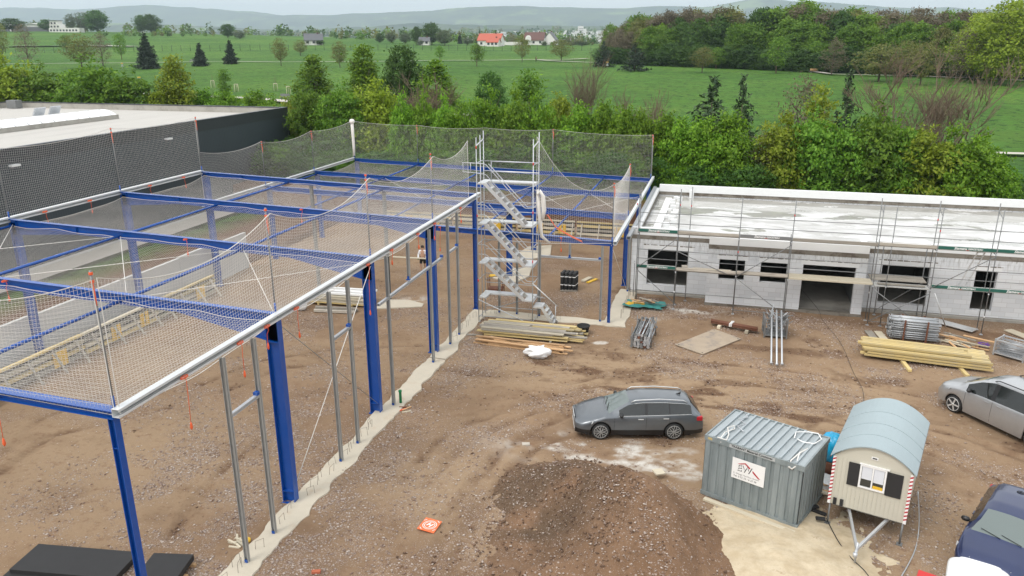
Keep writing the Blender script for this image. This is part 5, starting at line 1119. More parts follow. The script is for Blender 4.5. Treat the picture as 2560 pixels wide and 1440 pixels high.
corr((.04, .02, 0), (1, 0, 0), cw-.08, .16, ch-.14, (0, -1, 0), 'side_wall'); corr((cw-.02, .04, 0), (0, 1, 0), cd-.08, .16, ch-.14, (1, 0, 0), 'side_wall'); corr((.02, .04, 0), (0, 1, 0), cd-.08, .16, ch-.14, (-1, 0, 0), 'side_wall'); corr((.04, cd-.02, 0), (1, 0, 0), cw-.08, .16, ch-.14, (0, 1, 0), 'side_wall')
m = MB(); m.box((.05, .06, .1), (cw-.05, cd-.06, ch-.08)); m.build('core', M['cont'], ct)
m = MB()
for (x0, y0, x1, y1) in ((0, 0, cw, .05), (0, cd-.05, cw, cd), (0, .051, .05, cd-.051), (cw-.05, .051, cw, cd-.051)): m.box((x0, y0, ch-.14), (x1, y1, ch+.03))
m.build('top_frame', M['cont'], ct)
m = MB()
for (x0, y0, x1, y1) in ((0, 0, cw, .05), (0, cd-.05, cw, cd), (0, .051, .05, cd-.051), (cw-.05, .051, cw, cd-.051)): m.box((x0, y0, .03), (x1, y1, .16))
m.build('base_frame', M['cont'], ct)
m = MB(); m.box((.051, .051, ch-.06), (cw-.051, cd-.051, ch-.01))
m.build('roof', M['cont_top'], ct)
for i in range(1, 13): x = .05+i*(cw-.1)/13; MB().box((x-.03, .052, ch-.009), (x+.03, cd-.052, ch+.06)).build('roof_rib', M['cont_top'], ct)
text_on('lettering', 'TRABANT Material-Container', .105, M['black'], ct, (1.55, -.004, ch-.055), (1, 0, 0), (0, 0, 1), depth=.002, bold=.002)
o = MB().box((.83, -.002, ch-.115), (2.27, .0, ch+.0)).build('plate', mat('grey_plate', (.42, .44, .44), .5), ct)
sg = MB().box((.98, -.016, 1.02), (2.02, -.004, 1.72)).build('company_sign', M['white'], ct)
def flat(name, poly, y, mt, par, z0=0): m = MB(); m.prism([(x, y, z) for x, z in poly], (0, .001, 0)); return m.build(name, M[mt], par)
M['darkred'] = mat('dark_red', (.42, .01, .02), .5)
flat('roof_mark', [(1.15, 1.545), (1.40, 1.645), (1.56, 1.53), (1.56, 1.47), (1.385, 1.60), (1.24, 1.545)], -.0175, 'darkred', sg); flat('roof_mark', [(1.64, 1.47), (1.90, 1.25), (1.83, 1.25), (1.64, 1.40)], -.0175, 'darkred', sg)
text_on('lettering', 'EW', .30, M['black'], sg, (1.385, -.018, 1.415), (1, 0, 0), (0, 0, 1), depth=.0005, bold=.010); text_on('lettering', 'EW', .30, M['white'], sg, (1.372, -.020, 1.425), (1, 0, 0), (0, 0, 1), depth=.0005, bold=.0)
text_on('lettering', 'E. Weege Hochbau GmbH', .075, M['galv_dark'], sg, (1.45, -.0175, 1.205), (1, 0, 0), (0, 0, 1), depth=.0005); text_on('lettering', 'Tel. 0 52 32 / 6 27 98', .085, M['black'], sg, (1.42, -.0175, 1.11), (1, 0, 0), (0, 0, 1), depth=.0005)
MB().box((.12, -.004, ch-.09), (.26, -.001, ch-.01)).build('sticker', M['wood_yellow'], ct)
def strap(pts, lab, mt='rope_white'):
    m = MB(); A = Matrix.Rotation(R_(-23.8), 3, 'Z')
    m.tube([Vector((12.44, 10.28, 0))+A @ Vector(p) for p in pts], .022, 4); tag(m.build('lifting_strap', M[mt], None), lab, 'strap')
strap([(.55, .0, 2.06), (.5, .1, 2.17), (.45, .5, 2.17), (.6, .9, 2.18), (.5, 1.1, 2.18), (.4, .8, 2.2), (.62, .4, 2.2), (.7, .05, 2.17), (.4, .05, 2.17)], 'pale lifting strap tangled at the left end of the container roof')
strap([(.4, 2.2, 2.17), (.6, 1.9, 2.18), (.45, 1.6, 2.18), (.75, 1.4, 2.18), (.6, 1.1, 2.19), (.9, .9, 2.18)], 'greenish strap lying behind the pale one at the left end of the container roof', 'galv')
strap([(2.72, -.0, 2.0), (2.7, .1, 2.17), (2.75, .6, 2.18), (2.85, 1.1, 2.18), (2.75, .7, 2.19), (2.85, .2, 2.17), (2.9, .02, 2.1), (2.8, -.03, 1.98), (2.68, -.01, 2.0)], 'pale lifting strap looped over the right front rim of the container roof')
strap([(2.3, 1.5, 2.18), (2.2, 1.9, 2.18), (2.5, 2.15, 2.18), (2.8, 2.2, 2.2), (3.0, 1.9, 2.2), (2.9, 1.5, 2.18), (2.6, 1.4, 2.18), (2.4, 1.45, 2.2)], 'white strap looped at the right rear of the container roof', 'white')
board((13.9, 9.35, .06), (2.9, .16, .08), R_(-23.8), 'wood_pale', 'long flat timber under the front edge of the container', None, 'timber')
# junk between container and trailer
sack('rubbish_bag', (16.58, 12.75, .45), .40, .36, 1.0, 'blue_bag', 21, 'bright blue rubbish bag squeezed between container and trailer', 'rubbish bag', .16)
tag(MB().lathe([(.28, 0), (.32, .02), (.34, .5), (.3, .52)], 14, (16.58, 12.75, 0)).build('waste_bin', M['rust'], None), 'dark bin under the bright blue rubbish bag', 'bin')
sack('plastic_sheet', (16.25, 11.9, 0), .5, .45, .25, 'white_plastic', 27, 'crumpled clear plastic sheet lying between container and trailer', 'plastic sheet', .5)
lb, gb = 'cardboard or timber scrap lying between container and trailer', 'scraps between container and trailer'
for k in range(7): board((16.1+r2.gauss(0, .16), 11.5+r2.gauss(0, .35), .04+.03*k), (r2.uniform(.3, .7), .16, .03), r2.uniform(0, 3), 'wood_pale' if k % 2 else 'wood_new', lb, gb, 'scrap')
for k in range(5): board((15.75+r2.gauss(0, .15), 10.0+r2.gauss(0, .2), .05+.03*k), (r2.uniform(.2, .5), .14, .06), r2.uniform(0, 3), 'black', 'dark scrap lying between container and the trailer leg', 'dark scraps by the trailer leg', 'scrap')
# ---------------------------------------------------------------- site trailer
tr = empty('site_trailer', (16.18, 9.61, 0), math.atan2(-.292, .957), 'beige site trailer with a blue-grey barrel roof and open black shutters', 'trailer')
tw_, tl, tz0, tz1, tc = 2.09, 3.55, .75, 2.36, .52
M['beige'] = mat('beige_siding', (.52, .50, .42), .55, var=.05, vs=1.5); M['groof'] = mat('bluegrey_roof', (.30, .365, .385), .5, var=.07, vs=1.2)
def arc(x0, x1, z, h, n=18): return [(x0+(x1-x0)*i/n, z+h*(1-(2*i/n-1)**2)) for i in range(n+1)]
m = MB(); m.prism([(0, 0, tz0), *[(x, 0, z) for x, z in arc(0, tw_, tz1, tc)], (tw_, 0, tz0)], (0, tl, 0)); body = m.build('body', M['beige'], tr)
for i in range(1, 18): x = tw_*i/18; MB().box((x-.006, -.012, tz0), (x+.006, -.001, tz1-.03)).build('siding_seam', M['beige'], body)
for i in range(1, 26):
    y = tl*i/26
    MB().box((-.012, y-.006, tz0), (-.001, y+.006, tz1-.05)).build('siding_seam', M['beige'], body)
m = MB(); A0, A1 = arc(-.09, tw_+.09, tz1-.0, tc+.02), arc(-.09, tw_+.09, tz1+.035, tc+.02)
m.prism([(x, -.10, z) for x, z in A0]+[(x, -.10, z) for x, z in reversed(A1)], (0, tl+.2, 0)); rf = m.build('roof', M['groof'], tr)
for p_ in rf.data.polygons: p_.use_smooth = False
for y in (.75, 1.6, 2.5): m = MB(); m.tube([(x, y, z+.004) for x, z in A1], .010, 4); m.build('roof_seam', M['groof'], rf)
MB().box((-.1, -.105, tz1-.03), (-.07, tl+.1, tz1+.02)).build('gutter', M['galv_dark'], rf); MB().box((tw_+.07, -.105, tz1-.03), (tw_+.1, tl+.1, tz1+.02)).build('gutter', M['galv_dark'], rf)
wf = MB()
for (x0, z0, x1, z1) in ((.73, 1.55, 1.44, 1.60), (.73, 2.25, 1.44, 2.30), (.73, 1.601, .78, 2.249), (1.39, 1.601, 1.44, 2.249), (1.065, 1.601, 1.105, 2.249)): wf.box((x0, -.05, z0), (x1, -.001, z1))
wf.box((.70, -.06, 2.301), (1.50, -.001, 2.325)); win = wf.build('window', M['white'], tr)
MB().box((.78, -.022, 1.60), (1.39, -.014, 2.25)).build('pane', glass_mat('trailer_glass', (.03, .032, .03)), win)
cm = mat('curtain', (.62, .64, .68), .8); MB().box((.79, -.027, 1.84), (1.06, -.023, 2.245)).build('curtain', cm, win); MB().box((1.11, -.027, 1.80), (1.38, -.023, 2.245)).build('curtain', cm, win); MB().box((1.12, -.029, 1.605), (1.38, -.024, 1.70)).build('yellow_box', M['yellow'], win)
MB().box((.42, -.035, 1.53), (.72, -.012, 2.27)).build('shutter', M['black'], tr); MB().box((1.45, -.035, 1.50), (1.87, -.012, 2.25)).build('shutter', M['black'], tr)
v_ = MB().box((.98, -.02, 2.52), (1.16, -.004, 2.60)).build('vent', M['white'], tr); MB().box((1.01, -.023, 2.54), (1.13, -.02, 2.58)).build('vent_slot', M['black'], v_)
for x in (.13, .32): MB().box((x, -.06, .77), (x+.09, -.013, .98)).build('bump_stop', M['black'], tr)
for x0 in (-.025, tw_-.055):
    MB().box((x0, -.03, tz0), (x0+.08, .05, tz1-.02)).build('corner_strip', M['white'], tr)
    for i in range(12): z = tz0+.1+i*(tz1-tz0-.12)/12; m = MB(); m.prism([(x0-.002, -.032, z), (x0+.082, -.032, z+.045), (x0+.082, -.032, z+.095), (x0-.002, -.032, z+.05)], (0, .084, 0)); m.build('red_stripe', M['darkred'], tr)
for x in (.05, tw_-.05): MB().tube([(x, .05, .0), (x, .05, tz0)], .03, 7).cbox((x, .05, .02), (.16, .16, .03)).build('support_leg', M['galv_dark'], tr)
hx, hy = (lambda d: (d.x*.957-d.y*.292*1.0, 0))(Vector((0, 0, 0))) if False else (1.12, -1.55)
for x in (.52, 1.68): MB().bar((x, .3, .66), (1.09, hy, .48), .07, .09).build('drawbar', M['galv'], tr)
MB().tube([(1.09, hy+.1, .48), (1.09, hy-.25, .46)], .04, 8).tube([(1.09, hy-.25, .5), (1.09, hy-.25, .38)], .06, 8).tube([(1.09, hy-.02, .7), (1.09, hy-.02, .05)], .03, 7).build('hitch', M['galv'], tr)
MB().box((.1, .2, .6), (tw_-.1, tl-.2, .74)).build('chassis', M['galv_dark'], tr)
for x in (.12, tw_-.12):
    for y in (1.75,): m = MB(); m.tube([(x-.09, y, .33), (x+.09, y, .33)], .33, 22, sm=False); w_ = m.build('wheel', M['rubber'], tr); MB().tube([(x-.1, y, .33), (x+.1, y, .33)], .19, 16, sm=False).build('rim', M['galv'], w_)
# ---------------------------------------------------------------- portable toilet, red board
pt = empty('portable_toilet', (18.80, 4.95, 0), R_(-17), 'blue portable toilet with a ribbed white domed roof at the lower right corner', 'portable toilet')
M['toilet_blue'] = mat('toilet_blue', (.01, .14, .42), .5)
MB().box((-.53, -.53, .12), (.53, .53, 2.08)).build('cabin', M['toilet_blue'], pt, .03); MB().box((-.56, -.56, 0), (.56, .56, .12)).build('base', M['white_plastic'], pt)
def dome(a, h0, h1, nm):
    n = 26; vs = []; fs = []
    for i in range(n):
        for j in range(n):
            u, v = 2*i/(n-1)-1, 2*j/(n-1)-1; q = (abs(u)**5+abs(v)**5)**(1/5); e = max(abs(u), abs(v)); k = e/q if q else 1
            rib = .035*max(0, math.sin(v*11))*(abs(u) < .72)*(abs(v) < .8); vs.append((a*u*k, a*v*k, h0+h1*(1-e**3)+rib))
    for i in range(n-1):
        for j in range(n-1): fs.append((i*n+j, (i+1)*n+j, (i+1)*n+j+1, i*n+j+1))
    m = MB(); m.add(vs, fs, 0, True); o = m.build(nm, M['white_plastic'], pt); s_ = o.modifiers.new('thickness', 'SOLIDIFY'); s_.thickness = .05; return o
dome(.655, 2.09, .22, 'roof'); MB().lathe([(.06, 2.2), (.06, 2.42), (.085, 2.43), (.085, 2.46), (.03, 2.46)], 12, (.38, -.3, 0)).build('vent_pipe', M['galv_dark'], pt)
MB().box((-.4, -.545, .2), (.4, -.531, 2.0)).build('door', M['toilet_blue'], pt)
tag(MB().cbox((18.65, 7.35, .04), (.8, .9, .03), R_(-20)).build('red_board', M['red'], None), 'flat red board lying on the stones at the bottom edge of the picture', 'board')
# ---------------------------------------------------------------- people
def skin(name, V, E, Rr, mt, parent, sub=2):
    me = bpy.data.meshes.new(name); me.from_pydata(V, E, []); o = link(name, me, parent, mt)
    md = o.modifiers.new('skin', 'SKIN'); md.use_smooth_shade = True
    for i, r in enumerate(Rr): me.skin_vertices[0].data[i].radius = (r, r) if not isinstance(r, tuple) else r
    me.skin_vertices[0].data[0].use_root = True
    s_ = o.modifiers.new('sub', 'SUBSURF'); s_.levels = sub; s_.render_levels = sub; return o
def figure(name, loc, rz, label, cloth, legs, carry=False, long_trousers=False, hairm='hair'):
    J = dict(pel=(0, 0, .93), wa=(0, .0, 1.08), ch=(0, -.02, 1.32), nk=(0, -.02, 1.50), hd=(0, -.035, 1.60), tp=(0, -.03, 1.76),
             ls=(-.19, -.02, 1.43), rs=(.19, -.02, 1.43), le=(-.27, -.06, 1.16), re=(.27, -.06, 1.16), lw=(-.24, -.27, 1.02), rw=(.24, -.27, 1.02), lp=(-.10, 0, .90), rp=(.10, 0, .90),
             lk=(-.12, -.14, .50), rk=(.11, .02, .49), la=(-.12, -.08, .09), ra=(.11, .24, .15), lt=(-.12, -.24, .03), rt=(.11, .12, .03))
    if not carry: J.update(lw=(-.25, .08, .93), rw=(.25, -.18, .95))
    order = ['pel', 'wa', 'ch', 'nk', 'hd', 'tp', 'ls', 'rs', 'le', 're', 'lw', 'rw', 'lp', 'rp', 'lk', 'rk', 'la', 'ra', 'lt', 'rt']; ix = {k: i for i, k in enumerate(order)}
    rad = dict(pel=.125, wa=.12, ch=(.15, .11), nk=.052, hd=(.078, .095), tp=.055, ls=.062, rs=.062, le=.042, re=.042, lw=.03, rw=.03, lp=.09, rp=.09, lk=.058, rk=.058, la=.04, ra=.04, lt=.035, rt=.035)
    E = [('pel', 'wa'), ('wa', 'ch'), ('ch', 'nk'), ('nk', 'hd'), ('hd', 'tp'), ('ch', 'ls'), ('ch', 'rs'), ('ls', 'le'), ('rs', 're'), ('le', 'lw'), ('re', 'rw'), ('pel', 'lp'), ('pel', 'rp'), ('lp', 'lk'), ('rp', 'rk'), ('lk', 'la'), ('rk', 'ra'), ('la', 'lt'), ('ra', 'rt')]
    t = empty(name, loc, rz, label, 'person')
    skin('body', [J[k] for k in order], [(ix[a], ix[b]) for a, b in E], [rad[k] for k in order], M['skin'], t)
    def piece(nm, keys, ed, gr, mt, extra=()):
        V = [J[k] for k in keys]; skin(nm, V, [(keys.index(a), keys.index(b)) for a, b in ed], [(tuple(x+gr for x in rad[k]) if isinstance(rad[k], tuple) else rad[k]+gr) for k in keys], mt, t)
    piece('shirt', ['wa', 'ch', 'ls', 'rs', 'le', 're', 'lw', 'rw'], [('wa', 'ch'), ('ch', 'ls'), ('ch', 'rs'), ('ls', 'le'), ('rs', 're'), ('le', 'lw'), ('re', 'rw')], .018, cloth)
    if long_trousers: piece('trousers', ['pel', 'lp', 'rp', 'lk', 'rk', 'la', 'ra'], [('pel', 'lp'), ('pel', 'rp'), ('lp', 'lk'), ('rp', 'rk'), ('lk', 'la'), ('rk', 'ra')], .016, legs)
    else:
        J['lh'] = tuple(Vector(J['lp']).lerp(Vector(J['lk']), .8)); J['rh'] = tuple(Vector(J['rp']).lerp(Vector(J['rk']), .8)); rad['lh'] = rad['rh'] = .075
        piece('shorts', ['pel', 'lp', 'rp', 'lh', 'rh'], [('pel', 'lp'), ('pel', 'rp'), ('lp', 'lh'), ('rp', 'rh')], .02, legs)
    piece('boots', ['la', 'lt'], [('la', 'lt')], .02, M['black']); piece('boots', ['ra', 'rt'], [('ra', 'rt')], .02, M['black'])
    h = MB(); h.lathe([(.02, .16), (.07, .145), (.094, .10), (.10, .04), (.092, 0.0), (.08, -.02)], 16, (0, -.01, 1.635)); h.build('hair', M[hairm], t)
    f = MB(); f.tube([(0, -.125, 1.635), (0, -.148, 1.60), (0, -.125, 1.592)], .013, 6); f.build('nose', M['skin'], t)
    for sx in (-1, 1): MB().lathe([(.0, -.008), (.010, -.004), (.010, .004), (.0, .008)], 8, (sx*.034, -.118, 1.642)).build('eye', M['hair'], t); MB().lathe([(.005, -.03), (.016, 0), (.005, .03)], 6, (sx*.088, -.03, 1.63)).build('ear', M['skin'], t)
    MB().tube([(-.028, -.122, 1.566), (0, -.128, 1.563), (.028, -.122, 1.566)], .006, 5).build('mouth', M['red'], t)
    for w in ('lw', 'rw'):
        p = Vector(J[w]); s_ = -1 if w == 'lw' else 1; g = MB(); d = Vector((0, -1, -.15)) if carry else Vector((0, -.15, -1))
        g.tube([p, p+d*.05, p+d*.09], [.03, .042, .038], 8)
        for k in range(5):
            o_ = Vector((s_*(-.03+.02*k), 0, .0)) if k < 4 else Vector((-s_*.04, .03, 0)); q = p+d*(.09 if k < 4 else .04)+o_*1.0; L = (.06, .07, .075, .065, .05)[k]
            g.tube([q, q+d*L*.5+Vector((0, 0, -.01)), q+d*L*.7+Vector((0, .02, -.04)), q+d*L*.5+Vector((0, .035, -.06))], .0095, 5)
        g.build('glove' if carry else 'hand', M['glove'] if carry else M['skin'], t)
    return t
figure('person', (-5.55, 31.6, .0), R_(12), 'worker in a white long-sleeved shirt and dark shorts walking with a plank under the hall', M['tee'], M['shorts'], True)
o = MB().cbox((-6.05, 31.22, 1.03), (2.7, .2, .045), R_(4)).build('plank', M['wood_pale'], None, .004); tag(o, 'pale plank held level by the worker in the white shirt', 'plank')
figure('person', (-50.46, 248.15, 7.47), R_(60), 'distant walker in dark clothes on the meadow path', M['shorts'], M['shorts'], False, True)
# ---------------------------------------------------------------- vehicles
def pl(pts):
    X = [p[0] for p in pts]; Y = [p[1] for p in pts]; return lambda x: float(np.interp(x, X, Y))
def car(name, loc, rz, label, cat, paint, sp):
    root = empty(name, loc, rz, label, cat)
    L, W_, top_, belt_, roofw = sp['L'], sp['W'], pl(sp['top']), pl(sp['belt']), pl(sp['roofw'])
    ax_, R, sill = sp['axles'], sp['R'], sp['sill']
    xs = sorted(set([round(v, 3) for v in list(np.arange(0, L+.001, .055))+[L]+[a+d for a in ax_ for d in (-R-.06, -R-.03, 0, R+.03, R+.06)]]))
    def topz(x): return sum(top_(x+d) for d in (-.05, 0, .05))/3
    def halfw(x):
        w = W_/2
        if x < .55: w *= 1-.26*((.55-x)/.55)**2.2
        if x > L-.45: w *= 1-.16*((x-L+.45)/.45)**2
        return w
    rows = []
    for x in xs:
        w = halfw(x); tp = topz(x); be = min(belt_(x), tp-.02); zb = sill + (.0 if .5 < x < L-.5 else .05)
        for a in ax_:
            ra = R+.055
            if abs(x-a) < ra: zb = max(zb, R+math.sqrt(ra*ra-(x-a)**2))
        z1 = max(.42, zb+.03); z2 = max(.62, zb+.07); z3 = max(be-.07, z2+.02) if be-.07 > z2 else z2+.01
        gh = tp-be; ws = w*.955; wr = min(ws*.98, roofw(x)) if gh > .12 else ws*.965; k = min(1, max(0, (gh-.06)/.2)); wr = ws*.965*(1-k)+wr*k
        ra_ = be+(gh-.085)*k if gh > .085 else be+.004; ra_ = max(ra_, be+.004); 
        tz = max(tp, ra_+.004)
        if be < z3+.012: be = z3+.012; ra_ = max(ra_, be+.004); tz = max(tz, ra_+.004)
        pr = [(w*.95, zb), (w*.995, z1), (w, z2), (w*.988, z3), (ws, be), (ws*.62+wr*.38, be*.62+ra_*.38), (wr+.02*k, ra_-.012*k), (wr, ra_), (wr*.86, ra_*.25+tz*.75), (wr*.5, tz), (0, tz+.012)]
        rows.append(pr)
    n = len(xs); nr = 11; Vs = []
    for i, x in enumerate(xs):
        for (y, z) in rows[i]: Vs.append((x, -y, z))
        for (y, z) in reversed(rows[i][:-1]): Vs.append((x, y, z))
    npt = 2*nr-1; cats = {}
    ws0, ws1 = sp['ws']; rw0, rw1 = sp['rw']; sw = sp['side']
    for i in range(n-1):
        xm = (xs[i]+xs[i+1])/2
        for j in range(npt-1):
            jj = j if j < nr-1 else npt-2-j; c = 'body'; ca = None
            if jj in (4, 5) :
                g = topz(xm)-belt_(xm)
                if g > .2:
                    for (a, b_, nm) in sw:
                        if a <= xm < b_: c = nm; ca = a
            if 8 <= jj and ws0 <= xm < ws1: c = 'windshield'
            if 8 <= jj and rw0 <= xm < rw1: c = 'rear_window'
            if jj in (0,) and not sp.get('paintsill'): c = 'sill'
            cats.setdefault((c, (j < nr-1, ca)) if c in ('side_window', 'pillar') else (c, None), []).append((i*npt+j, i*npt+j+1, (i+1)*npt+j+1, (i+1)*npt+j))
    cats[('body', None)] += [tuple(range(npt)), tuple(range((n-1)*npt+npt-1, (n-1)*npt-1, -1))]
    gl = M['car_glass']
    for (c, side), F in cats.items():
        used = sorted({v for f in F for v in f}); ix = {v: k for k, v in enumerate(used)}
        m = MB(); m.add([Vs[v] for v in used], [tuple(ix[v] for v in f) for f in F], 0, True)
        me = m.mesh(c); o = link('body' if c == 'body' else c, me, root, {'body': paint, 'sill': M['trim'], 'pillar': M['trim']}.get(c, M['screen_sky_painted'] if c == 'windshield' else gl))
    MB().box((.35, -W_/2+.28, sill+.02), (L-.35, W_/2-.28, .62)).build('underbody', M['rubber'], root)
    MB().box((.45, -W_/2+.12, .5), (L-.5, W_/2-.12, .64)).build('underbody', M['rubber'], root)
    for a in ax_:
        for s_ in (-1, 1):
            y = s_*(W_/2-.115); prof = [(.10, -.10), (R-.09, -.105), (R-.02, -.09), (R, -.05), (R, .05), (R-.02, .09), (R-.09, .105), (.10, .10)]
            t = MB(); A = Matrix.Rotation(R_(90), 3, 'X'); q = MB(); q.lathe(prof, 28); t.add([A @ Vector(v)+Vector((a, y, R)) for v in q.v], q.f, 0, True); w_ = t.build('wheel', M['rubber'], root)
            rm = MB(); rr = R-.085; ns = sp['spokes']
            rm.tube([(a+rr*math.cos(v), y+s_*.10, R+rr*math.sin(v)) for v in np.linspace(0, 2*math.pi, 29)], .014, 5)
            for k in range(ns):
                v = 2*math.pi*k/ns; c, s2 = math.cos(v), math.sin(v)
                if sp.get('ysp'):
                    for d in (-.28, .28): rm.bar((a+.09*c, y+s_*.112, R+.09*s2), (a+rr*math.cos(v+d), y+s_*.104, R+rr*math.sin(v+d)), .02, .02, (0, 1, 0))
                    rm.bar((a+.02*c, y+s_*.112, R+.02*s2), (a+.12*c, y+s_*.112, R+.12*s2), .035, .02, (0, 1, 0))
                else: rm.bar((a+.02*c, y+s_*.112, R+.02*s2), (a+rr*c, y+s_*.104, R+rr*s2), .055, .02, (0, 1, 0))
            rm.tube([(a, y+s_*.08, R), (a, y+s_*.122, R)], .05, 10); rm.build('rim', M['alu'] if sp.get('brightrim', 1) else M['post_steel'], w_)
    for s_ in (-1, 1):
        for x in sp['doors']:
            m = MB(); m.tube([(x, s_*(halfw(x)*.985), sill+.1), (x, s_*(halfw(x)*1.001), .62), (x+.01, s_*(halfw(x)*.99), belt_(x)-.05)], .0055, 4); m.build('door_seam', M['rubber'], root)
        for x in sp['handles']: MB().cbox((x, s_*(halfw(x)*.992+.012), belt_(x)-.12), (.2, .03, .032)).build('door_handle', paint if not sp.get('chrome') else M['alu'], root, .006)
        mx_, mz_ = sp['mirror']; m = MB(); m.lathe([(.01, -.09), (.075, -.07), (.10, 0), (.075, .07), (.01, .09)], 12); A = Matrix.Diagonal((.75, 1.25, .8)); o = MB(); o.add([A @ Vector(v)+Vector((mx_, s_*(W_/2+.06), mz_)) for v in m.v], m.f, 0, True); o.build('mirror', M['trim'], root)
        hx_, hz_, hw_ = sp['lamp']; m = MB(); m.prism([(hx_, s_*(halfw(hx_)*.62), hz_-.05), (hx_+.02, s_*(halfw(hx_)*.62), hz_+.05), (hx_+hw_, s_*(halfw(hx_+hw_)*1.006), hz_+.10), (hx_+hw_-.06, s_*(halfw(hx_+hw_)*1.006), hz_-.0)], (-.012, s_*.012, 0)); m.build('headlight', M['lamp'], root)
        tx, tz = sp['tail']; MB().cbox((tx, s_*(W_/2*.90), tz), (.22, .14, .16)).build('tail_light', M['darkred'], root, .02)
        if sp.get('rails'): a, b_ = sp['rails']; m = MB(); m.tube([(a, s_*roofw(a)*.96, topz(a)-.03), (a+.15, s_*roofw(a)*.97, topz(a+.15)+.025), ((a+b_)/2, s_*roofw((a+b_)/2)*.97, topz((a+b_)/2)+.03), (b_-.15, s_*roofw(b_)*.97, topz(b_-.15)+.02), (b_, s_*roofw(b_)*.96, topz(b_)-.04)], .019, 6); m.build('roof_rail', M['alu' if sp.get('chrome') else 'trim'], root)
        if sp.get('chrome'):
            xa, xb = sw[0][0], sw[-1][1]; m = MB(); m.tube([(x, s_*(halfw(x)*.955+.006), belt_(x)+.004) for x in np.linspace(xa-.05, xb, 24)], .011, 5)
            m.tube([(x, s_*((halfw(x)*.955*.0+min(halfw(x)*.955*.98, roofw(x)))+.022), topz(x)-.09) for x in np.linspace(xa+.55, xb-.12, 20)], .009, 5); m.build('chrome_trim', M['alu'], root)
    g0, g1 = sp['grille']; gw = halfw(.02)*.55
    m = MB(); m.prism([(-.006, -gw, g1), (-.006, gw, g1), (.0, gw*.8, g0), (.0, -gw*.8, g0)], (.03, 0, 0)); g = m.build('grille', M['trim'], root)
    m = MB(); m.tube([(-.012, -gw, g1), (-.012, gw, g1), (-.008, gw*.8, g0), (-.008, -gw*.8, g0), (-.012, -gw, g1)], .014, 5); m.build('grille_frame', M['alu'], g)
    MB().cbox((-.012, 0, max(.34, g0-.08)), (.02, .5, .11)).build('number_plate', M['white'], root)
    m = MB(); m.tube([(.10, -halfw(.1)*.9, .30), (.0, -halfw(0)*.7, .28), (-.0, halfw(0)*.7, .28), (.10, halfw(.1)*.9, .30)], .02, 5); m.build('bumper_lip', M['alu'] if sp.get('chrome') else M['trim'], root)
    for s_ in (-.25, .25): m = MB(); m.tube([(ws0-.02, s_-.25, topz(ws0)+.02), (ws0+.10, s_+.25, topz(ws0+.1)+.022)], .010, 4); m.build('wiper', M['rubber'], root)
    return root, topz
def paint(name, col, metal=.55):
    m, nt, b = nt_new(name); b.inputs['Base Color'].default_value = tuple(col)+(1,); b.inputs['Metallic'].default_value = metal; b.inputs['Roughness'].default_value = .32; b.inputs['Coat Weight'].default_value = .8; b.inputs['Coat Roughness'].default_value = .04
    co = objco(nt); nt.links.new(rgbmix(nt, noise(nt, 2.5, 5, .7, co), tuple(c*.85 for c in col), tuple(c*1.1 for c in col)), b.inputs['Base Color']); return m
M['car_glass'] = glass_mat('car_glass', (.012, .015, .015), .03); M['screen_sky_painted'] = glass_mat('screen_sky_painted', (.13, .16, .155), .03); M['trim'] = mat('black_trim', (.012, .012, .013), .35); M['lamp'] = glass_mat('lamp_glass', (.45, .47, .48), .1)  # windshields get a lighter base colour in place of the reflected sky
estate = dict(L=4.69, W=1.83, top=[(0, .50), (.03, .60), (.12, .72), (.35, .82), (1.15, .985), (1.95, 1.385), (2.4, 1.455), (3.2, 1.46), (4.0, 1.41), (4.22, 1.36), (4.6, .98), (4.66, .86), (4.69, .60)], belt=[(0, .6), (1.1, .93), (3, .985), (4.3, 1.03), (4.69, .9)],
    roofw=[(0, .8), (1.15, .80), (1.95, .60), (2.6, .585), (3.6, .575), (4.3, .56), (4.69, .62)], axles=(.93, 3.616), R=.33, sill=.19, ws=(1.20, 1.97), rw=(4.22, 4.60), side=[(1.62, 2.52, 'side_window'), (2.52, 2.63, 'pillar'), (2.63, 3.42, 'side_window'), (3.42, 3.47, 'pillar'), (3.47, 4.22, 'side_window')],
    spokes=7, ysp=1, brightrim=0, doors=(1.42, 2.58, 3.42), handles=(2.38, 3.3), mirror=(1.66, 1.02), lamp=(.12, .66, .55), tail=(4.52, .86), rails=(2.05, 4.1), grille=(.42, .72), chrome=1)
h = Vector((-.967, -.256)); near = Vector((8.74, 13.03)); c0 = near + Vector((-.256, .967))*.80; org = c0 + h*.93
e_, tz_ = car('estate_car', (org.x, org.y, .02), math.atan2(.256, .967), 'grey estate car with silver roof rails parked behind the soil heap', 'car', paint('grey_paint', (.125, .14, .155)), estate)
m = MB(); m.prism([(3.95, -.012, 1.435), (3.78, -.012, 1.45), (3.97, -.012, 1.52)], (0, .024, 0)); m.build('roof_fin', M['trim'], e_)
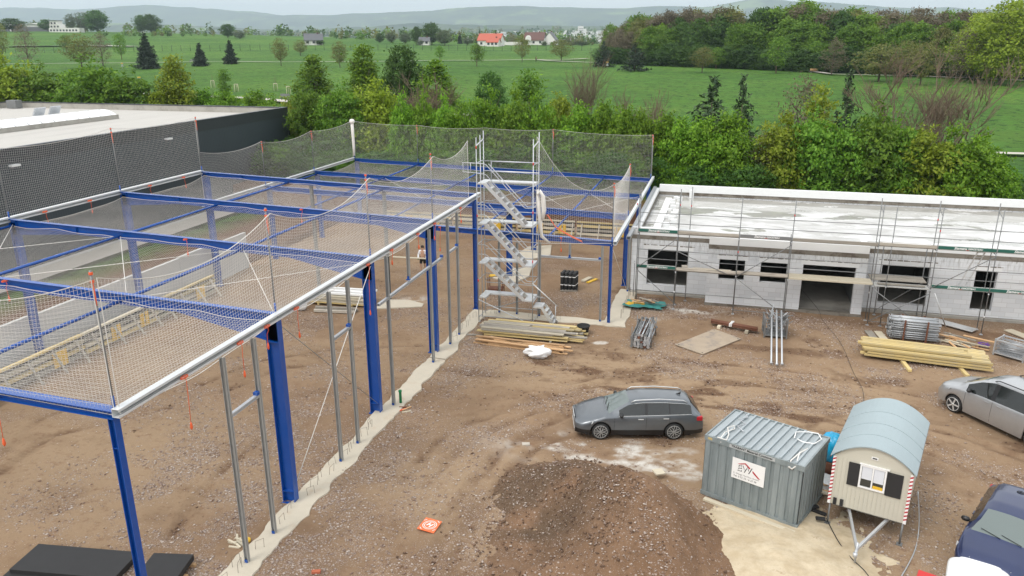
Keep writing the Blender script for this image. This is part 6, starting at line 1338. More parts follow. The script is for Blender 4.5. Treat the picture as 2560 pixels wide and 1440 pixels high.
van = dict(L=5.14, W=1.93, top=[(0, .62), (.03, .78), (.15, .98), (.35, 1.06), (.95, 1.24), (1.75, 1.70), (2.25, 1.86), (3.2, 1.885), (4.8, 1.85), (5.0, 1.78), (5.1, 1.2), (5.14, .7)], belt=[(0, .7), (.9, 1.06), (2.0, 1.14), (5.14, 1.2)], roofw=[(0, .85), (.95, .86), (1.8, .70), (2.4, .68), (5.14, .67)],
    axles=(.90, 4.1), R=.345, sill=.22, ws=(1.0, 1.85), rw=(5.0, 5.1), side=[(1.30, 2.32, 'side_window'), (2.32, 2.5, 'pillar'), (2.5, 3.6, 'side_window'), (3.6, 3.7, 'pillar'), (3.7, 4.9, 'side_window')], spokes=5, doors=(1.32, 2.42, 3.75), handles=(2.2, 2.72), mirror=(1.52, 1.2), lamp=(.10, .86, .6), tail=(5.05, 1.05), rails=(2.2, 4.8), grille=(.5, .78), paintsill=1)
h = Vector((-.607, .795)); near = Vector((21.87, 18.82)); c0 = near + Vector((.795, .607))*.85; org = c0 + h*.90
car('silver_van', (org.x, org.y, .02), math.atan2(-.795, .607), 'silver passenger van with dark windows at the right picture edge', 'van', paint('silver_paint', (.42, .43, .44), .6), van)
hat = dict(L=4.25, W=1.79, top=[(0, .48), (.03, .62), (.12, .74), (.35, .84), (1.05, .98), (1.85, 1.385), (2.3, 1.455), (3.0, 1.455), (3.6, 1.40), (3.8, 1.34), (4.12, .98), (4.2, .8), (4.25, .6)], belt=[(0, .6), (1.0, .93), (2.6, .98), (4.25, 1.0)], roofw=[(0, .8), (1.05, .78), (1.85, .60), (2.6, .585), (4.25, .58)],
    axles=(.87, 3.49), R=.32, sill=.19, ws=(1.10, 1.87), rw=(3.8, 4.12), side=[(1.5, 2.45, 'side_window'), (2.45, 2.55, 'pillar'), (2.55, 3.75, 'side_window')], spokes=5, doors=(1.35, 2.5, 3.4), handles=(2.3, 3.2), mirror=(1.55, 1.0), lamp=(.12, .68, .5), tail=(4.1, .86), grille=(.5, .64))
h = Vector((-.46, -.888)); wsb = Vector((20.42, 8.45)); org = wsb + h*1.08
b_, tz_ = car('blue_hatchback', (org.x, org.y, .02), math.atan2(.888, .46), 'dark blue hatchback seen from the front behind the portable toilet', 'car', paint('navy_paint', (.010, .022, .085), .35), hat)
# roof emblem: ring with a V over a W
em = MB(); z = tz_(3.2)+.016; cx = 3.25
em.tube([(cx+.085*math.cos(a), .085*math.sin(a), z) for a in np.linspace(0, 2*math.pi, 25)], .010, 4)
em.tube([(cx+.07, -.03, z), (cx+.0, 0, z), (cx+.07, .03, z)], .009, 4); em.tube([(cx+.03, -.07, z), (cx-.06, -.035, z), (cx-.01, 0, z), (cx-.06, .035, z), (cx+.03, .07, z)], .009, 4)
em.build('roof_emblem', M['trim'], b_); MB().cbox((1.32, -.55, tz_(1.32)-.03), (.06, .05, .004), 0, 0, 0, R_(-28)).build('sticker', M['white'], b_)
# ---------------------------------------------------------------- trees
def leaf_mat(name, c1, c2, tr=.38):
    m, nt, b = nt_new(name); r_ = AT(nt, 'rnd'); oi = N(nt, 'ShaderNodeObjectInfo')
    c = rgbmix(nt, r_, c1, c2); hv = N(nt, 'ShaderNodeHueSaturation'); nt.links.new(c, hv.inputs['Color'])
    mr = N(nt, 'ShaderNodeMapRange'); mr.inputs[3].default_value = .8; mr.inputs[4].default_value = 1.25; nt.links.new(oi.outputs['Random'], mr.inputs[0]); nt.links.new(mr.outputs[0], hv.inputs['Value'])
    mh = N(nt, 'ShaderNodeMapRange'); mh.inputs[3].default_value = .494; mh.inputs[4].default_value = .51; nt.links.new(oi.outputs['Random'], mh.inputs[0]); nt.links.new(mh.outputs[0], hv.inputs['Hue'])
    nt.links.new(hv.outputs[0], b.inputs['Base Color']); b.inputs['Roughness'].default_value = .55; b.inputs['Specular IOR Level'].default_value = .25
    t = N(nt, 'ShaderNodeBsdfTranslucent'); nt.links.new(hv.outputs[0], t.inputs[0]); mx = N(nt, 'ShaderNodeMixShader'); mx.inputs[0].default_value = tr
    nt.links.new(b.outputs[0], mx.inputs[1]); nt.links.new(t.outputs[0], mx.inputs[2]); nt.links.new(mx.outputs[0], [n for n in nt.nodes if n.type == 'OUTPUT_MATERIAL'][0].inputs[0]); return m
L_ = {}
L_['bright'] = leaf_mat('leaf_bright', (.080, .180, .010), (.230, .385, .028)); L_['mid'] = leaf_mat('leaf_mid', (.070, .170, .014), (.205, .345, .034)); L_['dark'] = leaf_mat('leaf_dark', (.028, .085, .013), (.100, .195, .030))
L_['yellow'] = leaf_mat('leaf_yellow', (.15, .22, .012), (.32, .39, .04)); L_['olive'] = leaf_mat('leaf_olive', (.12, .14, .03), (.24, .25, .07)); L_['brown'] = leaf_mat('leaf_brown', (.13, .11, .065), (.25, .215, .14)); L_['fir'] = leaf_mat('needle', (.010, .022, .012), (.030, .052, .026), .1); L_['spruce'] = leaf_mat('needle_green', (.020, .042, .016), (.055, .085, .034), .1); L_['grey'] = leaf_mat('leaf_grey', (.07, .10, .045), (.13, .165, .08))
def leaves(P, size, r, out=None, up=.35, asp=.55, seed=0):
    """leaf-sized quads at points P"""
    n = len(P); g = np.random.default_rng(seed)
    nn = g.normal(size=(n, 3))*.55; nn[:, 2] += .75
    if out is not None: nn += out*.55
    q = g.normal(size=(n, 3)); q[:, 2] += up*.5; d = np.cross(nn, q); d /= np.linalg.norm(d, axis=1)[:, None]+1e-9
    s_ = np.cross(d, nn); s_ /= np.linalg.norm(s_, axis=1)[:, None]+1e-9
    L = (size*(.6+.8*g.random(n)))[:, None]; a = d*L; b = s_*L*asp*.5
    V = np.stack([P, P+a*.5+b, P+a, P+a*.5-b], 1); return V.reshape(-1, 3), np.arange(4*n).reshape(-1, 4)
def crown(h, w, prof, nclump, nleaf, size, cs, z0=.08, seed=0, shoots=0, inner=.25, up=.35, asp=.55, lob=.55):
    """points gathered in clumps through the crown; prof(t) is the radius share at height share t"""
    g = np.random.default_rng(seed); t = g.random(nclump*3)
    rr = np.array([prof(x) for x in t]); keep = g.random(len(t)) < rr/rr.max()+.1; t = t[keep][:nclump]; rr = rr[keep][:nclump]; n = len(t)
    a = g.random(n)*2*math.pi; lo = 1+lob*(vnoise(3*np.cos(a)+7, 3*np.sin(a)+t*5, seed)-.5)*2
    f = np.where(g.random(n) < inner, np.sqrt(g.random(n))*.8, .8+.22*g.random(n)); r = rr*lo*f*w/2
    C = np.stack([r*np.cos(a), r*np.sin(a), h*(z0+(1-z0)*t)], 1); sc_ = cs*(.6+.8*g.random(n))
    Pp = []; O = []
    for i in range(n):
        k = max(3, int(nleaf*(.5+g.random()))); q = g.normal(size=(k, 3))*sc_[i]*np.array([1, 1, .42]); Pp.append(C[i]+q); o = np.array([math.cos(a[i]), math.sin(a[i]), .25])*f[i]; O.append(np.repeat(o[None], k, 0))
    for i in range(shoots):
        x, y = g.normal(size=2)*w*.22; z = h*(.62+.3*g.random())*max(.3, 1-(x*x+y*y)/(w*w*.28)); k = int(nleaf*1.1); u = g.random(k); Lh = h*.09+.55*g.random()
        q = np.stack([x+g.normal(size=k)*.09+u*x*.12, y+g.normal(size=k)*.09+u*y*.12, z+u*Lh*1.6], 1); Pp.append(q); O.append(np.repeat(np.array([[0, 0, .9]]), k, 0))
    Pp = np.concatenate(Pp); O = np.concatenate(O); Pp[:, 2] = np.maximum(Pp[:, 2], .05)
    V, F = leaves(Pp, size, None, O, up, asp, seed); return V, F
def spires(h, w, n, nclump, nleaf, size, cs, seed):
    """several pointed leaders of different height grown together"""
    g = random.Random(seed); Vs = []; Fs = []; b = 0
    for k in range(n):
        a = k*2.4+g.random(); r = 0 if k == 0 else w*g.uniform(.16, .36); hh = h*(1 if k == 0 else g.uniform(.7, .97)); ww = w*g.uniform(.52, .72)
        V, F = crown(hh, ww, PR['pyramid'] if k % 3 == 0 else PR['bush'], nclump//n, nleaf, size, cs, .0, seed+k*7, 7, .15, lob=.5); V = V+np.array([r*math.cos(a), r*math.sin(a), 0])
        Vs.append(V); Fs.append(F+b); b += len(V)
    return np.concatenate(Vs), np.concatenate(Fs)
def limbs(h, w, seed, n=9, r0=None, z0=.0, spread=.75, lean=.0):
    g = random.Random(seed); m = MB(); r0 = r0 or h*.017
    m.tube([(0, 0, -.4), (.02*h*g.uniform(-1, 1), .02*h*g.uniform(-1, 1), h*.35), (0, 0, h*.8)], [r0*1.25, r0*.85, r0*.25], 7)
    for k in range(n):
        t = .15+.6*k/n; a = k*2.4+g.random(); L = w*.5*spread*(1-.4*t); b = Vector((0, 0, h*t)); e = b+Vector((math.cos(a)*L, math.sin(a)*L, L*(.5+.5*g.random())+h*.06)); mid = b.lerp(e, .5)+Vector((0, 0, -.04*h*g.random())); m.tube([b, mid, e], [r0*.45, r0*.28, r0*.08], 5)
    return m
def bare(h, w, seed, n0=7, depth=4, fan=.55, trunk=.18, mult=3):
    g = random.Random(seed); m = MB(); r0 = h*.0125
    def grow(p, d, L, r, k):
        q = p; pts = [p]; dd = d.copy()
        for i in range(3): dd = (dd+Vector((g.gauss(0, .12), g.gauss(0, .12), g.gauss(.05, .08)))).normalized(); q = q+dd*L/3; pts.append(q)
        m.tube(pts, [r, r*.85, r*.7, r*.5], 5 if k > 2 else 3, cap=False)
        if k > 0:
            for i in range(mult if k > 2 else mult+2):
                s_ = pts[1+int(g.random()*2.99)]; nd = (dd+Vector((g.gauss(0, fan), g.gauss(0, fan), g.gauss(.22, .2)))).normalized(); grow(s_, nd, L*g.uniform(.5, .8), r*.68, k-1)
    m.tube([(0, 0, -.4), (0, 0, h*trunk)], [r0*1.3, r0], 7)
    for i in range(n0):
        a = i*2*math.pi/n0+g.random(); s_ = w/h*1.1; d = Vector((math.cos(a)*s_*g.uniform(.3, 1), math.sin(a)*s_*g.uniform(.3, 1), 1)).normalized(); grow(Vector((0, 0, h*trunk*g.uniform(.5, 1))), d, h*.42, r0*.6, depth-1)
    return m
def conifer(h, w, seed, layers=22, drop=.25, size=.3, dens=1.0, gap=0.0):
    g = np.random.default_rng(seed); Pp = []; O = []
    for i in range(layers):
        t = (i+.5)/layers; R = w/2*(1-t)**.85*(.75+.5*g.random()); nb = max(4, int(11*(1-t)+4)); z = h*(.06+.94*t)
        for b in range(nb):
            if g.random() < gap: continue
            a = g.random()*6.28; Rb = R*(.65+.5*g.random()); k = max(4, int(22*dens*Rb/(w/2)+5)); u = np.sqrt(g.random(k))
            Pp.append(np.stack([np.cos(a)*Rb*u+g.normal(size=k)*.07, np.sin(a)*Rb*u+g.normal(size=k)*.07, z-drop*Rb*u+.25*Rb*u*u+g.normal(size=k)*.05], 1)); O.append(np.repeat(np.array([[math.cos(a)*.8, math.sin(a)*.8, -.15]]), k, 0))
    Pp = np.concatenate(Pp); return leaves(Pp, size, None, np.concatenate(O), 0, .42, seed)
PR = {'bush': lambda t: (.72+.28*math.sin(min(1, t*1.5)*math.pi/2))*math.sqrt(max(0, 1-max(0, (t-.55)/.45)**2.2)), 'pyramid': lambda t: (math.sin(min(1, t/.22)*math.pi/2))*(1-max(0, t-.2)/.8)**.72, 'round': lambda t: math.sqrt(max(0.02, 1-(2*t-1)**2)), 'column': lambda t: math.sqrt(max(.02, 1-(2*t-1)**4))*.95, 'egg': lambda t: math.sqrt(max(.02, 1-(2*t**.8-1)**2))}
BANK = {}
def bank(kind, v):
    """(trunk mesh, crown mesh, height, width) of a tree kind, built once per variant"""
    if (kind, v) in BANK: return BANK[(kind, v)]
    s_ = hash(kind) % 1 + v*17 + sum(map(ord, kind))
    if kind.startswith('bare'):
        h, w = 7.0, 5.0; tm = bare(h, w, s_, *((8, 5, .5, .12, 3) if kind == 'bare' else (11, 4, .45, .05, 3))); me = tm.mesh('bark'); V = F = None
    else:
        K = {'bush': (7, 5.6, 'bush', 210, 36, .34, .36, .02, 70, .2, 'mid' if v % 3 == 2 else 'bright'), 'bush_yellow': (7, 5.4, 'bush', 200, 36, .32, .36, .02, 60, .2, 'yellow'), 'bush_dark': (6, 5.6, 'bush', 280, 34, .30, .36, .0, 10, .2, 'dark'),
             'pyramid': (9, 5.2, 'pyramid', 420, 30, .27, .30, .03, 0, .2, 'bright'), 'dense': (10, 6.0, 'egg', 420, 34, .30, .38, .06, 0, .2, 'dark'), 'column': (5, 1.8, 'column', 130, 26, .20, .2, .16, 0, .3, 'mid'),
             'round': (9, 8, 'round', 240, 30, .5, .55, .15, 0, .3, 'dark'), 'grey': (9, 7, 'round', 200, 24, .42, .5, .12, 0, .35, 'grey'), 'olive': (6, 4.6, 'round', 170, 18, .26, .36, .22, 6, .35, 'olive'), 'young': (6, 3.8, 'egg', 130, 20, .28, .36, .24, 4, .4, 'mid'), 'willow': (12, 9, 'egg', 420, 26, .42, .55, .08, 60, .3, 'yellow'), 'twiggy': (8, 5, 'egg', 170, 15, .24, .4, .1, 30, .4, 'brown'), 'larch': (8, 4.2, 'pyramid', 260, 22, .26, .3, .06, 22, .4, 'yellow'), 'wood_green': (15, 9, 'egg', 300, 26, .7, .75, .05, 10, .2, 'mid'), 'wood_dark': (14, 9, 'egg', 300, 26, .7, .75, .0, 6, .2, 'dark'), 'wood_brown': (16, 8, 'egg', 220, 20, .5, .8, .05, 60, .3, 'brown'), 'wood_yellow': (14, 9, 'egg', 260, 22, .6, .75, .05, 26, .25, 'olive')}
        if kind in ('fir', 'spruce', 'pine'):
            h, w = {'fir': (5, 3.0), 'spruce': (8, 4.6), 'pine': (8, 8)}[kind]; V, F = conifer(h, w, s_, 24 if kind != 'pine' else 12, .3, .3 if kind != 'pine' else .5, 1.6, 0 if kind != 'spruce' else .08); lm = 'fir' if kind != 'spruce' else 'spruce'
        else:
            h, w, pf, nc, nl, sz, cs, z0, sh, inn, lm = K[kind]
            V, F = crown(h, w, PR[pf], nc, nl, sz, cs, z0, s_, sh, inn) if kind not in ('bush', 'bush_yellow') else spires(h, w, 7, 440, 30, .30, .30, s_)
        tm = limbs(h, w, s_, 10 if kind not in ('fir', 'spruce') else 0); me = tm.mesh('trunk')
    me.materials.append(M['bark_pale' if kind in ('bare', 'young', 'bare_bush') else 'bark']); cr = None
    if V is not None: cr = np_mesh('crown', V, F); attr(cr, 'rnd', np.clip(np.random.default_rng(s_).normal(.45, .27, len(F)), 0, 1), 'FACE'); cr.materials.append(L_[lm])
    BANK[(kind, v)] = (me, cr, h, w); return BANK[(kind, v)]
def tree(kind, v, x, y, h, w, label, group, name='tree', cat='tree', z=None):
    me, cr, bh, bw = bank(kind, v); zz = float(TZ(x, y)) if z is None else z
    t = empty(name, (x, y, zz-.05), random.random()*6.28, label, cat, group); sz, sw_ = h/bh, w/bw; t.scale = (sw_, sw_, sz)
    link('trunk', me, t); 
    if cr is not None: link('crown', cr, t)
    return t
ORD = 'first second third fourth fifth sixth seventh eighth ninth tenth eleventh twelfth thirteenth fourteenth fifteenth sixteenth seventeenth eighteenth nineteenth twentieth twenty-first twenty-second twenty-third twenty-fourth twenty-fifth twenty-sixth twenty-seventh twenty-eighth twenty-ninth thirtieth'.split()
LOOK = {'bush': 'bright bushy tree', 'bush_yellow': 'yellow-green bushy tree', 'bush_dark': 'dark green bushy shrub', 'pyramid': 'cone-shaped green tree', 'dense': 'dense dark green tree', 'column': 'slim columnar green tree', 'round': 'round dark tree', 'grey': 'round grey-green tree', 'olive': 'olive-brown budding tree', 'young': 'young light green tree', 'willow': 'tall yellow-green willow', 'twiggy': 'brown twiggy tree', 'larch': 'upright yellow-green tree', 'fir': 'small dark fir', 'spruce': 'slim green spruce', 'pine': 'spreading dark pine', 'bare': 'leafless branching tree', 'bare_bush': 'leafless brown bush'}
NAME = {'fir': 'fir_tree', 'spruce': 'spruce_tree', 'pine': 'pine_tree', 'bush_dark': 'shrub', 'bare_bush': 'bare_bush', 'bare': 'bare_tree', 'willow': 'willow_tree'}
TREES = [(('trees and bushes of the hedge behind the site', 'in the site hedge', 'the anthracite hall'), [('bush_yellow', -69.19, 62.0, 10.6, 7.43), ('bush', -64.78, 63.0, 9.21, 7.83), ('bush', -55.51, 61.0, 10.09, 7.77), ('bush', -52.64, 62.0, 8.79, 6.14), ('bush_yellow', -48.92, 63.0, 7.58, 4.53), ('larch', -47.67, 64.0, 10.41, 5.28), ('bush', -46.04, 66.0, 6.92, 5.58), ('bush', -43.63, 67.0, 6.54, 5.04), ('bush', -39.03, 66.0, 6.88, 4.86), ('bush_yellow', -30.02, 58.0, 6.9, 4.69), ('bush', -26.02, 55.0, 8.04, 4.02), ('bush', -22.36, 54.0, 8.28, 3.89), ('bush_yellow', -19.67, 56.0, 8.65, 5.48), ('bush', -15.63, 53.0, 7.76, 3.14), ('bush', -13.54, 53.0, 7.87, 3.1), ('bush', -11.68, 53.0, 7.64, 3.07), ('bush', -9.51, 52.0, 7.14, 3.18), ('bush', -7.77, 54.0, 8.26, 3.78), ('bush', -5.43, 54.0, 8.14, 4.1), ('bush', -3.4, 53.0, 7.78, 3.49), ('bush_yellow', -2.14, 56.0, 7.92, 3.27), ('bush', 0.39, 53.0, 7.24, 3.8), ('bush', 2.4, 53.0, 7.42, 3.44), ('bush', 4.36, 52.0, 7.11, 3.37), ('bush', 5.83, 52.0, 6.86, 3.36), ('bush', 7.59, 52.0, 6.91, 3.69), ('bush', 8.93, 51.0, 6.65, 3.63), ('bush', 10.63, 50.5, 6.91, 4.26), ('bush', 12.69, 51.0, 7.62, 4.61), ('bush_yellow', 16.7, 51.0, 7.64, 4.3), ('bush', 18.82, 51.0, 8.06, 4.64), ('bush', 20.8, 50.5, 7.58, 3.96), ('bush', 22.82, 51.0, 8.76, 4.68), ('bush', 24.68, 51.0, 8.07, 4.37), ('bush_yellow', 26.58, 51.0, 7.88, 4.73), ('bush', 28.59, 51.0, 7.72, 4.77), ('bush', 30.23, 51.0, 7.14, 4.46), ('bush', 31.62, 50.5, 5.53, 3.09)]), (('taller trees standing out of the hedge', 'above the site hedge', 'the anthracite hall'), [('pyramid', -41.4, 84.0, 9.53, 7.1), ('pyramid', -33.21, 82.0, 10.81, 6.87), ('dense', -27.13, 80.0, 11.16, 5.2), ('bare_bush', -20.05, 70.0, 8.91, 6.88), ('pyramid', -21.84, 78.0, 9.18, 6.8), ('dense', -13.06, 72.0, 8.14, 3.56), ('column', -10.21, 78.0, 8.14, 3.38), ('bare', -1.73, 68.0, 9.67, 4.44), ('bare_bush', 4.54, 64.0, 8.06, 5.57), ('spruce', 11.05, 55.0, 9.4, 6.99), ('spruce', 13.47, 56.0, 9.73, 4.61), ('twiggy', 15.07, 52.0, 5.73, 3.02), ('twiggy', 18.57, 62.0, 9.86, 4.26), ('larch', 19.36, 54.0, 9.85, 4.15), ('spruce', 21.82, 58.0, 10.75, 4.79), ('bare', 28.65, 60.0, 11.67, 9.04)]), (('small trees scattered on the meadow', 'on the open meadow', 'the airfield side'), [('olive', -256.14, 233.41, 13.47, 5.66), ('twiggy', -220.37, 210.17, 12.76, 6.67), ('young', -292.6, 302.03, 8.1, 5.9), ('olive', -173.36, 183.61, 9.85, 8.4), ('twiggy', -178.24, 197.5, 10.04, 5.88), ('young', -217.8, 251.31, 9.62, 4.35), ('fir', -152.27, 186.28, 9.82, 6.95), ('fir', -145.0, 200.85, 6.86, 4.94), ('column', -76.26, 113.58, 5.71, 2.08), ('fir', -148.05, 220.77, 7.63, 5.28), ('olive', -120.39, 205.93, 8.1, 4.5), ('olive', -164.35, 294.36, 6.36, 5.5), ('olive', -96.35, 197.66, 7.25, 4.17), ('young', -84.8, 249.16, 5.01, 3.18), ('young', -59.39, 211.4, 6.34, 4.14), ('olive', -53.98, 243.15, 8.23, 4.38), ('olive', -43.62, 256.35, 6.96, 6.54), ('pine', -22.39, 212.44, 6.98, 7.31), ('pine', -10.98, 189.77, 6.89, 8.44)]), (('small trees in front of the wood', 'before the mixed wood', 'the dark pines'), [('young', -6.01, 228.41, 5.23, 3.75), ('olive', 5.67, 186.5, 5.89, 4.75), ('young', 8.54, 206.08, 5.31, 3.85), ('young', 22.72, 186.84, 8.23, 4.96), ('young', 32.28, 199.17, 6.97, 5.07), ('twiggy', 34.52, 182.85, 8.1, 4.48), ('olive', 41.3, 163.24, 7.16, 8.49), ('olive', 48.92, 177.62, 7.47, 6.02), ('olive', 47.84, 156.93, 7.87, 5.92), ('twiggy', 57.1, 166.6, 10.25, 6.7), ('willow', 60.94, 171.81, 13.1, 8.89), ('willow', 62.8, 161.96, 15.36, 11.29)]), (('trees along the far edge of the meadow', 'on the far edge of the meadow', 'the airfield hangars'), [('round', -525.75, 492.69, 9.28, 18.2), ('round', -520.36, 521.23, 8.81, 9.96), ('grey', -498.61, 522.9, 13.3, 7.82), ('grey', -502.92, 540.83, 14.94, 15.98), ('round', -460.7, 509.01, 15.81, 17.98), ('round', -441.25, 533.84, 13.39, 10.63), ('round', -427.05, 527.39, 14.07, 13.49), ('round', -322.22, 473.59, 8.75, 9.87), ('grey', -306.9, 464.65, 5.41, 8.59), ('grey', -220.39, 400.55, 3.19, 5.01), ('round', -213.63, 402.01, 2.76, 4.16), ('round', -198.44, 449.82, 5.93, 4.92), ('grey', -194.6, 458.12, 6.46, 6.79), ('grey', -181.97, 450.48, 6.76, 7.52), ('round', -171.7, 443.9, 10.17, 5.2), ('grey', -164.75, 431.6, 3.44, 4.21), ('round', -164.63, 450.97, 12.48, 10.92), ('grey', -153.24, 442.41, 8.7, 9.38), ('fir', -157.03, 481.37, 6.9, 3.25), ('grey', -144.44, 458.18, 4.68, 6.55), ('spruce', -140.01, 470.13, 9.63, 4.72), ('olive', -123.69, 450.02, 2.55, 3.5), ('twiggy', -128.72, 504.72, 6.23, 7.22), ('round', -113.09, 477.82, 3.18, 3.57), ('grey', -101.44, 480.65, 2.73, 3.57), ('olive', -102.6, 509.09, 3.95, 6.09), ('twiggy', -81.24, 464.52, 5.65, 8.56), ('grey', -74.32, 463.79, 3.48, 8.53)])]
for (gname, where, refn), items in TREES:
    cnt = {}
    for q, (kind, x, y, h, w) in enumerate(items):
        k = cnt.get(kind, 0); cnt[kind] = k+1; only = sum(1 for i in items if i[0] == kind) == 1
        lab = (f'the only {LOOK[kind]} {where}' if only else f'{ORD[min(k, 29)]} {LOOK[kind]} {where}, counting from {refn}')
        tree(kind, (q*5+k) % 3, x, y, h, w, lab, gname, NAME.get(kind, 'tree'))
# staked saplings on the meadow
for x, y, hh, w_ in [(-95.08, 136.38, 2.8, 'staked sapling with thin white trunk, nearest the anthracite hall'), (-84.16, 128.78, 1.5, 'bare stake tripod without visible crown, between slim columnar tree and hedge'), (-76.7, 131.26, 3.0, 'staked sapling with a reddish twig, just before the cone-shaped tree'), (-70.49, 125.67, 1.6, 'stake tripod closest to the cone-shaped tree above the hedge')]:
    zz = float(TZ(x, y)); t = empty('staked_sapling', (x, y, zz), 0, w_, 'sapling', 'staked saplings on the meadow')
    for k in range(3): a = k*2.1; MB().tube([(.45*math.cos(a), .45*math.sin(a), -.2), (.38*math.cos(a), .38*math.sin(a), 1.55)], .05, 5).build('stake', M['wood_pale'], t)
    m = MB(); m.tube([(.38*math.cos(a), .38*math.sin(a), 1.5) for a in (0, 2.1, 4.2, 6.3)], .05, 5); m.build('cross_slat', M['wood_pale'], t)
    m = MB(); m.tube([(0, 0, -.1), (.02, 0, hh)], [.04, .015], 5); [m.tube([(0, 0, hh*(.5+.08*k)), (.4*math.cos(k*2.2), .4*math.sin(k*2.2), hh*(.62+.08*k))], .012, 4) for k in range(5)]; m.build('trunk', M['bark_pale'], t)
# undergrowth along the bank and the mixed wood on the right: masses nobody could count
def mass(name, spots, mats_):
    by = {}
    for (kind, v, x, y, h, w) in spots:
        me, cr, bh, bw = bank(kind, v); nv = len(cr.vertices); co = np.empty(nv*3, np.float32); cr.vertices.foreach_get('co', co); co = co.reshape(-1, 3)
        a = random.random()*6.28; c, s_ = math.cos(a), math.sin(a); V = np.stack([(co[:, 0]*c-co[:, 1]*s_)*w/bw+x, (co[:, 0]*s_+co[:, 1]*c)*w/bw+y, co[:, 2]*h/bh+float(TZ(x, y))-.2], 1)
        nF = len(cr.polygons); r_ = np.empty(nF, np.float32); cr.attributes['rnd'].data.foreach_get('value', r_); by.setdefault(cr.materials[0], []).append((V, r_, .8+.45*random.random()))
    Vs = []; Rs = []; Mi = []; ms = list(by)
    for i, mt in enumerate(ms):
        for V, r_, sc_ in by[mt]: Vs.append(V); Rs.append(np.clip(r_*sc_+(sc_-1)*.4, 0, 1)); Mi.append(np.full(len(r_), i, np.int32))
    V = np.concatenate(Vs); me = np_mesh(name, V, np.arange(len(V)).reshape(-1, 4)); attr(me, 'rnd', np.concatenate(Rs), 'FACE'); me.polygons.foreach_set('material_index', np.concatenate(Mi)); return tag(link(name, me, None, ms), kind='stuff')
ug = []
for k in range(62):
    x = -34+k*1.35+random.uniform(-.6, .6); ug.append((('bush_dark', 'bush_dark', 'bush')[k % 3], k % 3, x, 49.5+random.uniform(-.8, 3.5), random.uniform(2.2, 3.8), random.uniform(3, 4.4)))
mass('undergrowth', ug, None)
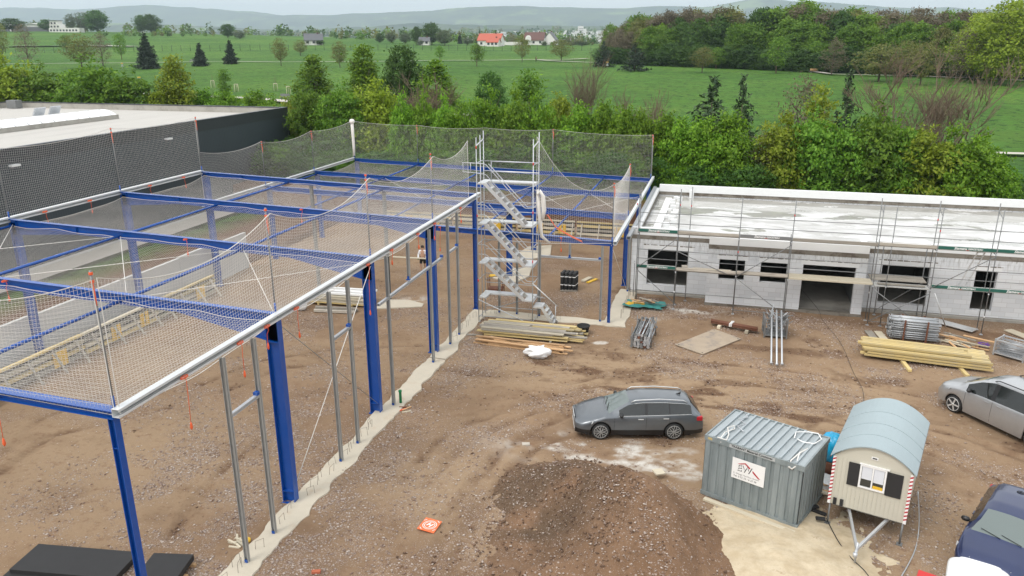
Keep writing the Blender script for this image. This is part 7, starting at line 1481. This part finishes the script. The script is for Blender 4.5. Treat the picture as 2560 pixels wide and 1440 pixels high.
WOOD = [('wood_dark', 0, 8.91, 227.62, 11.98, 7.19), ('wood_yellow', 0, 57.4, 194.14, 7.96, 4.89), ('wood_green', 2, 41.94, 200.87, 9.8, 5.45), ('wood_brown', 1, 54.49, 231.12, 14.68, 7.29), ('wood_dark', 2, 19.74, 234.46, 15.57, 8.25), ('wood_yellow', 0, 77.0, 198.18, 12.66, 6.03), ('wood_yellow', 2, -0.06, 255.47, 15.99, 9.77), ('wood_yellow', 2, 27.15, 229.85, 15.45, 8.64), ('wood_brown', 1, 76.07, 205.25, 13.18, 8.21), ('wood_yellow', 0, 18.88, 235.48, 13.43, 6.17), ('wood_brown', 2, 57.31, 206.2, 14.36, 7.84), ('wood_green', 1, 82.58, 201.23, 12.94, 6.46), ('wood_dark', 0, -2.77, 228.75, 10.9, 4.96), ('wood_yellow', 1, 65.25, 186.36, 8.8, 5.32), ('wood_brown', 1, 39.86, 237.47, 14.88, 8.99), ('wood_brown', 2, 40.3, 238.58, 13.29, 7.83), ('wood_brown', 2, -22.79, 248.19, 10.32, 4.68), ('wood_green', 0, 13.3, 214.52, 11.46, 5.32), ('wood_brown', 0, 81.33, 195.17, 11.62, 6.36), ('wood_dark', 0, 22.26, 233.4, 12.96, 6.51), ('wood_dark', 0, 30.4, 218.1, 11.65, 7.89), ('wood_green', 1, 74.69, 180.27, 7.97, 5.12), ('wood_brown', 2, -18.67, 240.98, 9.32, 6.3), ('wood_green', 2, 75.98, 213.66, 11.2, 6.76), ('wood_brown', 1, -15.51, 240.79, 9.93, 5.58), ('wood_yellow', 2, 70.43, 216.98, 12.75, 7.03), ('wood_green', 0, 82.82, 201.73, 13.5, 9.05), ('wood_brown', 1, 44.87, 224.36, 13.11, 6.85), ('wood_green', 2, -11.46, 227.57, 10.78, 5.4), ('wood_brown', 0, 8.3, 235.13, 15.89, 10.99), ('wood_yellow', 1, 75.66, 188.13, 9.26, 5.78), ('wood_yellow', 1, -16.38, 249.78, 13.37, 8.33), ('wood_green', 1, 71.61, 190.25, 7.81, 4.62), ('wood_brown', 2, 83.0, 206.32, 12.9, 6.67), ('wood_dark', 1, 8.55, 232.83, 14.09, 9.7), ('wood_brown', 1, -6.3, 244.19, 14.62, 9.92), ('wood_brown', 0, 64.38, 221.95, 12.02, 5.6), ('wood_yellow', 2, 74.21, 221.5, 11.29, 7.13), ('wood_brown', 0, 73.35, 191.01, 9.52, 4.46), ('wood_yellow', 0, 57.46, 187.35, 9.86, 5.64), ('wood_yellow', 1, 71.64, 190.34, 8.77, 4.37), ('wood_green', 1, 33.4, 209.24, 11.12, 5.79), ('wood_green', 2, 79.3, 191.4, 9.4, 4.85), ('wood_brown', 0, -31.33, 274.8, 10.46, 5.11), ('wood_green', 2, 30.45, 231.04, 17.27, 12.03), ('wood_yellow', 0, 6.55, 241.2, 14.93, 6.96), ('wood_dark', 0, -3.65, 236.15, 13.03, 6.01), ('wood_yellow', 1, 50.1, 212.15, 12.87, 7.16), ('wood_green', 1, 56.96, 228.18, 13.5, 6.81), ('wood_green', 0, 80.03, 203.18, 11.28, 5.53), ('wood_dark', 1, -2.06, 233.07, 11.91, 6.19), ('wood_green', 0, 27.92, 218.32, 11.96, 6.25), ('wood_green', 0, 16.59, 221.7, 11.27, 5.92), ('wood_brown', 1, -22.87, 265.63, 12.61, 6.36), ('wood_brown', 2, -26.18, 250.85, 9.21, 4.95), ('wood_yellow', 0, 65.87, 184.06, 9.01, 5.04), ('wood_dark', 2, 2.8, 254.97, 14.95, 7.13), ('wood_brown', 1, 29.63, 224.6, 16.03, 9.19), ('wood_yellow', 0, -18.27, 245.36, 10.31, 5.83), ('wood_dark', 2, 5.84, 223.47, 9.51, 5.91), ('wood_green', 1, 23.65, 226.79, 15.38, 10.44), ('wood_yellow', 1, 76.73, 198.76, 12.59, 6.64), ('wood_yellow', 1, 33.27, 234.01, 15.26, 8.72), ('wood_brown', 2, 83.18, 209.17, 11.26, 7.65), ('wood_yellow', 0, 66.55, 197.12, 8.67, 4.02), ('wood_yellow', 1, 35.91, 237.72, 15.21, 10.07), ('wood_green', 1, 51.52, 198.89, 10.93, 7.35), ('wood_green', 0, 16.9, 217.43, 11.17, 7.46), ('wood_dark', 1, 28.49, 240.36, 13.92, 8.62), ('wood_brown', 0, -10.21, 250.2, 12.38, 6.7), ('wood_green', 2, 47.25, 197.19, 8.83, 5.55), ('wood_green', 1, 31.78, 215.63, 11.47, 6.05), ('wood_green', 1, 69.89, 189.55, 9.83, 6.01), ('wood_brown', 2, 57.8, 219.12, 14.68, 7.54), ('wood_brown', 0, -5.85, 259.15, 13.8, 8.99), ('wood_yellow', 1, 85.22, 211.52, 12.36, 8.62), ('wood_green', 0, 61.99, 211.59, 11.59, 5.26), ('wood_green', 1, 72.85, 189.68, 7.84, 3.93), ('wood_green', 0, 44.76, 234.88, 15.56, 10.57), ('wood_dark', 2, 26.31, 230.68, 14.45, 7.61), ('wood_brown', 0, 62.03, 211.19, 13.54, 7.91), ('wood_yellow', 0, 84.15, 199.43, 11.39, 6.06), ('wood_green', 1, 57.34, 186.63, 7.78, 5.22), ('wood_yellow', 0, 31.24, 231.6, 14.83, 8.43), ('wood_brown', 2, 3.12, 236.5, 13.93, 8.53), ('wood_yellow', 1, -14.0, 237.34, 10.61, 5.46), ('wood_green', 2, -28.01, 265.05, 11.71, 5.77), ('wood_green', 2, 65.34, 218.85, 13.9, 7.79), ('wood_yellow', 0, -23.85, 262.3, 11.23, 6.2), ('wood_brown', 0, -10.96, 244.54, 14.15, 9.19), ('wood_brown', 2, 77.09, 178.5, 8.64, 5.47), ('wood_green', 0, 11.14, 248.59, 14.46, 8.38), ('wood_brown', 0, 51.42, 227.13, 14.55, 8.64), ('wood_green', 1, 19.75, 242.61, 13.0, 8.42), ('wood_brown', 2, -21.47, 236.47, 9.98, 4.93), ('wood_green', 1, 76.06, 195.65, 12.13, 6.48), ('wood_yellow', 1, 75.32, 205.33, 13.48, 9.18), ('wood_yellow', 0, 38.88, 217.03, 13.9, 8.92), ('wood_brown', 2, -9.8, 263.37, 12.68, 8.14), ('wood_green', 0, 39.6, 199.38, 11.1, 5.79), ('wood_brown', 1, 60.73, 228.11, 12.44, 7.69), ('wood_yellow', 0, 10.7, 253.46, 15.36, 7.51), ('wood_brown', 0, -7.61, 242.48, 14.96, 7.3), ('wood_brown', 1, 1.91, 241.97, 14.93, 7.26), ('wood_brown', 0, 68.69, 202.48, 13.38, 7.55), ('wood_brown', 1, 23.12, 246.72, 15.48, 7.59), ('wood_brown', 2, 59.05, 225.19, 14.51, 8.67), ('wood_dark', 2, 15.45, 223.37, 11.52, 7.01), ('wood_brown', 2, 64.85, 203.73, 13.51, 6.89), ('wood_green', 2, 47.54, 220.52, 12.98, 8.46), ('wood_green', 2, -6.57, 232.62, 8.31, 4.1), ('wood_green', 0, 69.77, 203.07, 11.15, 5.73), ('wood_green', 2, 62.15, 199.78, 11.58, 6.7), ('wood_green', 1, -22.22, 273.39, 13.91, 6.77), ('wood_green', 2, 53.57, 192.07, 11.02, 6.92), ('wood_brown', 2, 67.52, 219.93, 12.75, 6.09), ('wood_yellow', 0, 59.64, 218.36, 12.52, 8.5), ('wood_yellow', 0, 70.07, 184.96, 9.16, 4.59), ('wood_brown', 0, 79.66, 205.28, 12.92, 8.32), ('wood_green', 0, 53.39, 203.28, 9.88, 5.92), ('wood_brown', 1, -1.32, 238.58, 15.92, 9.56), ('wood_green', 2, -13.83, 261.37, 13.8, 9.43), ('wood_brown', 0, 78.29, 200.06, 12.9, 5.95), ('wood_green', 0, 67.11, 211.28, 13.83, 7.93), ('wood_brown', 1, 66.51, 208.65, 13.52, 8.94), ('wood_brown', 2, 76.68, 218.23, 12.25, 6.46), ('wood_brown', 1, 50.31, 233.86, 14.73, 7.96), ('wood_brown', 1, 38.78, 217.7, 14.23, 7.53), ('wood_brown', 0, -1.95, 260.71, 15.77, 8.43), ('wood_dark', 1, 50.86, 200.17, 11.29, 7.0), ('wood_green', 2, 51.47, 196.27, 11.29, 5.49), ('wood_green', 1, 44.85, 215.98, 13.26, 6.83), ('wood_green', 0, 50.53, 209.35, 12.38, 6.04), ('wood_brown', 1, 51.23, 214.58, 13.35, 8.11), ('wood_dark', 0, 3.42, 219.78, 12.56, 6.41), ('wood_green', 1, 62.03, 227.93, 12.43, 8.25), ('wood_green', 2, -15.71, 241.08, 9.91, 4.71), ('wood_brown', 1, 28.53, 232.45, 15.51, 10.83), ('wood_brown', 1, 78.39, 185.73, 8.1, 3.85), ('wood_brown', 0, -7.53, 247.08, 15.41, 7.7), ('wood_dark', 0, 48.18, 204.67, 8.33, 5.58), ('wood_brown', 2, -13.58, 253.79, 13.03, 7.52), ('wood_dark', 0, 5.04, 225.37, 10.01, 5.13), ('wood_brown', 0, 13.76, 239.23, 14.5, 8.05), ('wood_green', 0, 83.16, 216.36, 11.87, 6.21), ('wood_green', 2, -8.52, 235.6, 11.25, 6.33), ('wood_yellow', 2, 43.78, 224.46, 14.72, 9.33), ('wood_green', 2, 44.6, 198.74, 10.61, 5.21), ('wood_dark', 2, -0.57, 245.52, 14.65, 7.61), ('wood_yellow', 0, 55.26, 214.92, 12.41, 6.68), ('wood_dark', 1, 13.95, 217.93, 9.4, 4.76), ('wood_brown', 0, 50.8, 208.21, 13.43, 8.69), ('wood_brown', 2, -20.19, 270.91, 13.69, 8.04), ('wood_dark', 1, 20.25, 228.01, 15.6, 8.56), ('wood_green', 1, -4.86, 228.87, 9.91, 6.45), ('wood_yellow', 0, -10.84, 244.64, 12.06, 6.91), ('wood_yellow', 2, 69.27, 186.68, 7.9, 4.59), ('wood_green', 2, -17.23, 258.61, 14.6, 10.21), ('wood_brown', 1, 59.89, 199.15, 10.39, 4.91), ('wood_brown', 1, 22.51, 251.66, 15.35, 9.63), ('wood_yellow', 2, 53.12, 194.78, 9.55, 4.57), ('wood_dark', 2, 40.34, 200.27, 9.26, 5.0), ('wood_brown', 0, 71.14, 212.55, 12.88, 7.25), ('wood_yellow', 1, 75.18, 206.85, 11.14, 6.31), ('wood_brown', 1, 35.78, 217.83, 14.39, 9.56), ('wood_brown', 0, 84.75, 213.91, 13.09, 5.89), ('wood_brown', 0, -3.69, 242.83, 13.94, 9.5), ('wood_green', 2, 28.89, 214.36, 11.17, 7.05), ('wood_yellow', 1, 72.66, 183.93, 9.59, 5.18), ('wood_green', 0, 32.73, 223.16, 15.56, 8.8), ('wood_green', 0, 30.59, 232.08, 15.81, 10.49), ('wood_green', 2, 49.56, 197.22, 9.87, 6.62), ('wood_green', 2, 26.13, 218.71, 12.62, 7.77), ('wood_dark', 2, 28.35, 244.45, 14.45, 9.39), ('wood_dark', 1, 39.06, 211.81, 14.18, 7.85), ('wood_yellow', 1, 9.73, 247.99, 13.86, 7.77), ('wood_yellow', 0, 77.21, 181.69, 9.06, 6.23), ('wood_yellow', 0, -11.93, 263.53, 14.09, 7.8), ('wood_yellow', 1, 10.66, 234.66, 15.66, 10.9), ('wood_brown', 2, 72.98, 188.75, 7.72, 4.17), ('wood_green', 0, 9.07, 253.96, 15.45, 9.13), ('wood_green', 1, 44.32, 228.06, 13.91, 6.79), ('wood_brown', 2, 75.65, 219.22, 11.18, 7.75), ('wood_green', 2, 75.3, 214.1, 11.67, 6.34), ('wood_brown', 2, 74.94, 213.28, 12.75, 8.79), ('wood_dark', 1, -25.83, 236.15, 5.18, 6.81), ('wood_dark', 1, -22.18, 234.67, 5.13, 6.74), ('wood_dark', 1, -18.47, 232.15, 4.63, 5.78), ('wood_dark', 0, -14.72, 228.57, 4.77, 5.91), ('wood_dark', 0, -11.04, 224.44, 4.41, 5.76), ('wood_dark', 0, -7.62, 221.75, 4.44, 5.69), ('wood_dark', 1, -4.3, 219.0, 6.36, 5.83), ('wood_dark', 1, -1.09, 216.71, 5.48, 6.85), ('wood_dark', 2, 2.03, 214.37, 4.69, 6.13), ('wood_dark', 1, 5.04, 212.99, 6.06, 5.57), ('wood_dark', 0, 8.01, 211.07, 5.2, 6.06), ('wood_dark', 2, 10.89, 210.11, 5.61, 5.94), ('wood_dark', 0, 13.74, 209.61, 4.58, 5.1), ('wood_dark', 0, 16.54, 208.57, 6.2, 6.3), ('wood_dark', 0, 19.3, 207.5, 4.79, 6.12), ('wood_dark', 2, 21.96, 205.39, 5.43, 5.28), ('wood_dark', 2, 24.55, 203.26, 5.51, 5.86), ('wood_dark', 1, 27.03, 200.59, 4.87, 5.47), ('wood_dark', 2, 29.43, 197.9, 5.5, 5.39), ('wood_dark', 0, 31.74, 195.19, 4.2, 6.97), ('wood_dark', 1, 34.07, 193.44, 4.9, 5.94), ('wood_dark', 2, 36.39, 192.17, 4.51, 6.97), ('wood_dark', 0, 38.67, 190.88, 6.09, 6.49), ('wood_dark', 0, 40.96, 190.06, 4.04, 5.07), ('wood_dark', 2, 43.22, 189.21, 4.08, 6.84), ('wood_dark', 1, 45.35, 187.85, 6.43, 6.23), ('wood_dark', 1, 47.35, 185.98, 4.53, 5.27), ('wood_dark', 0, 49.38, 184.59, 5.42, 5.31), ('wood_dark', 0, 51.45, 183.67, 5.8, 6.74), ('wood_dark', 0, 53.38, 182.24, 5.58, 6.91), ('wood_dark', 2, 55.38, 181.29, 5.08, 5.72), ('wood_dark', 2, 57.33, 180.32, 4.49, 6.6), ('wood_dark', 2, 59.36, 179.82, 6.19, 5.99), ('wood_dark', 1, 61.24, 178.83, 6.19, 6.45), ('wood_dark', 0, 63.21, 178.3, 5.85, 6.47), ('wood_dark', 1, 65.02, 177.28, 4.12, 6.62), ('wood_dark', 2, 66.92, 176.73, 5.35, 5.97), ('wood_dark', 0, 68.66, 175.69, 5.9, 5.44), ('wood_dark', 1, 71.39, 175.02, 5.97, 5.69), ('wood_dark', 2, 74.75, 175.02, 5.45, 5.83)]
mass('mixed_wood', [(k, v, x, y, h, w) for (k, v, x, y, h, w) in WOOD], None)
# ---------------------------------------------------------------- far meadow: fence, houses, airfield, baskets
def gz_(x, y): return float(TZ(x, y))
FENCE = [(-341.6, 296.85), (-320.27, 299.55), (-296.33, 303.98), (-263.96, 319.7), (-237.98, 327.36), (-204.72, 344.84), (-165.11, 352.78), (-130.26, 372.01), (-91.14, 382.27), (-49.89, 378.69), (6.64, 385.57)]
fc = empty('mesh_fence', (FENCE[0][0], FENCE[0][1], 0), 0, 'long dark mesh fence on tall posts across the far meadow', 'fence'); B0 = Vector((FENCE[0][0], FENCE[0][1], 0))
P = []; 
for (a, b_) in zip(FENCE[:-1], FENCE[1:]):
    n = int(math.dist(a, b_)/4.4)
    for i in range(n): P.append((a[0]+(b_[0]-a[0])*i/n, a[1]+(b_[1]-a[1])*i/n))
fm = mat('fence_dark', (.02, .024, .022), .7)
for i, (x, y) in enumerate(P): z = gz_(x, y); o = MB().tube([(x-B0.x, y-B0.y, z-.3), (x-B0.x, y-B0.y, z+2.8)], .085, 5).build('fence_post', fm, fc)
m = MB()
for (a, b_) in zip(P[:-1], P[1:]):
    za, zb = gz_(*a), gz_(*b_)
    for hh in (.1, 1.2, 2.4): m.tube([(a[0]-B0.x, a[1]-B0.y, za+hh), (b_[0]-B0.x, b_[1]-B0.y, zb+hh)], .018, 3, cap=False)
m.build('rail_wires', fm, fc)
M['render_white'] = mat('white_render', (.72, .71, .68), .8); M['rooftile'] = mat('red_tiles', (.42, .10, .06), .7); M['slate'] = mat('slate_roof', (.10, .105, .115), .6); M['brownroof'] = mat('brown_roof', (.11, .05, .04), .7); M['pane'] = glass_mat('window_glass', (.02, .025, .03), .1)
def house(x, y, rz, w, d, hw, hr, wall, roof, label, cat='house', win=3, name='house', z=None):
    t = empty(name, (x, y, (gz_(x, y) if z is None else z)-.2), rz, label, cat)
    m = MB(); m.prism([(-w/2, -d/2, 0), (-w/2, -d/2, hw), (-w/2, 0, hw+hr), (-w/2, d/2, hw), (-w/2, d/2, 0)], (w, 0, 0)); wl = m.build('wall', wall, t)
    m = MB()
    for s_ in (-1, 1): m.prism([(-w/2-.4, 0, hw+hr+.1), (-w/2-.4, s_*(d/2+.5), hw-.25), (-w/2-.4, s_*(d/2+.5), hw-.0), (-w/2-.4, 0, hw+hr+.4)], (w+.8, 0, 0))
    m.build('roof', roof, t)
    for k in range(win):
        xx = -w/2+w*(k+.5)/win
        f = MB().box((xx-.7, -d/2-.06, 1.0), (xx+.7, -d/2-.001, 2.4)).build('window', M['pane'], wl)
    MB().box((w*.2, -.4, hw+hr*.4), (w*.2+.7, .4, hw+hr+1.0)).build('chimney', M['brownroof'], t); return t
HO = {'red': (-128.73, 456.87), 'dark': (-112.44, 502.71), 'grey': (-218.46, 403.92), 'cottage': (-165.05, 440.08), 'green': (-122.9, 481.43), 'tower': (-393.15, 2200.77), 'air': (-492.58, 510.66), 'hangars': [(-557.45, 549.17), (-608.57, 568.11)]}
house(*HO['red'], 0, 14, 10, 3.4, 3.6, M['render_white'], M['rooftile'], 'white house with a big red tiled roof on the far edge of the meadow')
house(HO['red'][0]+3.5, HO['red'][1]-6.5, 0, 7, 6, 2.6, 2.2, M['render_white'], M['rooftile'], 'low red-roofed annex in front of the white red-roofed house')
house(*HO['dark'], 0, 13, 9, 3.0, 4.6, M['render_white'], M['brownroof'], 'dark-roofed house with a white arched dormer on the far edge of the meadow')
house(HO['dark'][0]+9.5, HO['dark'][1]+4, 1.57, 9, 8, 3.0, 5.0, M['render_white'], M['slate'], 'steep slate gable joined beside the dark-roofed house')
m = MB(); m.prism([(HO['dark'][0]-3.5+2*math.cos(a), HO['dark'][1]-5.6, gz_(*HO['dark'])+2.6+3.2*max(0, math.sin(a))) for a in np.linspace(0, math.pi, 10)], (0, 2.5, 0)); tag(m.build('arched_dormer', M['render_white'], None), 'white arched front bay of the dark-roofed house', 'dormer')
house(*HO['grey'], .5, 10, 8, 2.8, 3.2, M['render_white'], M['slate'], 'grey slate-roofed house half hidden by the far trees')
house(*HO['cottage'], .2, 6, 5, 2.4, 2.0, M['render_white'], M['slate'], 'small white cottage beside the tallest round tree on the far meadow', win=2)
o = MB().box((-9, -2.5, 0), (9, 2.5, 2.0)).build('greenhouse', M['render_white'], None); o.location = (HO['green'][0], HO['green'][1], gz_(*HO['green'])-.1); tag(o, 'long low pale shed between the two houses on the far meadow', 'shed')
tb = empty('tower_block', (*HO['tower'], 20), .3, 'white high-rise block standing in the far valley', 'tower block')
MB().box((-9, -8, 0), (5, 8, 34)).build('wall', M['render_white'], tb); MB().box((5.01, -7, 0), (13, 7, 27)).build('wall', M['render_white'], tb)
for k in range(5): MB().box((-8, -8.1, 6+k*5), (4, -7.99, 7.4+k*5)).build('window_band', M['pane'], tb)
# airfield on the left ridge
af = empty('control_building', (*HO['air'], gz_(*HO['air'])-.3), .25, 'white airfield building with a stepped tower on the far ridge', 'building')
for (a, b_, z1) in ((-12, 14, 3.9), (-11, -2, 7.2), (-10.5, -4, 10.2)):
    w_ = MB().box((a, -4, 0 if z1 < 5 else z1-3.89), (b_, 4, z1)).build('wall', M['render_white'], af)
    n = int((b_-a)/2.7)
    for k in range(n): MB().box((a+.8+k*2.7, -4.08, z1-2.9), (a+2.4+k*2.7, -4.001, z1-1.3)).build('window', M['pane'], w_)
MB().box((-11.2, -4.8, 10.21), (-3.4, 4.8, 10.55)).build('roof', M['slate'], af); af.scale = (.92, .9, .85)
for k, (hx, hy) in enumerate(HO['hangars']):
    t = empty('hangar', (hx, hy, gz_(hx, hy)-.3), .2, ('wide dark-fronted airfield hangar next to the white control building', 'farther airfield hangar at the picture edge')[k], 'hangar')
    m = MB(); m.prism([(-20, -8, 0), (-20, -8, 4.4), (0, -8, 6.6), (20, -8, 4.4), (20, -8, 0)], (0, 16, 0)); m.build('wall', M['panel_grey'], t)
    m = MB(); m.prism([(-20.6, -8.8, 4.4), (0, -8.8, 6.7), (20.6, -8.8, 4.4), (20.6, -8.8, 4.75), (0, -8.8, 7.05), (-20.6, -8.8, 4.75)], (0, 17.5, 0)); m.build('roof', M['render_white'], t)
    MB().box((-18, -8.1, 0), (18, -8.001, 4.1)).build('gate', M['slate'], t)
# disc golf baskets and benches
for k, (x, y, lab_) in enumerate([(-160.7, 185.67, 'disc golf basket with yellow band, farther one near the small dark fir'), (-116.95, 140.21, 'disc golf basket with yellow band in front of the upright yellow-green tree'), (-20.54, 207.67, 'disc golf basket between the two spreading dark pines')]):
    t = empty('disc_golf_basket', (x, y, gz_(x, y)), 0, lab_, 'basket', 'disc golf baskets on the meadow')
    MB().tube([(0, 0, 0), (0, 0, 1.5)], .035, 6).build('pole', M['galv'], t); MB().lathe([(.05, .55), (.33, .6), (.35, .85), (.34, .85), (.32, .62), (.05, .57)], 12).build('basket', M['galv'], t); MB().lathe([(.30, 1.42), (.32, 1.44), (.32, 1.62), (.30, 1.64)], 12).build('yellow_band', M['yellow'], t)
    m = MB(); [m.tube([(.28*math.cos(a), .28*math.sin(a), 1.42), (.06*math.cos(a), .06*math.sin(a), .7)], .012, 3) for a in np.arange(0, 6.2, .52)]; m.build('chains', M['galv'], t)
for k, (x, y, lab_) in enumerate([(-174.05, 235.32, 'bench on the path beside the small dark fir'), (-153.62, 226.65, 'pale bench on the path between the two firs'), (-66.79, 117.98, 'dark bench at the near path beside the cone-shaped tree'), (31.47, 190.21, 'reddish bench in front of the mixed wood')]):
    t = empty('bench', (x, y, gz_(x, y)), .1, lab_, 'bench', 'benches along the meadow paths'); wm = M['wood_new' if 'reddish' in lab_ else 'wood_pale' if 'pale' in lab_ else 'galv_dark']; MB().box((-.9, -.2, .42), (.9, .25, .48)).build('seat', wm, t); MB().box((-.9, .25, .55), (.9, .30, .95)).build('backrest', wm, t)
    for sx in (-.7, .7): MB().box((sx-.05, -.18, 0), (sx+.05, .25, .42)).build('leg', M['galv_dark'], t)
# far tree belts, valley village
def belt(name, pts, n, h0, h1, seed, size, w0=8, kinds=('dark', 'mid', 'olive')):
    g = np.random.default_rng(seed); Pp = []; 
    xs_ = np.array([p[0] for p in pts]); ys_ = np.array([p[1] for p in pts]); d = np.r_[0, np.cumsum(np.hypot(np.diff(xs_), np.diff(ys_)))]
    for i in range(n):
        a = g.random()*d[-1]; x = np.interp(a, d, xs_)+g.normal()*w0; y = np.interp(a, d, ys_)+g.normal()*w0*1.5; h = h0+(h1-h0)*g.random()**1.5; w = h*(.5+.3*g.random()); k = 46
        u = g.normal(size=(k, 3)); u /= np.linalg.norm(u, axis=1)[:, None]; u *= (.75+.3*g.random((k, 1))); Pp.append(u*np.array([w/2, w/2, h*.48])+np.array([x, y, gz_(x, y)+h*.5]))
    Pp = np.concatenate(Pp); V, F = leaves(Pp, size, None, None, .2, .8, seed); me = np_mesh(name, V, F); nt_ = len(F)//46; attr(me, 'rnd', np.clip(np.repeat(g.random(nt_), 46)*.7+.3*g.random(len(F)), 0, 1), 'FACE'); me.polygons.foreach_set('material_index', np.repeat(g.integers(0, len(kinds), nt_), 46).astype(np.int32)); return tag(link(name, me, None, [L_[k] for k in kinds]), kind='stuff')
BELTS = [([(-672.02, 572.12), (-488.32, 735.51), (-319.32, 671.43), (-107.4, 738.12)], 150, 7, 13, 2.2, 20), ([(-254.62, 524.95), (-82.19, 580.12)], 60, 4, 9, 1.4, 10), ([(-1432.42, 1221.58), (-195.78, 1876.18)], 220, 10, 20, 4, 90), ([(-2040.74, 1741.15), (-283.4, 2671.37)], 260, 12, 22, 6, 200), ([(-155.31, 500.93), (-74.51, 500.31)], 40, 1.5, 3, 0.9, 3), ([(-398.16, 452.25), (-352.75, 513.26), (-338.8, 522.69)], 30, 2, 5, 1.0, 6)]
for i, (pts, n, h0, h1, size, w0) in enumerate(BELTS): belt('tree_belt', pts, n, h0, h1, 100+i, size, w0)
g = np.random.default_rng(5); m = MB()
for k in range(420):
    a = g.random(); x = (-.30+.24*a)*y+g.normal()*40; y = 1500+g.random()*1300; w = 8+6*g.random(); z = gz_(x, y); m.cbox((x, y, z+3), (w, 9, 7), g.random()*3)
o = m.build('valley_village', M['render_white'], None); tag(o, kind='stuff')
# ---------------------------------------------------------------- the hazy air
def haze_box():
    m = bpy.data.materials.new('haze'); m.use_nodes = True; nt = m.node_tree; nt.nodes.clear(); out = nt.nodes.new('ShaderNodeOutputMaterial'); v = nt.nodes.new('ShaderNodeVolumePrincipled')
    v.inputs['Color'].default_value = (.74, .91, 1.0, 1); v.inputs['Density'].default_value = HAZE; v.inputs['Anisotropy'].default_value = .2
    nt.links.new(v.outputs[0], out.inputs['Volume']); o = MB().box((-9500, -420, -70), (9500, 12500, 620)).build('haze', m, None); tag(o, kind='stuff')
HAZE = 1.55e-4
haze_box()
